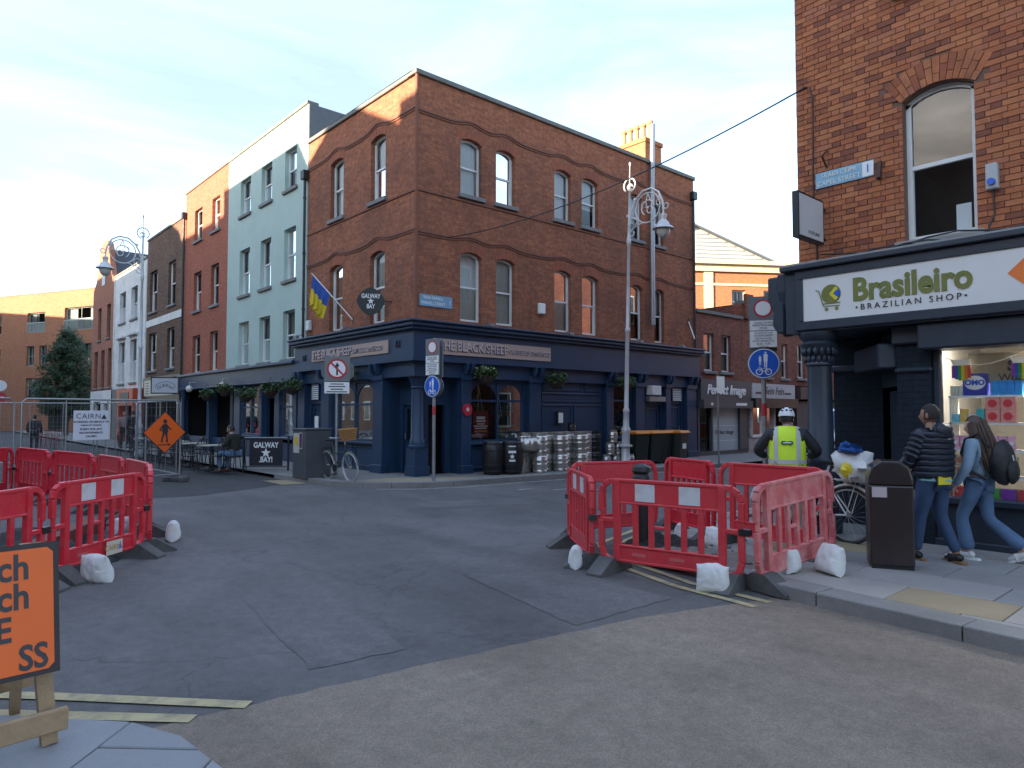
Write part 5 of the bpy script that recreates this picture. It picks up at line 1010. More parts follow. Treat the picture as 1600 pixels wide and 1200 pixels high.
fence((-4.4, 3.8), (-7.75, 3.25), 'steel mesh fence panel carrying the white notice and orange diamond'); fence((-7.85, 3.2), (-10.9, 2.3), 'steel mesh fence panel behind the stacked pallets')
fence((-4.45, 3.95), (-4.55, 7.35), 'steel mesh fence panel running up the street beside the cafe chairs'); fence((-4.55, 7.45), (-4.9, 10.9), 'second steel mesh fence panel up the street'); fence((-4.95, 11), (-8.3, 11.6), 'steel mesh fence panel across the street behind the notice'); fence((-8.4, 11.6), (-11.6, 12), 'steel mesh fence panel across the street toward the far block')
fd = Vector((-3.35, -.55, 0)).normalized(); fa = math.degrees(math.atan2(-fd.y, -fd.x))
def onfence(s, z): p = Vector((-4.4, 3.8, z)) + fd * s; n = Vector((-fd.y, fd.x, 0)); return p + n * .035
nb = thing('site_notice', 'white CAIRN notice board tied to the steel fence', 'notice', onfence(2.05, 1.42), fa); MB().box(-.36, .36, -.012, 0, -.33, .33).build('board', mat('white_board', (.62, .63, .68), .5, var=.03), nb)
txt('CAIRN', .16, PRINT_DK, nb, (-.06, -.014, .2), (90, 0, 0), .001, spacing=1.1); MB().prism([(.2, .14), (.32, .14), (.26, .25)], lambda u, v, d: (u, d, v), -.0155, -.0125).build('mark', PRINT_DK, nb)
for k, (s_, z_) in enumerate((('WORKING ON BEHALF OF', .075), ('DUBLIN CITY COUNCIL', -.0), ('SORRY FOR ANY', -.09), ('INCONVENIENCE', -.17), ('CAUSED', -.25))): txt(s_, .06 if k != 1 else .04, PRINT_DK, nb, (0, -.014, z_), (90, 0, 0), .001, bold=.002)
ds = thing('diamond_sign', 'orange diamond pedestrian sign on the steel fence', 'sign', onfence(.42, 1.22), fa); ORS = mat('orange_sign_face', (.82, .125, .012), .45, var=.04)
MB().prism([(0, -.52), (.52, 0), (0, .52), (-.52, 0)], lambda u, v, d: (u, d, v), -.02, -.012).build('border', PRINT_DK, ds); MB().prism([(0, -.49), (.49, 0), (0, .49), (-.49, 0)], lambda u, v, d: (u, d, v), -.024, -.0201).build('face', ORS, ds)
q = MB(); q.ell((0, -.026, .27), .05, .003, .055, 12, 8)
for poly in ([(-.06, .2), (.05, .21), (.075, .02), (.055, -.03), (-.05, -.03), (-.075, .05)], [(-.05, -.02), (.0, -.02), (-.045, -.14), (-.06, -.24), (-.10, -.24), (-.08, -.12)], [(.0, -.02), (.055, -.02), (.065, -.12), (.075, -.24), (.03, -.24), (.03, -.13)], [(.04, .2), (.16, .07), (.14, .05), (.04, .13)], [(-.05, .2), (-.14, .08), (-.11, .03), (-.09, .04), (-.1, .09), (-.04, .14)]): q.prism(poly, lambda u, v, d: (u, d, v), -.0275, -.0245)
q.prism([(-.16, -.31), (.08, -.31), (.08, -.325), (.16, -.295), (.08, -.265), (.08, -.285), (-.16, -.285)], lambda u, v, d: (u, d, v), -.0275, -.0245); q.build('walking_figure', PRINT_DK, ds)
# pallets with white sacks behind the trench
pl = thing('pallet_stack', 'stack of paving on pallets topped with white sacks', 'pallets', (-9.4, 1.6, 0), 15); WOOD = mat('pale_timber', (.34, .23, .13), .8, var=.3, scale=9, bump=.3)
for k in range(5): MB().box(-.6, .6, -.5, .5, .1 + k * .14, .22 + k * .14).build('slab_layer', rnd.choice(SLABS), pl, bevel=.01)
MB().box(-.62, .62, -.52, .52, 0, .1).build('pallet', WOOD, pl); m = MB(); m.ell((0, 0, .95), .6, .48, .2, 18, 10, .4, 3); m.build('sack', BAG, pl, smooth=True)
# ---------------------------------------------------------------- orange A-frame sign board in the near corner
sg = thing('roadworks_board', 'orange roadworks board with black letters on a timber easel', 'sign', (-9.42, -10.30, .05), 0); sg.rotation_euler = (0, 0, R(5))
tl = R(-9)
bd = MB().box(-.42, .36, -.012, .012, 0, .64).build('board', mat('dark_board_edge', (.03, .022, .022), .6), sg, (0, -.16, .36), (tl, 0, R(0)))
MB().prism([(-.39, .025), (.31, .025), (.335, .05), (.335, .59), (.31, .615), (-.39, .615), (-.395, .59), (-.395, .05)], lambda u, v, d: (u, d, v), -.016, -.0125).build('orange_face', mat('bright_orange_face', (.82, .13, .010), .5, var=.05), bd)
for s_, z_, al, xr in (('ch', .525, .175, .235), ('ch', .385, .175, .235), ('E', .235, .165, .16), ('SS', .09, .165, .31)): txt(s_, al, PRINT_DK, bd, (xr, -.018, z_), (90, 0, 0), .001, 'RIGHT', bold=.004, sx=.82)
for sx in (-1, 1):
    MB().bar((sx * .29 - .02, .04, .98), (sx * .33, -.13, .0), .05, .07).build('front_leg', WOOD, sg); MB().bar((sx * .27 - .02, .07, .96), (sx * .30, .46, .0), .05, .07).build('rear_leg', WOOD, sg)
MB().bar((-.45, -.165, .12), (.40, -.165, .12), .035, .11).build('cross_rail', WOOD, sg, bevel=.006); MB().bar((-.4, .54, .14), (.4, .54, .14), .03, .1).build('cross_rail', WOOD, sg)
sandbag(-9.75, -9.9, .05, 20, 'white sandbag weighing down the orange sign board easel', 1., 11)
# ---------------------------------------------------------------- ornate lamp posts
SILV = mat('silver_lamp_paint', (.55, .56, .57), .4, .15, var=.1, dirt=(.25, .25, .25)); BOWL = mat('frosted_lamp_bowl', (.50, .50, .47), .25)
def lamp_post(label, loc, rz, lean=0):
    t = thing('street_lamp', label, 'street lamp', loc, rz, 'ornate silver lamp posts'); t.rotation_euler = (0, R(lean), R(rz))
    MB().lathe([(0.16, 0), (0.16, .12), (0.128, .16), (0.12, 1.0), (0.136, 1.03), (0.136, 1.12), (0.096, 1.2), (0.084, 1.6), (0.1, 1.63), (0.1, 1.68), (0.068, 1.75), (0.06, 4.0), (0.076, 4.03), (0.076, 4.1), (0.052, 4.16), (0.044, 6.6), (0.064, 6.63), (0.068, 6.8), (0.048, 6.85), (0.04, 7.2), (0.052, 7.22), (0.036, 7.3), (0.028, 8.3), (0.04, 8.32), (0.016, 8.4), (0.0128, 9.0), (0.028, 9.04), (0.028, 9.1), (0, 9.14)], 14).build('pole', SILV, t, smooth=True)
    s = MB(); ci = lambda cx, cz, r_, a0, a1, n=24: [(cx + r_ * math.cos(R(a0 + (a1 - a0) * i / n)), 0, cz + r_ * math.sin(R(a0 + (a1 - a0) * i / n))) for i in range(n + 1)]
    s.tube([(0, 0, 7.25), (.1, 0, 7.65), (.25, 0, 7.95), (.5, 0, 8.15), (.8, 0, 8.17), (1.05, 0, 8.02), (1.2, 0, 7.72), (1.24, 0, 7.45)], .032, 8); s.tube(ci(1.33, 7.55, .08, 200, 520, 16), .016, 6)
    s.tube(ci(.68, 7.62, .44, 0, 360), .022, 8); s.tube(ci(.68, 7.62, .22, -60, 240), .018, 8); s.tube(ci(.76, 7.55, .1, 150, 460), .016, 6); s.tube(ci(.55, 7.72, .09, -60, 240), .014, 6)
    s.tube(ci(0, 8.42, .21, -70, 230), .024, 8); s.tube(ci(.02, 8.36, .09, 0, 320), .02, 6)
    s.tube([(.03, 0, 7.0), (.2, 0, 7.12), (.5, 0, 7.2), (.68, 0, 7.18)], .022, 6); s.tube(ci(.18, 7.3, .12, -90, 200), .016, 6); s.tube(ci(.12, 6.95, .08, 90, 400), .016, 6); s.tube([(.68, 0, 8.06), (.62, 0, 7.8)], .014, 6); s.tube([(.68, 0, 8.06), (.78, 0, 7.8)], .014, 6); s.tube(ci(1.08, 7.72, .09, 60, 330), .014, 6)
    for x, z in ((.68, 7.62), (0, 8.42), (.2, 7.95), (1.05, 7.85), (-.06, 7.5)): s.ell((x, 0, z), .05, .03, .05, 8, 6)
    s.build('scroll_bracket', mat('white_scroll_paint', (.55, .55, .54), .45), t, smooth=True)
    l = MB().lathe([(.02, .62), (.03, .5), (.09, .48), (.1, .42), (.08, .38), (.09, .3), (.16, .24), (.19, .16), (.29, .09), (.31, .05), (.18, .05), (.0, .06)], 20, (1.24, 0, 6.85)).build('lantern', SILV, t, smooth=True)
    MB().lathe([(.2, .05), (.19, -.05), (.14, -.16), (.06, -.22), (0, -.23)], 18, (1.24, 0, 6.85)).build('glass_bowl', BOWL, l, smooth=True)
    MB().lathe([(.205, .6), (.205, .65)], 14).build('door_band', SILV, t)
    return t
lamp_post('silver ornate lamp post before the keg stacks', (6.55, -1.36, .1), -90, 0).rotation_euler = (0, R(1.6), R(-90))
lamp_post('silver ornate lamp post behind the fence up the main street', (-2.9, 14.2, .1), 180)
# ---------------------------------------------------------------- signs
def disc(r, m, parent, loc, a, th=.004, n=28, name='disc'):
    return MB().lathe([(r, 0), (r, th)], n, (0, 0, 0), 'y').build(name, m, parent, loc, (0, 0, 0))
def sign_post(name, label, loc, h, r=.038):
    t = thing(name, label, 'sign', loc); MB().tube([(0, 0, 0), (0, 0, h)], r, 12).build('post', STEEL, t, smooth=True); return t
def face(t, a, z): 
    f = bpy.data.objects.new('sign_head', None); return f
def pedcycle(par, r, z, y):
    """white figures and bicycle of the blue shared route disc"""
    q = MB(); s = r / .25; P = lambda u, v, d: (u * s, d, z + v * s)
    for cx, k in ((.03, 1.), (-.06, .62)):
        b = .03 if k == 1 else .03
        q.prism([(cx + .018 * k * math.cos(R(i * 36)), b + .155 * k + .018 * k * math.sin(R(i * 36))) for i in range(10)], P, y - .003, y); q.prism([(cx - .035 * k, b + .13 * k), (cx + .035 * k, b + .13 * k), (cx + .03 * k, b + .0 * k), (cx - .03 * k, b)], P, y - .003, y); q.prism([(cx - .025 * k, b), (cx - .003, b), (cx - .006, b - .1 * k), (cx - .022 * k, b - .1 * k)], P, y - .003, y); q.prism([(cx + .003, b), (cx + .025 * k, b), (cx + .022 * k, b - .1 * k), (cx + .006, b - .1 * k)], P, y - .003, y)
    for cx in (-.075, .075): q.tube([(s * (cx + .048 * math.cos(R(i * 20))), y - .002, z + s * (-.145 + .048 * math.sin(R(i * 20)))) for i in range(18)], .009 * s, 5, False, True)
    for a, b in (((-.075, -.145), (-.04, -.085)), ((-.04, -.085), (.045, -.085)), ((-.04, -.085), (.0, -.145)), ((0, -.145), (.045, -.085)), ((.075, -.145), (.035, -.07)), ((0, -.145), (.075, -.145)), ((-.075, -.06), (-.04, -.09)), ((.02, -.065), (.055, -.065)), ((-.09, -.065), (-.06, -.06))): q.bar((s * a[0], y - .002, z + s * a[1]), (s * b[0], y - .002, z + s * b[1]), .012 * s, .006)
    return q.build('pictogram', PRINT_W, par)
def zone_sign(label, loc, a, s=1., zt=3.55, texts=True):
    t = sign_post('zone_sign', label, loc, zt - .25); t.rotation_euler = (0, 0, R(a)); y = -.06
    W = .23 * s; pz = zt - 1.0 * s
    MB().box(-W, W, y, y + .03, pz, zt - .1).build('grey_plate', GREYSIGN, t)
    d1 = MB().lathe([(.155 * s, 0), (.155 * s, .004)], 28, (0, y - .005, zt - .1 - .21 * s), 'y').build('red_ring', PRINT_R, t); MB().lathe([(.125 * s, 0), (.125 * s, .004)], 28, (0, y - .008, zt - .1 - .21 * s), 'y').build('white_disc', PRINT_W, t)
    z1 = zt - .1 - .42 * s; p1 = MB().box(-W + .01, W - .01, y - .006, y - .001, z1 - .17 * s, z1).build('white_panel', PRINT_W, t); p2 = MB().box(-W + .01, W - .01, y - .006, y - .001, pz + .01, z1 - .185 * s).build('white_panel', PRINT_W, t)
    L1 = (('Ceantar Coisithe', .05), ('PEDESTRIANISED', .052), ('ZONE', .052)); L2 = (('Gan Iontráil Ach Amháin', .036), ('NO ENTRY EXCEPT', .044), ('Feithiclí Earraí Amháin', .036), ('GOODS VEHICLES ONLY', .04), ('06.00 - 11.00', .05), ('7 DAYS LÁ', .042))
    for k, (s_, z_) in enumerate(L1): txt(s_, z_ * s, PRINT_DK, t, (0, y - .008, z1 - (.035 + k * .05) * s), (90, 0, 0), .001, shear=.2 if k == 0 else 0, sx=.9)
    for k, (s_, z_) in enumerate(L2): txt(s_, z_ * s, PRINT_DK, t, (0, y - .008, z1 - (.215 + k * .047) * s), (90, 0, 0), .001, shear=.2 if k in (0, 2) else 0, sx=.82)
    zb = pz - .27 * s; MB().lathe([(.27 * s, 0), (.27 * s, .02)], 32, (0, y + .012, zb), 'y').build('disc_back', GREYSIGN, t); MB().lathe([(.255 * s, 0), (.255 * s, .004)], 32, (0, y - .006, zb), 'y').build('white_rim', PRINT_W, t); MB().lathe([(.24 * s, 0), (.24 * s, .004)], 32, (0, y - .009, zb), 'y').build('blue_disc', PRINT_B, t)
    pedcycle(t, .25 * s, zb, y - .0095)
    MB().box(-W, W, .05, .08, pz - .05, zt - .12).build('rear_plate', GREYSIGN, t); MB().lathe([(.25 * s, 0), (.25 * s, .02)], 28, (0, .06, zb), 'y').build('rear_disc', GREYSIGN, t)
    MB().tube([(0, 0, 1.55), (0, 0, 1.75)], .04, 12).build('red_sticker', PRINT_R, t)
    return t
zone_sign('pedestrian zone sign with blue disc on tall post beside the grocery column', (.7, -8.96, .1), -58, .93, 3.57); zone_sign('pedestrian zone sign with blue disc turned away before the pub corner', (-.4, -1.38, .1), -80, .95, 3.42)
t = sign_post('no_ahead_sign', 'no straight ahead sign on post by the leaning bicycle', (-1.55, 1.15, .1), 2.9); t.rotation_euler = (0, 0, R(-27)); y = -.06
MB().box(-.31, .31, y, y + .02, 2.38, 3.0).build('grey_plate', GREYSIGN, t); MB().lathe([(.25, 0), (.25, .004)], 32, (0, y - .005, 2.69), 'y').build('red_ring', PRINT_R, t); MB().lathe([(.2, 0), (.2, .004)], 32, (0, y - .008, 2.69), 'y').build('white_disc', PRINT_W, t)
q = MB().prism([(-.022, -.16), (.022, -.16), (.022, .06), (.06, .06), (0, .16), (-.06, .06), (-.022, .06)], lambda u, v, d: (u, d, 2.69 + v), y - .012, y - .0085); q.build('arrow', PRINT_DK, t); q = MB(); q.bar((-.16, y - .012, 2.85), (.16, y - .012, 2.53), .045, .004, (0, 1, 0)); q.build('slash', PRINT_R, t)
MB().box(-.3, .3, y - .004, y + .01, 2.08, 2.36).build('white_plate', PRINT_W, t)
printed(t, lambda u, z: (u, y - .0055, z), [(-.16, .16, 2.30, 2.325), (-.2, .2, 2.235, 2.262), (-.15, .15, 2.17, 2.197), (-.25, .25, 2.105, 2.132)], PRINT_DK)
MB().prism([(.42 * math.cos(R(22.5 + 45 * i)), .36 * math.sin(R(22.5 + 45 * i))) for i in range(8)], lambda u, v, d: (u + .02, d, 2.65 + v), .04, .06).build('octagon_back', GREYSIGN, t)
t = sign_post('small_post_sign', 'thin grey post with small white plate before the beauty shop', (8.85, -3.07, .1), 2.75, .028); MB().box(-.03, .2, -.05, -.035, 2.2, 2.7).build('plate', PRINT_W, t, None, (0, 0, R(-60)))
t = sign_post('no_entry_signs', 'distant no entry and no turn signs beyond the fence', (-5.2, 36, 0), 3.4); t.rotation_euler = (0, 0, R(-10))
for z_, m_ in ((2.6, PRINT_R), (3.3, PRINT_W)): MB().lathe([(.32, 0), (.32, .01)], 20, (0, -.06, z_), 'y').build('disc', m_, t)
MB().box(-.2, .2, -.07, -.065, 2.55, 2.65).build('bar', PRINT_W, t)
# hanging signs on the pub side
hg = thing('pub_hanging_sign', 'black rounded diamond sign reading GALWAY BAY on the pub wall', 'sign', (-.1, 1.15, 4.62), -30)
MB().prism([(.36 * (abs(math.cos(R(a))) ** 1.25) * (1 if math.cos(R(a)) > 0 else -1), .36 * (abs(math.sin(R(a))) ** 1.25) * (1 if math.sin(R(a)) > 0 else -1)) for a in range(0, 360, 10)], lambda u, v, d: (u - .45, d, v), -.05, .05).build('board', BLACK, hg)
for s_, z_, sz in (('GALWAY', .13, .16), ('BAY', -.14, .16)): txt(s_, sz, PRINT_W, hg, (-.45, -.053, z_), (90, 0, 0), .002, sx=.72, bold=.004)
def star(par, loc, r_, m_): return MB().prism([((r_ if i % 2 == 0 else r_ * .42) * math.sin(R(i * 36)), (r_ if i % 2 == 0 else r_ * .42) * math.cos(R(i * 36))) for i in range(10)], lambda u, v, d: (loc[0] + u, loc[1] + d, loc[2] + v), -.002, .002).build('star', m_, par)
star(hg, (-.45, -.054, .0), .09, PRINT_W); q = MB(); q.bar((-.12, 0, .02), (.12, .05, .02), .03); q.build('bracket', IRON, hg)
fg = thing('flag', 'blue and yellow flag drooping from an angled white pole on the pub', 'flag', (0, 3.2, 4.35)); fg.scale = (.85, .85, .85); tip = Vector((-.85, 1.4, 1.7)); MB().tube([(0, 0, 0), tip], .018, 8).build('pole', WHITE, fg)
for half, m_ in ((0, mat('flag_blue', (.02, .07, .30), .8)), (1, mat('flag_yellow', (.60, .46, .02), .8))):
    q = MB(); n = 14; k = 8
    for i in range(n + 1):
        for j in range(k + 1):
            s_ = .97 - .42 * i / n * (1 - .45 * (j / k + half) / 2); v = (j / k + half) / 2; b = tip * s_; q.v.append((b.x + .09 * math.sin(i * 1.5) * v - .05 * v, b.y + .10 * math.cos(i * 1.5 + .6) * v + .05 * v, b.z - (.95 + .2 * i / n) * v))
    for i in range(n):
        for j in range(k): a = i * (k + 1) + j; q.f.append((a, a + 1, a + k + 2, a + k + 1))
    q.build('cloth', m_, fg, smooth=True)
MB().bar((0, 0, -.1), (0, 0, .1), .04).build('wall_bracket', IRON, fg)
q = MB(); fp2 = thing('bare_flagpole', 'bare white flagpole angled off the pub end wall', 'flagpole', (11.9, 0, 4.3)); q.tube([(0, 0, 0), (-.9, -1.0, -.0 + .9)], .02, 8); q = MB(); q.tube([(0, 0, .75), (-.75, -.75, 0)], .02, 8); q.build('pole', WHITE, fp2); MB().bar((0, 0, .65), (0, 0, .85), .05).build('wall_bracket', IRON, fp2)
dg = thing('shop_hanging_sign', 'white framed hanging sign with arched lettering on the brown house', 'sign', (-.55, 19.6, 2.95), -28); MB().box(-.62, .62, -.05, .05, -.38, .38).build('frame', BLACK, dg); MB().box(-.57, .57, -.056, .056, -.33, .33).build('face', mat('pale_sign_face', (.50, .50, .53), .5), dg)
for k, c_ in enumerate('DUBBEN'): a = -32 + k * 12.8; txt(c_, .2, PRINT_DK, dg, (.85 * math.sin(R(a)) * .62, -.058, -.85 + .83 * math.cos(R(a)) + .02), (90, -a if False else 0, 0), .001)
ar = MB(); ar.tube([(.42 * math.cos(R(a)), -.058, -.1 + .27 * math.sin(R(a))) for a in range(0, 181, 10)], .012, 4); ar.build('arc_line', PRINT_DK, dg); MB().bar((.3, 0, .4), (.75, .0, .4), .04).build('bracket', IRON, dg)
# ---------------------------------------------------------------- hanging baskets
def basket(label, loc, seed, flowers=False, s=1.):
    t = thing('hanging_basket', label, 'hanging basket', loc, 0, 'hanging flower baskets on the pub fronts'); r_ = random.Random(seed)
    MB().lathe([(.02, -.24), (.14, -.2), (.22, -.08), (.24, 0), (.2, 0)], 14).build('bowl', mat('coir_liner', (.045, .03, .025), .9), t, smooth=True)
    for nm, m_, n_, h in (('foliage', LEAF, 230, .3), ('light_foliage', LEAF2, 110 if flowers else 50, .26)):
        q = MB()
        for k in range(n_):
            a = r_.random() * 6.28; rr = .32 * s * math.sqrt(r_.random()); p = Vector((rr * math.cos(a), rr * math.sin(a), -.06 + h * s * r_.random() * (1.2 - rr))); b = r_.random() * 6.28; w_ = .022 + .02 * r_.random(); q._a([p + Vector((math.cos(b) * w_ * 1.6, math.sin(b) * w_ * 1.6, w_)), p + Vector((-math.sin(b) * w_, math.cos(b) * w_, 0)), p - Vector((math.cos(b) * w_ * 1.6, math.sin(b) * w_ * 1.6, w_)), p + Vector((math.sin(b) * w_, -math.cos(b) * w_, .01))], [(0, 1, 2, 3)])
        q.build(nm, m_, t)
    if flowers:
        q = MB()
        for k in range(26): a = r_.random() * 6.28; rr = .3 * math.sqrt(r_.random()); q.ell((rr * math.cos(a), rr * math.sin(a), .12 + .1 * r_.random()), .022, .022, .015, 6, 4)
        q.build('flowers', mat('pale_petals', (.62, .62, .35), .6), t)
    w_ = MB(); w_.tube([(0, 0, .45), (.2, 0, 0)], .004, 4); w_.tube([(0, 0, .45), (-.2, 0, 0)], .004, 4); w_.tube([(0, 0, .45), (0, .2, 0)], .004, 4); w_.build('chains', IRON, t)
for k, (x, y_, z, fl2, lb) in enumerate(((-.42, 6.3, 2.5, 0, 'leafy hanging basket at the far end of the pub'), (-.42, 2.9, 2.68, 1, 'flowering yellow hanging basket over the pub side window'), (1.95, -.42, 2.68, 1, 'yellow flowered hanging basket over the pub front window'), (4.6, -.42, 2.62, 0, 'wispy green hanging basket beside the blank pub bay'), (7.75, -.42, 2.6, 0, 'green hanging basket over the narrow pub window'), (-.42, 8.0, 2.45, 0, 'bushy hanging basket beside the annexe window'), (-.42, 10.2, 2.3, 0, 'trailing hanging basket on the annexe front'), (-.42, 12.3, 2.55, 1, 'white flowered hanging basket on the annexe front'), (-.42, 14.3, 2.4, 0, 'dark hanging basket by the annexe open bay'))): basket(lb, (x, y_, z), 40 + k, fl2, 1.15 if k in (0, 6) else 1.)
# ---------------------------------------------------------------- kegs, barrels, bins
KEG = mat('keg_steel', (.62, .60, .57), .30, .8, var=.25, scale=9, vary=((.35, .30, .24), .6), dirt=(.2, .17, .13), damt=.5); KEGB = mat('keg_blue_band', (.05, .09, .22), .5); KEGK = mat('black_keg', (.012, .012, .014), .4)
kp = [(.17, 0), (.185, .01), (.185, .07), (.175, .085), (.195, .1), (.2, .13), (.2, .2), (.207, .21), (.207, .23), (.2, .24), (.2, .31), (.207, .32), (.207, .34), (.2, .35), (.2, .41), (.19, .44), (.175, .455), (.185, .47), (.185, .53), (.165, .53), (.165, .48), (0, .47)]
kegm = {}
for nm, m_ in (('s', KEG), ('k', KEGK)): kegm[nm] = MB().lathe(kp, 20).mesh('keg_body', True); kegm[nm].materials.append(m_)
kb = MB().lathe([(.203, .245), (.205, .25), (.205, .30), (.203, .305)], 20).mesh('band', True); kb.materials.append(KEGB)
def keg(x, y_, z, kind='s', band=False, s=1., label='steel beer keg in the double stacked row along the pub wall', grp='steel kegs stacked outside the pub', rot=None):
    t = thing('beer_keg', label, 'keg', (x, y_, z), rnd.random() * 360, grp); t.scale = (s, s, s)
    if rot: t.rotation_euler = rot
    o = bpy.data.objects.new('body', kegm[kind]); col.objects.link(o); o.parent = t
    if band: o = bpy.data.objects.new('band', kb); col.objects.link(o); o.parent = t
for k in range(7):
    for j in range(2): keg(3.05 + k * .42, -.72 - .03 * (k % 2), .1 + j * .53, label=('bottom', 'top')[j] + ' steel keg of a pair against the pub wall panels', grp=('bottom', 'top')[j] + ' steel kegs along the pub wall')
for k in range(3):
    for j in range(2): keg(3.25 + k * .8, -1.12, .1 + j * .53, label=('bottom', 'top')[j] + ' steel keg of a pair in the outer row towards the kerb', grp=('bottom', 'top')[j] + ' steel kegs in the outer row')
keg(2.75, -.85, .1, label='single steel keg standing beside the painted barrel', grp=None); keg(2.62, -1.0, .87, label='steel keg lying on its side on top of the barrels', grp=None, rot=(R(90), R(0), R(60)))
for j in range(2): keg(5.75, -.85, .1 + j * .53, 'k', label=('bottom black keg standing under another black keg', 'top black keg standing on another black keg')[j], grp=None)
keg(5.2, -.45, .98 + .1, 'k', s=.6, label='small black box keg on the ledge behind the stacks', grp=None)
for x, y_, z, b_ in ((6.0, -1.1, 0, 1), (6.35, -1.15, 0, 1), (6.7, -1.2, 0, 0), (6.95, -.8, 0, 1), (6.15, -1.12, .36, 0), (6.52, -1.1, .36, 1), (6.3, -1.1, .72, 0), (7.0, -.8, .36, 0), (6.9, -1.25, .0, 1)): keg(x, y_, .1 + z, 's', bool(b_), .68, 'small steel keg with coloured band in the low pyramid by the lamp post', 'small kegs piled by the lamp post')
BARR = mat('black_barrel', (.013, .013, .015), .4, var=.3)
for k, (x, y_) in enumerate(((1.95, -.72), (2.4, -.95))):
    t = thing('painted_barrel', ('black painted wooden barrel by the pub window', 'black barrel with white lettering next to the kegs')[k], 'barrel', (x, y_, .1), -40); MB().lathe([(.24, 0), (.25, .01), (.29, .25), (.305, .42), (.29, .62), (.25, .85), (.24, .86), (.23, .84), (0, .84)], 22).build('staves', BARR, t, smooth=True)
    for z, r_ in ((.08, .268), (.25, .294), (.6, .294), (.78, .268)): MB().lathe([(r_, z), (r_ + .004, z), (r_ + .004, z + .04), (r_, z + .04)], 22).build('hoop', IRON, t)
    if k: star(t, (0, -.312, .47), .07, PRINT_W); printed(t, lambda u, z: (u, -.3125, z), [(-.1, .1, .56, .62), (-.08, .08, .34, .39), (-.09, .09, .72, .745)], PRINT_W)
BING = mat('dark_green_bin', (.016, .024, .02), .5, var=.2); LIDO = mat('orange_bin_lid', (.62, .21, .025), .5)
for k, (x, y_) in enumerate(((7.45, -1.05), (8.1, -1.1), (8.6, -1.1), (9.2, -1.3))):
    t = thing('wheelie_bin', 'dark green wheelie bin with orange lid' + (' and white label' if k == 3 else ' in the row by the lamp post'), 'bin', (x, y_, .1), -8 + 5 * k, None if k == 3 else 'orange lidded wheelie bins'); a, b, c = .24, .29, .94
    MB()._a([(-a, -.24, .06), (a, -.24, .06), (a, .28, .06), (-a, .28, .06), (-b, -.33, c), (b, -.33, c), (b, .36, c), (-b, .36, c)], [(0, 1, 2, 3), (4, 5, 6, 7), (0, 1, 5, 4), (1, 2, 6, 5), (2, 3, 7, 6), (3, 0, 4, 7)]).build('body', BING, t, bevel=.03, seg=2)
    MB().prism([(-.36, 0), (.4, 0), (.4, .06), (.3, .1), (-.28, .09), (-.37, .04)], lambda u, v, d: (d, u, c + v), -.31, .31).build('lid', LIDO, t, bevel=.015)
    for s in (-1, 1): MB().lathe([(.1, -.03), (.1, .03)], 16, (s * .26, .28, .1), 'x').build('wheel', BLACK, t)
    MB().tube([(-.25, .42, .92), (.25, .42, .92)], .018, 6).build('handle', BING, t)
    if k == 3: MB().box(-.12, .12, -.30, -.296, .45, .62).build('label', PRINT_W, t)
# ---------------------------------------------------------------- utility box, windbreak, litter bin
t = thing('utility_cabinet', 'grey street cabinet with yellow and purple posters', 'cabinet', (-2.0, 1.55, .1)); MB().box(-.34, .34, -.36, .36, 0, 1.18).build('body', mat('cabinet_grey', (.055, .062, .072), .55, var=.1, dirt=(.09, .09, .09)), t, bevel=.015); MB().box(-.36, .36, -.38, .38, 1.18, 1.22).build('top', mat('cabinet_grey', (.055, .062, .072)), t, bevel=.01)
MB().box(-.348, -.342, -.02, .30, .62, 1.1).build('poster', mat('cream_poster', (.48, .45, .38), .6), t); MB().prism([(.03, .84), (.08, .99), (.2, 1.03), (.26, .95), (.25, .83), (.12, .8)], lambda u, v, d: (d, u, v), -.351, -.3485).build('poster_blot', mat('yellow_blot', (.62, .40, .01), .6), t); MB().box(-.348, -.342, -.19, -.05, .72, 1.12).build('poster', mat('lilac_edge', (.45, .4, .46), .6), t); MB().box(-.351, -.3485, -.175, -.065, .75, 1.1).build('poster_print', mat('plum_print', (.05, .015, .04), .6), t)
t = thing('windbreak_banner', 'black GALWAY BAY windbreak banner beside the cafe chairs', 'banner', (-2.02, 4.35, .06), -42)
MB().box(-.46, .46, -.008, .008, .17, .93).build('cloth', mat('black_banner_cloth', (.018, .016, .022), .8), t)
for x in (-.62, .62): MB().bar((x, 0, 0), (x, 0, .98), .045).build('post', IRON, t)
MB().tube([(-.62, 0, .95), (.62, 0, .95)], .016, 6).build('rail', STEEL, t); MB().tube([(-.62, 0, .15), (.62, 0, .15)], .014, 6).build('rail', IRON, t)
txt('GALWAY', .21, PRINT_W, t, (0, -.011, .74), (90, 0, 0), .001, sx=.78, bold=.006); txt('.BAY!', .21, PRINT_W, t, (0, -.011, .34), (90, 0, 0), .001, sx=.78, bold=.006); star(t, (0, -.011, .53), .14, PRINT_W)
t = thing('litter_bin', 'tall black litter bin with domed hood on the pavement', 'litter bin', (-2.0, -11.78, .12), -62); t.scale = (.68, .72, .86); BINM = mat('brown_black_bin', (.020, .012, .012), .28, var=.2, coat=.3, dirt=(.05, .04, .04))
MB().prism([(-.29, -.24), (.29, -.24), (.31, -.1), (.31, .1), (.24, .26), (-.24, .26), (-.31, .1), (-.31, -.1)], lambda u, v, d: (u, v, d), .04, .98).build('body', BINM, t, bevel=.02, seg=2); MB().box(-.28, .28, -.22, .22, 0, .04).build('plinth', BLACK, t)
MB().prism([(-.3, .98), (.3, .98), (.3, 1.06), (.25, 1.2), (.12, 1.27), (-.12, 1.27), (-.25, 1.2), (-.3, 1.06)], lambda u, v, d: (u, d, v), -.23, .24).build('hood', BINM, t, bevel=.03, seg=3)
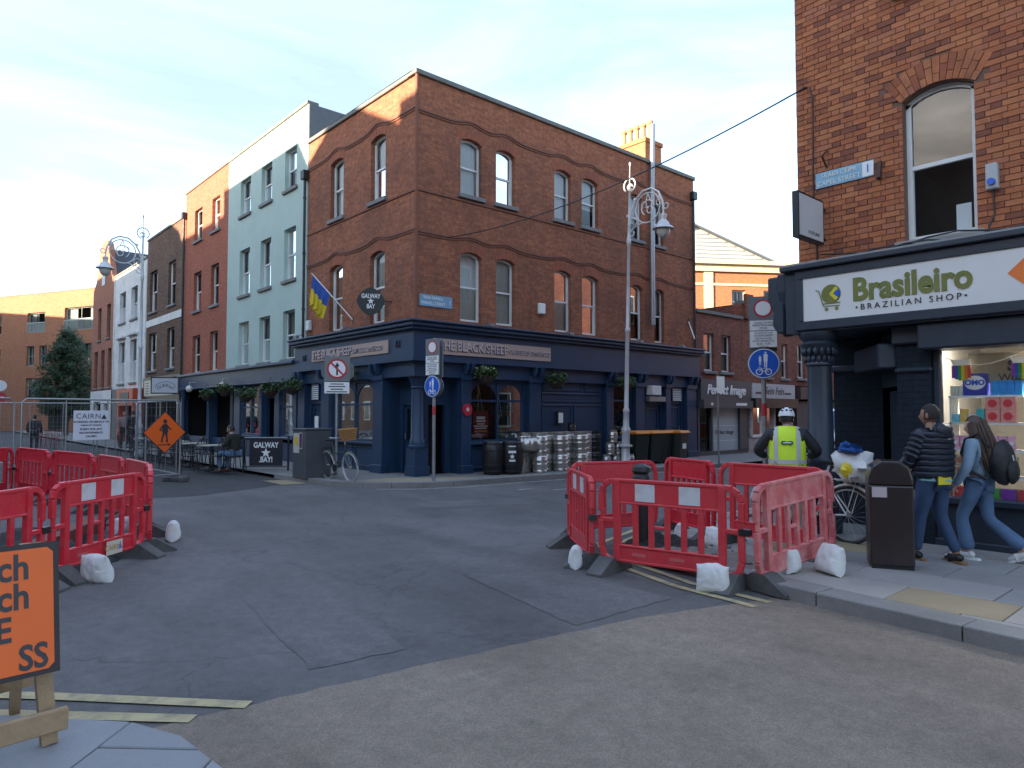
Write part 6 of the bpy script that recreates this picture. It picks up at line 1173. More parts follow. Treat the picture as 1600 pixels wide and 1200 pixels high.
q = MB(); q.tube([(.31 - .003, .1 * math.cos(R(a)) * 1.2, .93 + .13 * math.sin(R(a))) for a in range(180, 361, 12)], .018, 6); q.build('ash_plate', STEEL, t); MB().prism([(.1 * math.cos(R(a)) * 1.1, .93 + .12 * math.sin(R(a))) for a in range(180, 361, 15)], lambda u, v, d: (d, u, v), .305, .315).build('opening', mat('teal_liner', (.02, .12, .13), .5), t)
MB().box(.02, .22, -.2425, -.2405, .84, .96).build('label', mat('label_cream', (.42, .36, .36), .6), t, loc=(-.28, 0, 0)); 
# ---------------------------------------------------------------- bicycles
TYRE = mat('tyre_rubber', (.02, .02, .02), .8); TYREG = mat('grey_white_tyre', (.40, .38, .35), .7); CHROME = mat('dull_chrome', (.5, .5, .5), .3, .9)
def bicycle(label, loc, rz, frame, tyre, fender=None, lean=4):
    t = thing('bicycle', label, 'bicycle', loc); t.rotation_euler = (R(lean), 0, R(rz)); r_ = .335
    for x in (0, 1.05):
        w_ = MB().tube([(x + r_ * math.cos(R(a)), 0, r_ + .0 + r_ * math.sin(R(a))) for a in range(0, 360, 10)], .019, 8, False, True).build('wheel', tyre, t, smooth=True)
        MB().tube([(x + (r_ - .03) * math.cos(R(a)), 0, r_ + (r_ - .03) * math.sin(R(a))) for a in range(0, 360, 12)], .010, 6, False, True).build('rim', CHROME, w_)
        s = MB()
        for k in range(20): a = R(k * 18); s.tube([(x + .02 * math.cos(a + .8), .02 * (-1) ** k, r_ + .02 * math.sin(a + .8)), (x + (r_ - .035) * math.cos(a), 0, r_ + (r_ - .035) * math.sin(a))], .0014, 3, False)
        s.tube([(x, -.04, r_), (x, .04, r_)], .022, 8); s.build('spokes', CHROME, w_)
        MB().tube([(x + (r_ + .03) * math.cos(R(a)), 0, r_ + (r_ + .03) * math.sin(R(a))) for a in range(20 if x == 0 else 10, 200 if x == 0 else 150, 10)], .018, 6).build('mudguard', fender or frame, t, smooth=True)
    bb, st_, hd, sd = (.43, 0, .29), (.30, 0, .78), (.86, 0, .80), (.25, 0, .93)
    f = MB(); f.tube([bb, st_, sd], .016, 8); f.tube([bb, (.85, 0, .62)], .018, 8); f.tube([(.33, 0, .62), (.86, 0, .70)], .016, 8); f.tube([(.84, 0, .58), (.875, 0, .86)], .019, 8)
    for s in (-.05, .05): f.tube([(.0, s, .335), bb], .010, 6); f.tube([(.0, s, .335), (.30, s * .3, .74)], .009, 6); f.tube([(1.05, s, .335), (.87, s * .8, .64)], .012, 6)
    f.build('frame', frame, t, smooth=True)
    h = MB(); h.tube([(.88, 0, .86), (.85, 0, 1.02)], .013, 6); h.tube([(.70, -.29, 1.04), (.83, -.2, 1.03), (.87, 0, 1.03), (.83, .2, 1.03), (.70, .29, 1.04)], .011, 8); h.build('handlebar', CHROME, t, smooth=True)
    MB().prism([(-.14, -.07), (-.1, -.085), (.02, -.04), (.14, -.015), (.14, .015), (.02, .04), (-.1, .085), (-.14, .07)], lambda u, v, d: (.24 + u, v, d), .93, .975).build('saddle', BLACK, t, bevel=.015, seg=2)
    MB().lathe([(.09, -.004), (.09, .004)], 20, (.43, -.06, .29), 'y').build('chainring', IRON, t); c = MB(); c.bar((.43, -.075, .29), (.53, -.075, .16), .018); c.bar((.43, .075, .29), (.33, .075, .42), .018); c.box(.48, .58, -.16, -.085, .15, .17); c.box(.28, .38, .085, .16, .41, .43); c.build('cranks', IRON, t)
    k = MB(); k.tube([(.0, -.06, .345), (-.12, -.06, .74), (.22, -.05, .76)], .006, 5); k.tube([(.0, .06, .345), (-.12, .06, .74), (.22, .05, .76)], .006, 5)
    for x in (-.12, 0, .12): k.tube([(x, -.07, .745), (x, .07, .745)], .006, 5)
    k.build('rack', IRON if not fender else fender, t); return t
b1 = bicycle('dutch style bicycle with wicker basket leaning on the sign post', (-1.82, 1.02, .1), -88, mat('grey_green_frame', (.06, .075, .07), .4), TYREG)
wk = MB(); n = 16
for i in range(7):
    z = .98 + i * .04; s = .8 + .2 * i / 6; wk.tube([(1.03 + .16 * s * math.copysign(abs(math.cos(R(a))) ** .6, math.cos(R(a))), .19 * s * math.copysign(abs(math.sin(R(a))) ** .6, math.sin(R(a))), z) for a in range(0, 360, 20)], .021, 6, False, True)
wk.box(.9, 1.16, -.15, .15, .965, .98); wk.build('basket', mat('wicker', (.34, .16, .05), .8, var=.3, scale=40, bump=.5, bscale=80), b1)
b2 = bicycle('white bicycle loaded with bags on its rack beside the grocery column', (-1.0, -10.95, .12), 82, mat('white_frame', (.6, .6, .58), .4), TYRE, mat('white_mudguard', (.62, .6, .58), .5), 2)
pb = thing('pannier_bag', 'stuffed white shopping bag with yellow print on the bicycle rack', 'bag', (-1.02, -11.05, .89), 82); m = MB(); m.ell((0, 0, .16), .25, .2, .2, 18, 12, .5, 4); m.build('bag', BAG, pb, smooth=True); MB().ell((.0, .16, .13), .09, .06, .09, 10, 8, .4, 2).build('yellow_print', mat('yellow_print2', (.65, .5, .02), .5), pb); MB().ell((-.12, -.12, .13), .09, .1, .1, 10, 8, .4, 2).build('yellow_print', mat('yellow_print2', (.65, .5, .02), .5), pb)
m = MB(); m.ell((0, 0, 0), .2, .13, .06, 16, 8, .9, 7); tag(m.build('blue_cloth', mat('blue_cloth', (.015, .08, .30), .8), None, (-1.05, -11.0, 1.26), (.2, .1, .4), True), 'crumpled blue cloth lying on the stuffed white bag', 'cloth')
# ---------------------------------------------------------------- cafe tables and chairs
def chair(label, loc, rz, grp, m_=IRON):
    t = thing('cafe_chair', label, 'chair', loc, rz, grp); MB().box(-.2, .2, -.2, .2, .44, .465).build('seat', m_, t, bevel=.01)
    for x in (-.18, .18):
        MB().tube([(x, -.18, .44), (x * 1.1, -.22, 0)], .012, 6).build('leg', m_, t); MB().tube([(x, .18, .44), (x * 1.1, .24, 0)], .012, 6).build('leg', m_, t)
    q = MB(); q.tube([(-.19, .19, .44), (-.2, .23, .72), (-.12, .25, .86), (0, .255, .89), (.12, .25, .86), (.2, .23, .72), (.19, .19, .44)], .013, 6); q.tube([(-.2, .22, .66), (-.22, 0, .66), (-.2, -.16, .64), (-.19, -.18, .46)], .011, 6); q.tube([(.2, .22, .66), (.22, 0, .66), (.2, -.16, .64), (.19, -.18, .46)], .011, 6)
    for x in (-.08, 0, .08): q.tube([(x, .2, .46), (x, .25, .87)], .008, 5)
    q.build('backrest', m_, t, smooth=True); return t
def table(label, loc, grp):
    t = thing('cafe_table', label, 'table', loc, 0, grp); MB().box(-.33, .33, -.33, .33, .71, .735).build('top', mat('pale_table_top', (.42, .38, .30), .6), t); MB().tube([(0, 0, 0), (0, 0, .71)], .03, 8).build('stem', IRON, t); q = MB(); q.bar((-.28, -.28, .02), (.28, .28, .02), .05, .03); q.bar((-.28, .28, .03), (.28, -.28, .03), .05, .03); q.build('base', IRON, t)
for k in range(5):
    y_ = 5.7 + k * 1.75; table('square cafe table in the row outside the navy annexe', (-3.0, y_, .06), 'cafe tables outside the annexe')
    for s, a, w_ in ((-.62, 180, 'on the pub side of its table'), (.62, 0, 'on the far side of its table')): chair('black metal cafe chair ' + w_, (-3.0, y_ + s, .06), a + rnd.uniform(-15, 15), 'black cafe chairs ' + w_)
    chair('black metal cafe chair pushed in beside the shop wall', (-2.35, y_ + .05, .06), -90, 'black cafe chairs by the wall')
    if 1: chair('black metal cafe chair with its back to the steel fence', (-3.65, y_, .06), 90, 'black cafe chairs by the fence')
WINE = mat('wine_red_slats', (.22, .03, .03), .6)
for k in range(4): chair('wine red folding chair far up the main street', (-4.0 - .5 * (k % 2), 23.5 + k * 1.1, .02), 60 * k, 'wine red chairs beyond the fence', WINE)
# ---------------------------------------------------------------- white van
vn = thing('white_van', 'white panel van with blue tinted windscreen behind the grocery column', 'van', (15.3, -4.35, 0), 180); VW = mat('white_van_paint', (.66, .67, .68), .25, var=.03, coat=.5)
prof = [(-2.1, .35), (2.2, .35), (2.28, .55), (2.22, .85), (1.9, 1.02), (1.35, 1.12), (.75, 1.75), (.5, 1.84), (-2.0, 1.86), (-2.15, 1.6)]
MB().prism(prof, lambda u, v, d: (u, d, v), -.85, .85).build('body', VW, vn, bevel=.08, seg=3); MB().prism([(1.32, 1.13), (.78, 1.72), (.8, 1.74), (1.38, 1.14)], lambda u, v, d: (u + .02, d, v + .02), -.74, .74).build('windscreen', mat('tinted_screen', (.03, .07, .13), .08), vn)
for s in (-1, 1):
    MB().ell((2.1, s * .66, .86), .12, .17, .1, 14, 8).build('headlight', mat('headlight_glass', (.5, .52, .55), .1), vn, smooth=True); MB().box(.2, 1.1, s * .855 - .005, s * .855 + .005, 1.15, 1.6).build('side_window', mat('tinted_screen', (.03, .07, .13)), vn); MB().ell((.95, s * 1.0, 1.18), .06, .12, .1, 10, 6).build('mirror', BLACK, vn)
    for x in (1.45, -1.4): w_ = MB().lathe([(.2, -.09), (.31, -.1), (.33, -.06), (.33, .06), (.31, .1), (.2, .09)], 22, (x, s * .78, .33), 'y').build('wheel', TYRE, vn, smooth=True); MB().lathe([(.19, -.1), (.19, .1)], 16, (x, s * .78, .33), 'y').build('rim', STEEL, w_)
MB().box(2.2, 2.3, -.8, .8, .36, .56).build('bumper', BLACK, vn, bevel=.03); MB().box(2.19, 2.26, -.45, .45, .66, .78).build('grille', BLACK, vn); MB().box(2.29, 2.305, -.26, .26, .44, .55).build('number_plate', PRINT_W, vn)
# ---------------------------------------------------------------- conifer by the far block
tr = thing('pine_tree', 'dark green pine tree before the modern brick block', 'tree', (-.6, 44, 0)); r_ = random.Random(5)
MB().tube([(0, 0, 0), (.05, 0, 3), (0, .05, 7.3)], [.17, .11, .03], 8).build('trunk', mat('pine_bark', (.06, .045, .035), .9), tr); br_ = MB(); lv = MB()
for k in range(120):
    z = 1.3 + 6.2 * (k / 120) ** 1.05; a = k * 2.4 + r_.random(); ln = (2.35 * (1 - (z / 8.0) ** 1.6) + .25) * (.7 + .45 * r_.random()) * (.75 if z < 2 else 1); e = Vector((ln * math.cos(a), ln * math.sin(a), .25 * ln)); b0 = Vector((0, 0, z)); br_.tube([b0, b0 + e], [.03, .01], 4, False)
    for j in range(int(26 + ln * 44)):
        s = .25 + .8 * r_.random(); p = b0 + e * s + Vector((r_.gauss(0, .16), r_.gauss(0, .16), r_.gauss(0, .12)))
        for i in range(3):
            d = Vector((r_.gauss(0, 1), r_.gauss(0, 1), r_.gauss(.4, .8))).normalized() * (.15 + .12 * r_.random()); w_ = d.orthogonal().normalized() * .032; lv._a([p - w_, p + w_, p + d], [(0, 1, 2)])
br_.build('limbs', MATS['pine_bark'], tr); lv.build('crown', LEAFD, tr)
# ================================================================ PEOPLE
def skinned(name, V, E, mt, parent, root, sub=2, smooth=True):
    """one continuous surface grown over a skeleton: V = {joint: (x, y, z, rx, ry)}"""
    ks = list(V); me = bpy.data.meshes.new(name); me.from_pydata([V[k][:3] for k in ks], [(ks.index(a), ks.index(b)) for a, b in E], [])
    b = bmesh.new(); b.from_mesh(me); ly = b.verts.layers.skin.verify(); b.verts.ensure_lookup_table()
    for i, k in enumerate(ks): b.verts[i][ly].radius = (V[k][3], V[k][4] if len(V[k]) > 4 else V[k][3]); b.verts[i][ly].use_root = (k == root)
    b.to_mesh(me); b.free(); o = bpy.data.objects.new(name, me); col.objects.link(o)
    o.modifiers.new('skin', 'SKIN').use_smooth_shade = True; s = o.modifiers.new('sub', 'SUBSURF'); s.levels = s.render_levels = sub
    m2 = bpy.data.meshes.new_from_object(o.evaluated_get(bpy.context.evaluated_depsgraph_get())); bpy.data.objects.remove(o); bpy.data.meshes.remove(me)
    o = bpy.data.objects.new(name, m2); col.objects.link(o); m2.materials.clear(); m2.materials.append(mt); o.parent = parent
    for p in m2.polygons: p.use_smooth = smooth
    return o
def head_mb(c, yaw, pitch=0, s=1.):
    """skull with jaw, brow, nose and ears; faces +y before the turn"""
    m = MB(); n, k = 26, 18; V = []
    for i in range(k + 1):
        p = math.pi * i / k
        for j in range(n):
            t = 2 * math.pi * j / n; x, y, z = math.sin(p) * math.sin(t), math.sin(p) * math.cos(t), math.cos(p)
            X = .076 * x; Y = .098 * y; Z = .118 * z
            if z < -.1: X *= 1 - .28 * min(1, -z) ; Y = Y * (1 - .12 * -z) + (.018 * -z if y > 0 else .03 * -z)
            if y > .86 and -.35 < z < .18: f = (1 - abs(z + .18) / .36); Y += .026 * max(0, f) * max(0, 1 - abs(x) / .25)
            if y > .6 and .05 < z < .25: Y -= .006 * (abs(x) > .2) * (abs(x) < .6)
            V.append((X * s, Y * s, Z * s))
    m.v = V
    for i in range(k):
        for j in range(n): m.f.append((i * n + j, (i + 1) * n + j, (i + 1) * n + (j + 1) % n, i * n + (j + 1) % n))
    for sx in (-1, 1): m.ell((sx * .078 * s, -.008 * s, -.005 * s), .011 * s, .02 * s, .034 * s, 10, 7)
    M = Matrix.Translation(Vector(c)) @ Matrix.Rotation(yaw, 4, 'Z') @ Matrix.Rotation(pitch, 4, 'X'); m.v = [tuple(M @ Vector(v)) for v in m.v]; return m, M
def hand(V, E, wrist, d, side, up, pre, s=1.):
    """palm with four fingers and a thumb appended to a skeleton"""
    d = Vector(d).normalized(); sd = Vector(side).normalized(); up = Vector(up).normalized(); w = Vector(wrist); pl = w + d * .06 * s; V[pre + 'p'] = (*pl, .020 * s, .032 * s); E.append((pre + 'w', pre + 'p'))
    for i, (off, ln) in enumerate(((-.028, .07), (-.009, .08), (.010, .076), (.028, .06))):
        a = pl + d * .03 * s + sd * off * s; b = a + (d * .8 + up * -.35).normalized() * ln * .5 * s; c = b + (d * .4 + up * -.8).normalized() * ln * .5 * s
        for nm, q, r_ in (('a', a, .0095), ('b', b, .0088), ('c', c, .0075)): V['%s%d%s' % (pre, i, nm)] = (*q, r_ * s)
        E += [(pre + 'p', '%s%da' % (pre, i)), ('%s%da' % (pre, i), '%s%db' % (pre, i)), ('%s%db' % (pre, i), '%s%dc' % (pre, i))]
    a = w + d * .03 * s - sd * .035 * s; b = a + (d * .6 - sd * .5 - up * .3).normalized() * .04 * s; V[pre + 't'] = (*a, .012 * s); V[pre + 'u'] = (*b, .0095 * s); E += [(pre + 'p', pre + 't'), (pre + 't', pre + 'u')]
def person(label, loc, rz, J, skin_c, top, legs, shoe, hair, head_yaw=0, head_pitch=0, bulk=1., top_mat_bump=None, long_hair=False, shoe_sole=None, hood=False, flare=0., jl=None, helmet=None):
    t = thing('person', label, 'person', loc, rz); SK = mat('skin_%.2f' % skin_c[0], skin_c, .55, var=.08)
    P = lambda k: Vector(J[k]); V = {}; E = []
    # body: pelvis root, spine, neck, arms to the fingers, legs to the toes
    V['pel'] = (*P('pel'), .13 * bulk, .10 * bulk); V['wst'] = (*P('pel').lerp(P('chest'), .45), .12 * bulk, .092 * bulk); V['chest'] = (*P('chest'), .14 * bulk, .10 * bulk); V['nb'] = (*P('neck'), .055); V['hd'] = (*P('head') - Vector((0, 0, .06)), .06)
    E += [('pel', 'wst'), ('wst', 'chest'), ('chest', 'nb'), ('nb', 'hd')]
    for s, sn in ((-1, 'L'), (1, 'R')):
        V[sn + 'sh'] = (*P(sn + 'sh'), .058); V[sn + 'el'] = (*P(sn + 'el'), .042); V[sn + 'aw'] = (*P(sn + 'wr'), .028); V[sn + 'w'] = (*P(sn + 'wr'), .027)
        del V[sn + 'aw']; E += [('chest', sn + 'sh'), (sn + 'sh', sn + 'el'), (sn + 'el', sn + 'w')]
        d = P(sn + 'wr') - P(sn + 'el'); hand(V, E, P(sn + 'wr'), d, Vector((s * -.2, 1, 0)).cross(d).cross(d) * -1 if False else Vector((0, 1, 0)) - d.normalized() * d.normalized().y, Vector((s, 0, 0)), sn)
        V[sn + 'hip'] = (*P(sn + 'hip'), .088 * bulk); V[sn + 'kn'] = (*P(sn + 'kn'), .056); V[sn + 'an'] = (*P(sn + 'an'), .038); V[sn + 'toe'] = (*P(sn + 'an').lerp(P(sn + 'toe'), .5), .026, .03); E += [('pel', sn + 'hip'), (sn + 'hip', sn + 'kn'), (sn + 'kn', sn + 'an'), (sn + 'an', sn + 'toe')]
    body = skinned('body', V, E, SK, t, 'pel'); hm, M = head_mb(P('head'), head_yaw, head_pitch)
    bm2 = bmesh.new(); bm2.from_mesh(body.data); tmp = hm.mesh('h', True); bm2.from_mesh(tmp); bm2.to_mesh(body.data); bm2.free(); bpy.data.meshes.remove(tmp)
    for p in body.data.polygons: p.use_smooth = True
    # clothes
    q = bulk; C = {'pel': (*(P('pel') + Vector((0, 0, .02 if not J.get('long') else -.06))), .165 * q, .125 * q), 'wst': (*P('pel').lerp(P('chest'), .45), .155 * q, .12 * q), 'chest': (*P('chest'), .168 * q, .125 * q), 'nb': (*(P('neck') - Vector((0, 0, .02))), .085, .08)}; CE = [('pel', 'wst'), ('wst', 'chest'), ('chest', 'nb')]
    for sn in 'LR':
        C[sn + 's'] = (*P(sn + 'sh'), .082 * q); C[sn + 'e'] = (*P(sn + 'el'), .066 * q); C[sn + 'w'] = (*(P(sn + 'wr') * .97 + P(sn + 'el') * .03), .046 * q); CE += [('chest', sn + 's'), (sn + 's', sn + 'e'), (sn + 'e', sn + 'w')]
    jk = skinned('jacket', C, CE, top, t, 'pel')
    C = {'pel': (*(P('pel') - Vector((0, 0, .01))), .132 * q, .112 * q)}; CE = []
    for sn in 'LR':
        kn, an = P(sn + 'kn'), P(sn + 'an'); C[sn + 'h'] = (*P(sn + 'hip'), .105 * q); C[sn + 'm'] = (*P(sn + 'hip').lerp(kn, .5), .092 * q); C[sn + 'k'] = (*kn, .072 * q); C[sn + 'c'] = (*kn.lerp(an, .5), .066 + flare * .3); C[sn + 'a'] = (*(an + (kn - an).normalized() * .0), .056 + flare); CE += [('pel', sn + 'h'), (sn + 'h', sn + 'm'), (sn + 'm', sn + 'k'), (sn + 'k', sn + 'c'), (sn + 'c', sn + 'a')]
    skinned('trousers', C, CE, legs, t, 'pel')
    for sn in 'LR':
        an, to = P(sn + 'an'), P(sn + 'toe'); f = (to - an); fl = Vector((f.x, f.y, 0)); up = Vector((0, 0, 1)); f = f.normalized(); hl = an - fl.normalized() * .055 - up * .045; f = (to - hl).normalized(); side = f.cross(up).normalized(); nu = side.cross(f).normalized()
        S = {'h': (*(hl), .046, .044), 'm': (*(hl + f * .1), .048, .046), 'b': (*(hl + f * .19 - nu * .008), .05, .036), 't': (*(hl + f * .25 - nu * .012), .04, .026), 'a': (*(an + up * .0), .05)}
        so2 = skinned('shoe', S, [('h', 'm'), ('m', 'b'), ('b', 't'), ('h', 'a')], shoe, t, 'm')
        m = MB(); pts = [(-.055, -.034), (.03, -.036), (.12, -.03), (.2, -.044), (.27, -.035), (.30, 0), (.27, .038), (.2, .046), (.12, .036), (.03, .036), (-.055, .034), (-.075, 0)]
        m.prism(pts, lambda u, v, d: hl + f * u + side * v + nu * (d - .052), 0, .024); m.build('sole', shoe_sole or BLACK, so2)
    # hair
    if hair:
        hp = MB(); n, k = 24, 14
        for i in range(k + 1):
            p = math.pi * .62 * i / k
            for j in range(n):
                a = 2 * math.pi * j / n; x, y, z = math.sin(p) * math.sin(a), math.sin(p) * math.cos(a), math.cos(p); lim = y > .35 and z < .5
                g = (1.07 + .03 * noise.noise(Vector((x * 9, y * 9, z * 9)))) * (.93 if lim else 1); hp.v.append(tuple(M @ Vector((.079 * x * g, (.100 * y - .006) * g - (.012 if lim else 0), .121 * z * g))))
        for i in range(k):
            for j in range(n): hp.f.append((i * n + j, (i + 1) * n + j, (i + 1) * n + (j + 1) % n, i * n + (j + 1) % n))
        hp.build('hair', hair, t, smooth=True)
        if long_hair:
            lh = MB()
            for s in range(150):
                a = R(52 + 256 * rnd.random()); z0 = .06 - .1 * rnd.random(); pts = []; ln = .40 + .12 * rnd.random(); sw = rnd.gauss(0, .02)
                for i in range(7):
                    u = i / 6; pts.append(M @ Vector(((.083 + .03 * u + .01 * math.sin(u * 4 + s)) * math.sin(a), (.100 + .03 * u) * math.cos(a) - .015 - .05 * u, z0 - ln * u)) + Vector((sw * u, -.02 * u, 0)))
                lh.tube(pts, [.010, .013, .013, .012, .011, .008, .003], 5)
            lh.build('long_hair', hair, t, smooth=True)
    return t, jk, M
def std(h=1.72, hipw=.09, shw=.19):
    k = h / 1.72; return {'pel': (0, 0, .93 * k), 'chest': (0, .0, 1.30 * k), 'neck': (0, .01, 1.47 * k), 'head': (0, .03, 1.60 * k), 'Lsh': (-shw, 0, 1.39 * k), 'Rsh': (shw, 0, 1.39 * k), 'Lel': (-shw - .06, -.03, 1.11 * k), 'Rel': (shw + .06, -.03, 1.11 * k), 'Lwr': (-shw - .05, .08, .87 * k), 'Rwr': (shw + .05, .08, .87 * k), 'Lhip': (-hipw, 0, .90 * k), 'Rhip': (hipw, 0, .90 * k), 'Lkn': (-hipw - .01, .03, .49 * k), 'Rkn': (hipw + .01, .03, .49 * k), 'Lan': (-hipw - .01, -.02, .085), 'Ran': (hipw + .01, -.02, .085), 'Ltoe': (-hipw - .03, .16, .04), 'Rtoe': (hipw + .03, .16, .04)}
HAIRD = mat('black_hair', (.012, .009, .008), .55, var=.3); HAIRB = mat('brown_hair', (.06, .035, .022), .5, var=.6, scale=12); HAIRS = mat('short_dark_hair', (.02, .014, .011), .8, var=.3)
PUFF = mat('navy_puffer', (.010, .014, .026), .45, var=.2); DENIM = mat('blue_denim', (.035, .065, .13), .85, var=.35, scale=9, bump=.2, bscale=120); DENIML = mat('light_denim', (.20, .29, .38), .85, var=.2, scale=8, bump=.25, bscale=90); DENIMM = mat('mid_denim', (.08, .14, .24), .85, var=.35, scale=6, bump=.2, bscale=120)
# man in the navy puffer beside the bin
J = std(1.74); J.update({'Lkn': (-.10, .10, .50), 'Lan': (-.12, .14, .09), 'Ltoe': (-.15, .31, .04), 'Rkn': (.11, .02, .49), 'Ran': (.13, -.16, .10), 'Rtoe': (.18, .0, .04), 'Lel': (-.27, .06, 1.13), 'Lwr': (-.16, .26, 1.02), 'Rel': (.27, .05, 1.12), 'Rwr': (.16, .26, 1.03)})
man, jk, M = person('man in navy hooded puffer jacket and blue jeans beside the litter bin', (-1.36, -12.0, .12), -22, J, (.30, .16, .10), PUFF, DENIM, mat('black_trainer', (.012, .012, .014), .5), HAIRS, R(14), 0, 1.06, shoe_sole=mat('gum_sole', (.30, .15, .06), .7))
man.scale = (.96, .96, .96)
q = MB()
for i in range(8):
    z = .97 + i * .062; rx = .205 + .018 * math.sin(i * .5); q.tube([(rx * math.cos(R(a)), .155 * math.sin(R(a)) + .0, z + .004 * math.sin(a)) for a in range(0, 360, 15)], .036, 8, False, True)
for s in (-1, 1):
    a, b = Vector(J['Lsh' if s < 0 else 'Rsh']), Vector(J['Lel' if s < 0 else 'Rel']); c = Vector(J['Lwr' if s < 0 else 'Rwr'])
    for p0, p1, n_, r_ in ((a, b, 5, .078), (b, c, 4, .062)):
        d = (p1 - p0).normalized(); e = d.orthogonal().normalized(); f = d.cross(e)
        for k in range(n_): cc_ = p0.lerp(p1, (k + .3) / n_); q.tube([cc_ + (e * math.cos(R(g)) + f * math.sin(R(g))) * (r_ - .012) for g in range(0, 360, 30)], .026, 6, False, True)
q.build('quilted_baffles', PUFF, man, smooth=True)
MB().ell((0, -.125, 1.45), .13, .075, .085, 16, 10, .3, 2).build('hood', PUFF, man, smooth=True); MB().box(-.12, .06, -.165, -.15, .86, .95).build('yellow_packet', mat('yellow_packet', (.70, .58, .03), .5), man); MB().ell((.0, -.02, .90), .19, .15, .05, 18, 6, .2, 3).build('shirt_hem', mat('aqua_shirt', (.22, .42, .44), .8), man)
# woman with the backpack, walking
J = std(1.62, .085, .165); J.update({'Lkn': (-.08, .16, .47), 'Lan': (-.08, .10, .09), 'Ltoe': (-.09, .28, .045), 'Rkn': (.09, -.05, .45), 'Ran': (.09, -.40, .17), 'Rtoe': (.10, -.27, .05), 'Lel': (-.24, .02, 1.05), 'Lwr': (-.22, .16, .83), 'Rel': (.24, -.06, 1.05), 'Rwr': (.22, .05, .82)})
wom, jk, M = person('woman with long brown hair, denim jacket and black backpack walking past the grocery', (-.83, -12.37, .12), -8, J, (.45, .27, .19), DENIML, DENIMM, mat('white_canvas_shoe', (.6, .58, .55), .6), HAIRB, R(0), R(-8), .9, long_hair=True, shoe_sole=PRINT_W, flare=.03)
wom.scale = (.95, .95, .95); wom.location = (-.9, -12.3, .12)
bk = thing('backpack', 'black backpack worn by the woman in denim', 'backpack', (-.9, -12.3, .12), -8); bk.scale = (.95, .95, .95); BKM = mat('black_nylon', (.014, .014, .016), .6, var=.3, bump=.2)
m = MB(); m.ell((0, -.235, 1.10), .155, .12, .25, 20, 14, .15, 5); m.v = [(x, max(y, -.36), z) for x, y, z in m.v]; m.build('main_bag', BKM, bk, smooth=True); m = MB(); m.ell((0, -.34, 1.02), .115, .05, .14, 16, 10, .15, 6); m.build('front_pocket', BKM, bk, smooth=True)
for s in (-1, 1): MB().tube([(s * .1, -.15, 1.28), (s * .12, -.05, 1.43), (s * .125, .08, 1.36), (s * .14, .12, 1.2), (s * .15, .02, 1.0), (s * .13, -.15, .92)], .016, 6).build('strap', BKM, bk)
MB().tube([(-.06, -.36, 1.2), (-.05, -.37, 1.14)], .006, 5).build('zip_pull', PRINT_W, bk)
# cyclist in the hi-vis vest, seen from behind
J = std(1.64, .09, .2); J.update({'chest': (0, .07, 1.22), 'neck': (0, .12, 1.38), 'head': (0, .17, 1.50), 'Lsh': (-.2, .07, 1.31), 'Rsh': (.2, .07, 1.31), 'Lel': (-.37, .09, 1.08), 'Rel': (.37, .09, 1.08), 'Lwr': (-.27, .33, 1.0), 'Rwr': (.27, .33, 1.0)})
VIS = mat('hi_vis_yellow', (.55, .74, .02), .6, var=.05); TAPE = mat('reflective_tape', (.42, .41, .38), .4)
cy, jk, M = person('cyclist in yellow hi-vis vest and white helmet seen from behind', (-1.12, -10.25, .12), -63, J, (.5, .33, .26), mat('black_jacket', (.014, .014, .017), .7, var=.2), mat('beige_trousers', (.34, .26, .18), .85), mat('black_shoe', (.012, .012, .013), .5), HAIRD, 0, R(-6), 1.08)
V = {'a': (0, -.0, .80, .24, .19), 'b': (0, .02, 1.0, .235, .18), 'c': (0, .06, 1.2, .225, .172), 'd': (0, .085, 1.33, .19, .14)}
vm = MB(); rings = [(.74, -.0, .225, .17), (.84, .0, .23, .175), (1.0, .02, .225, .172), (1.15, .05, .225, .17), (1.27, .075, .225, .16), (1.34, .09, .20, .145), (1.385, .10, .15, .115), (1.41, .105, .09, .09)]
for (z, cy_, rx, ry) in rings:
    for j in range(32): a = 2 * math.pi * j / 32; w_ = 1 + .02 * math.sin(a * 5 + z * 20); vm.v.append((rx * math.cos(a) * w_, cy_ + ry * math.sin(a) * w_, z))
for i in range(len(rings) - 1):
    for j in range(32): vm.f.append((i * 32 + j, i * 32 + (j + 1) % 32, (i + 1) * 32 + (j + 1) % 32, (i + 1) * 32 + j))
vs_ = vm.build('hi_vis_vest', VIS, cy, smooth=True)
def band(z0, z1): 
    """tape strip lying on the vest surface"""
    b = bmesh.new(); b.from_mesh(vs_.data); bmesh.ops.bisect_plane(b, geom=b.verts[:] + b.edges[:] + b.faces[:], plane_co=(0, 0, z0), plane_no=(0, 0, -1), clear_outer=True); bmesh.ops.bisect_plane(b, geom=b.verts[:] + b.edges[:] + b.faces[:], plane_co=(0, 0, z1), plane_no=(0, 0, 1), clear_outer=True)
    b.normal_update()
    for v in b.verts: v.co += v.normal * .006
    return b
def strip_obj(b, name, m_):
    me = bpy.data.meshes.new(name); b.to_mesh(me); b.free(); me.materials.append(m_); o = bpy.data.objects.new(name, me); col.objects.link(o); o.parent = cy
    for p in me.polygons: p.use_smooth = True
for z0, z1 in ((.78, .825), (.93, .985)): strip_obj(band(z0, z1), 'reflective_band', TAPE)
for s in (-1, 1):
    b = band(.985, 1.42); x0, x1 = sorted((s * .11, s * .16))
    for co, no in ((x0, -1), (x1, 1)): bmesh.ops.bisect_plane(b, geom=b.verts[:] + b.edges[:] + b.faces[:], plane_co=(co, 0, 0), plane_no=(no, 0, 0), clear_outer=True)
    strip_obj(b, 'shoulder_band', TAPE)
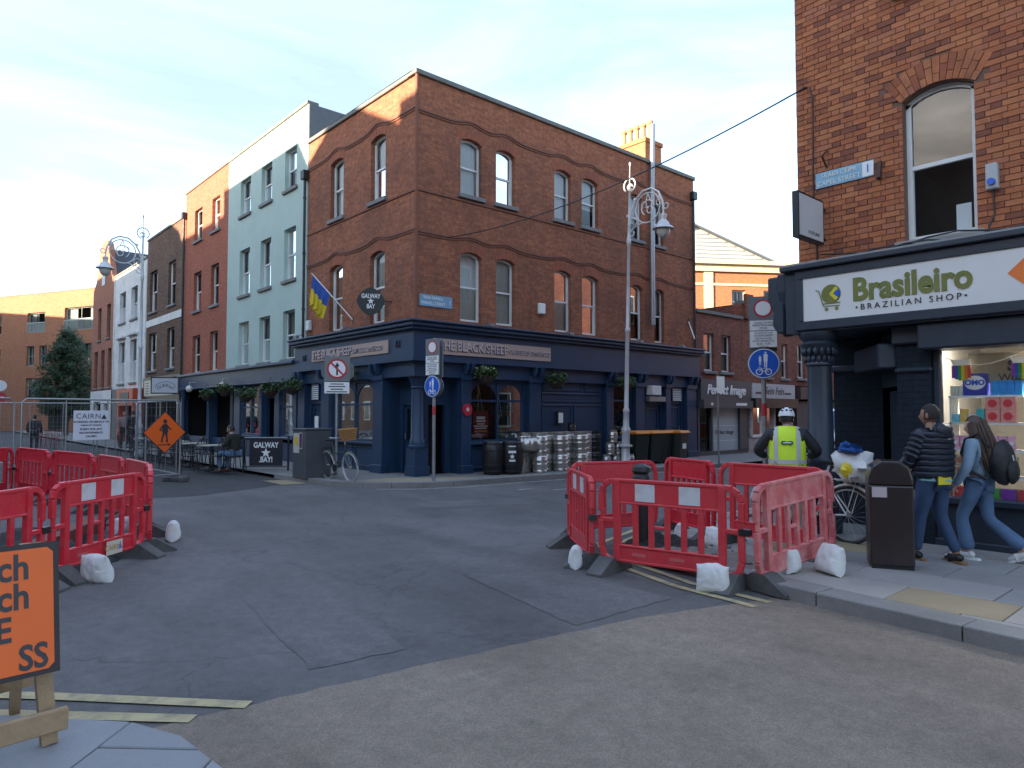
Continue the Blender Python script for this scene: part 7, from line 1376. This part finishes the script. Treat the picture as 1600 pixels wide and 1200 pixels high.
lgm = MB(); lgm.prism([(-.075, .0), (-.06, .022), (-.03, .022), (0, .012), (.03, .022), (.06, .022), (.075, 0), (.06, -.022), (.03, -.022), (0, -.012), (-.03, -.022), (-.06, -.022)], lambda u, v, d: (u + .0, -.122 + d - .0, 1.2 + v), -.014, .05); lgm.build('green_logo', mat('green_logo', (.0, .12, .06), .5), cy); MB().box(-.05, .05, -.138, -.1365, 1.193, 1.207).build('logo_lettering', PRINT_W, cy)
hm = MB(); n, k = 24, 10
for i in range(k + 1):
    p = math.pi * .52 * i / k
    for j in range(n): a = 2 * math.pi * j / n; hm.v.append(tuple(M @ Vector((.102 * math.sin(p) * math.sin(a), .132 * math.sin(p) * math.cos(a) - .01, .035 + .115 * math.cos(p)))))
for i in range(k):
    for j in range(n): hm.f.append((i * n + j, (i + 1) * n + j, (i + 1) * n + (j + 1) % n, i * n + (j + 1) % n))
hl_ = hm.build('helmet', mat('white_helmet', (.66, .66, .68), .35), cy, smooth=True)
for x, y_, z in ((-.055, -.122, .10), (0, -.13, .105), (.055, -.122, .10), (-.04, -.085, .138), (.04, -.085, .138)): 
    p = M @ Vector((x, y_, z)); MB().ell(p, .017, .012, .011, 8, 6).build('vent', BLACK, hl_)
# seated customer at the cafe tables
J = std(1.7); J.update({'pel': (0, 0, .54), 'chest': (0, .06, .90), 'neck': (0, .12, 1.06), 'head': (0, .17, 1.18), 'Lsh': (-.19, .06, .99), 'Rsh': (.19, .06, .99), 'Lel': (-.24, .12, .74), 'Rel': (.24, .12, .74), 'Lwr': (-.12, .34, .76), 'Rwr': (.12, .34, .76), 'Lhip': (-.1, .03, .52), 'Rhip': (.1, .03, .52), 'Lkn': (-.13, .44, .52), 'Rkn': (.13, .42, .52), 'Lan': (-.13, .40, .09), 'Ran': (.13, .36, .09), 'Ltoe': (-.14, .57, .04), 'Rtoe': (.14, .53, .04)})
person('man in dark olive jacket and black cap seated at a cafe table', (-2.72, 4.75, .06), 28, J, (.42, .25, .18), mat('olive_jacket', (.028, .028, .018), .8, var=.2), mat('worn_jeans', (.10, .17, .27), .85), mat('brown_shoe', (.10, .035, .02), .6), HAIRD, R(15), R(-10))
chair('black metal cafe chair under the seated customer', (-2.72, 4.75, .06), 28 + 180 - 180, None)
# passers-by far up the main street
for k, (x, y_, c, l2) in enumerate(((-2.4, 17.2, (.014, .014, .018), 'distant person in black by the lamp post'), (-1.9, 21.0, (.30, .2, .2), 'distant person in pink top beyond the lamp post'), (-5.2, 22, (.02, .02, .03), 'distant person in dark clothes beyond the notice'))):
    J = std(1.7 - .04 * k); person(l2, (x, y_, .1 if k < 2 else 0), 170 * k, J, (.42, .26, .19), mat('far_top_%d' % k, c, .8), mat('far_trousers', (.02, .022, .03), .8), mat('black_shoe', (.012, .012, .013)), HAIRD)
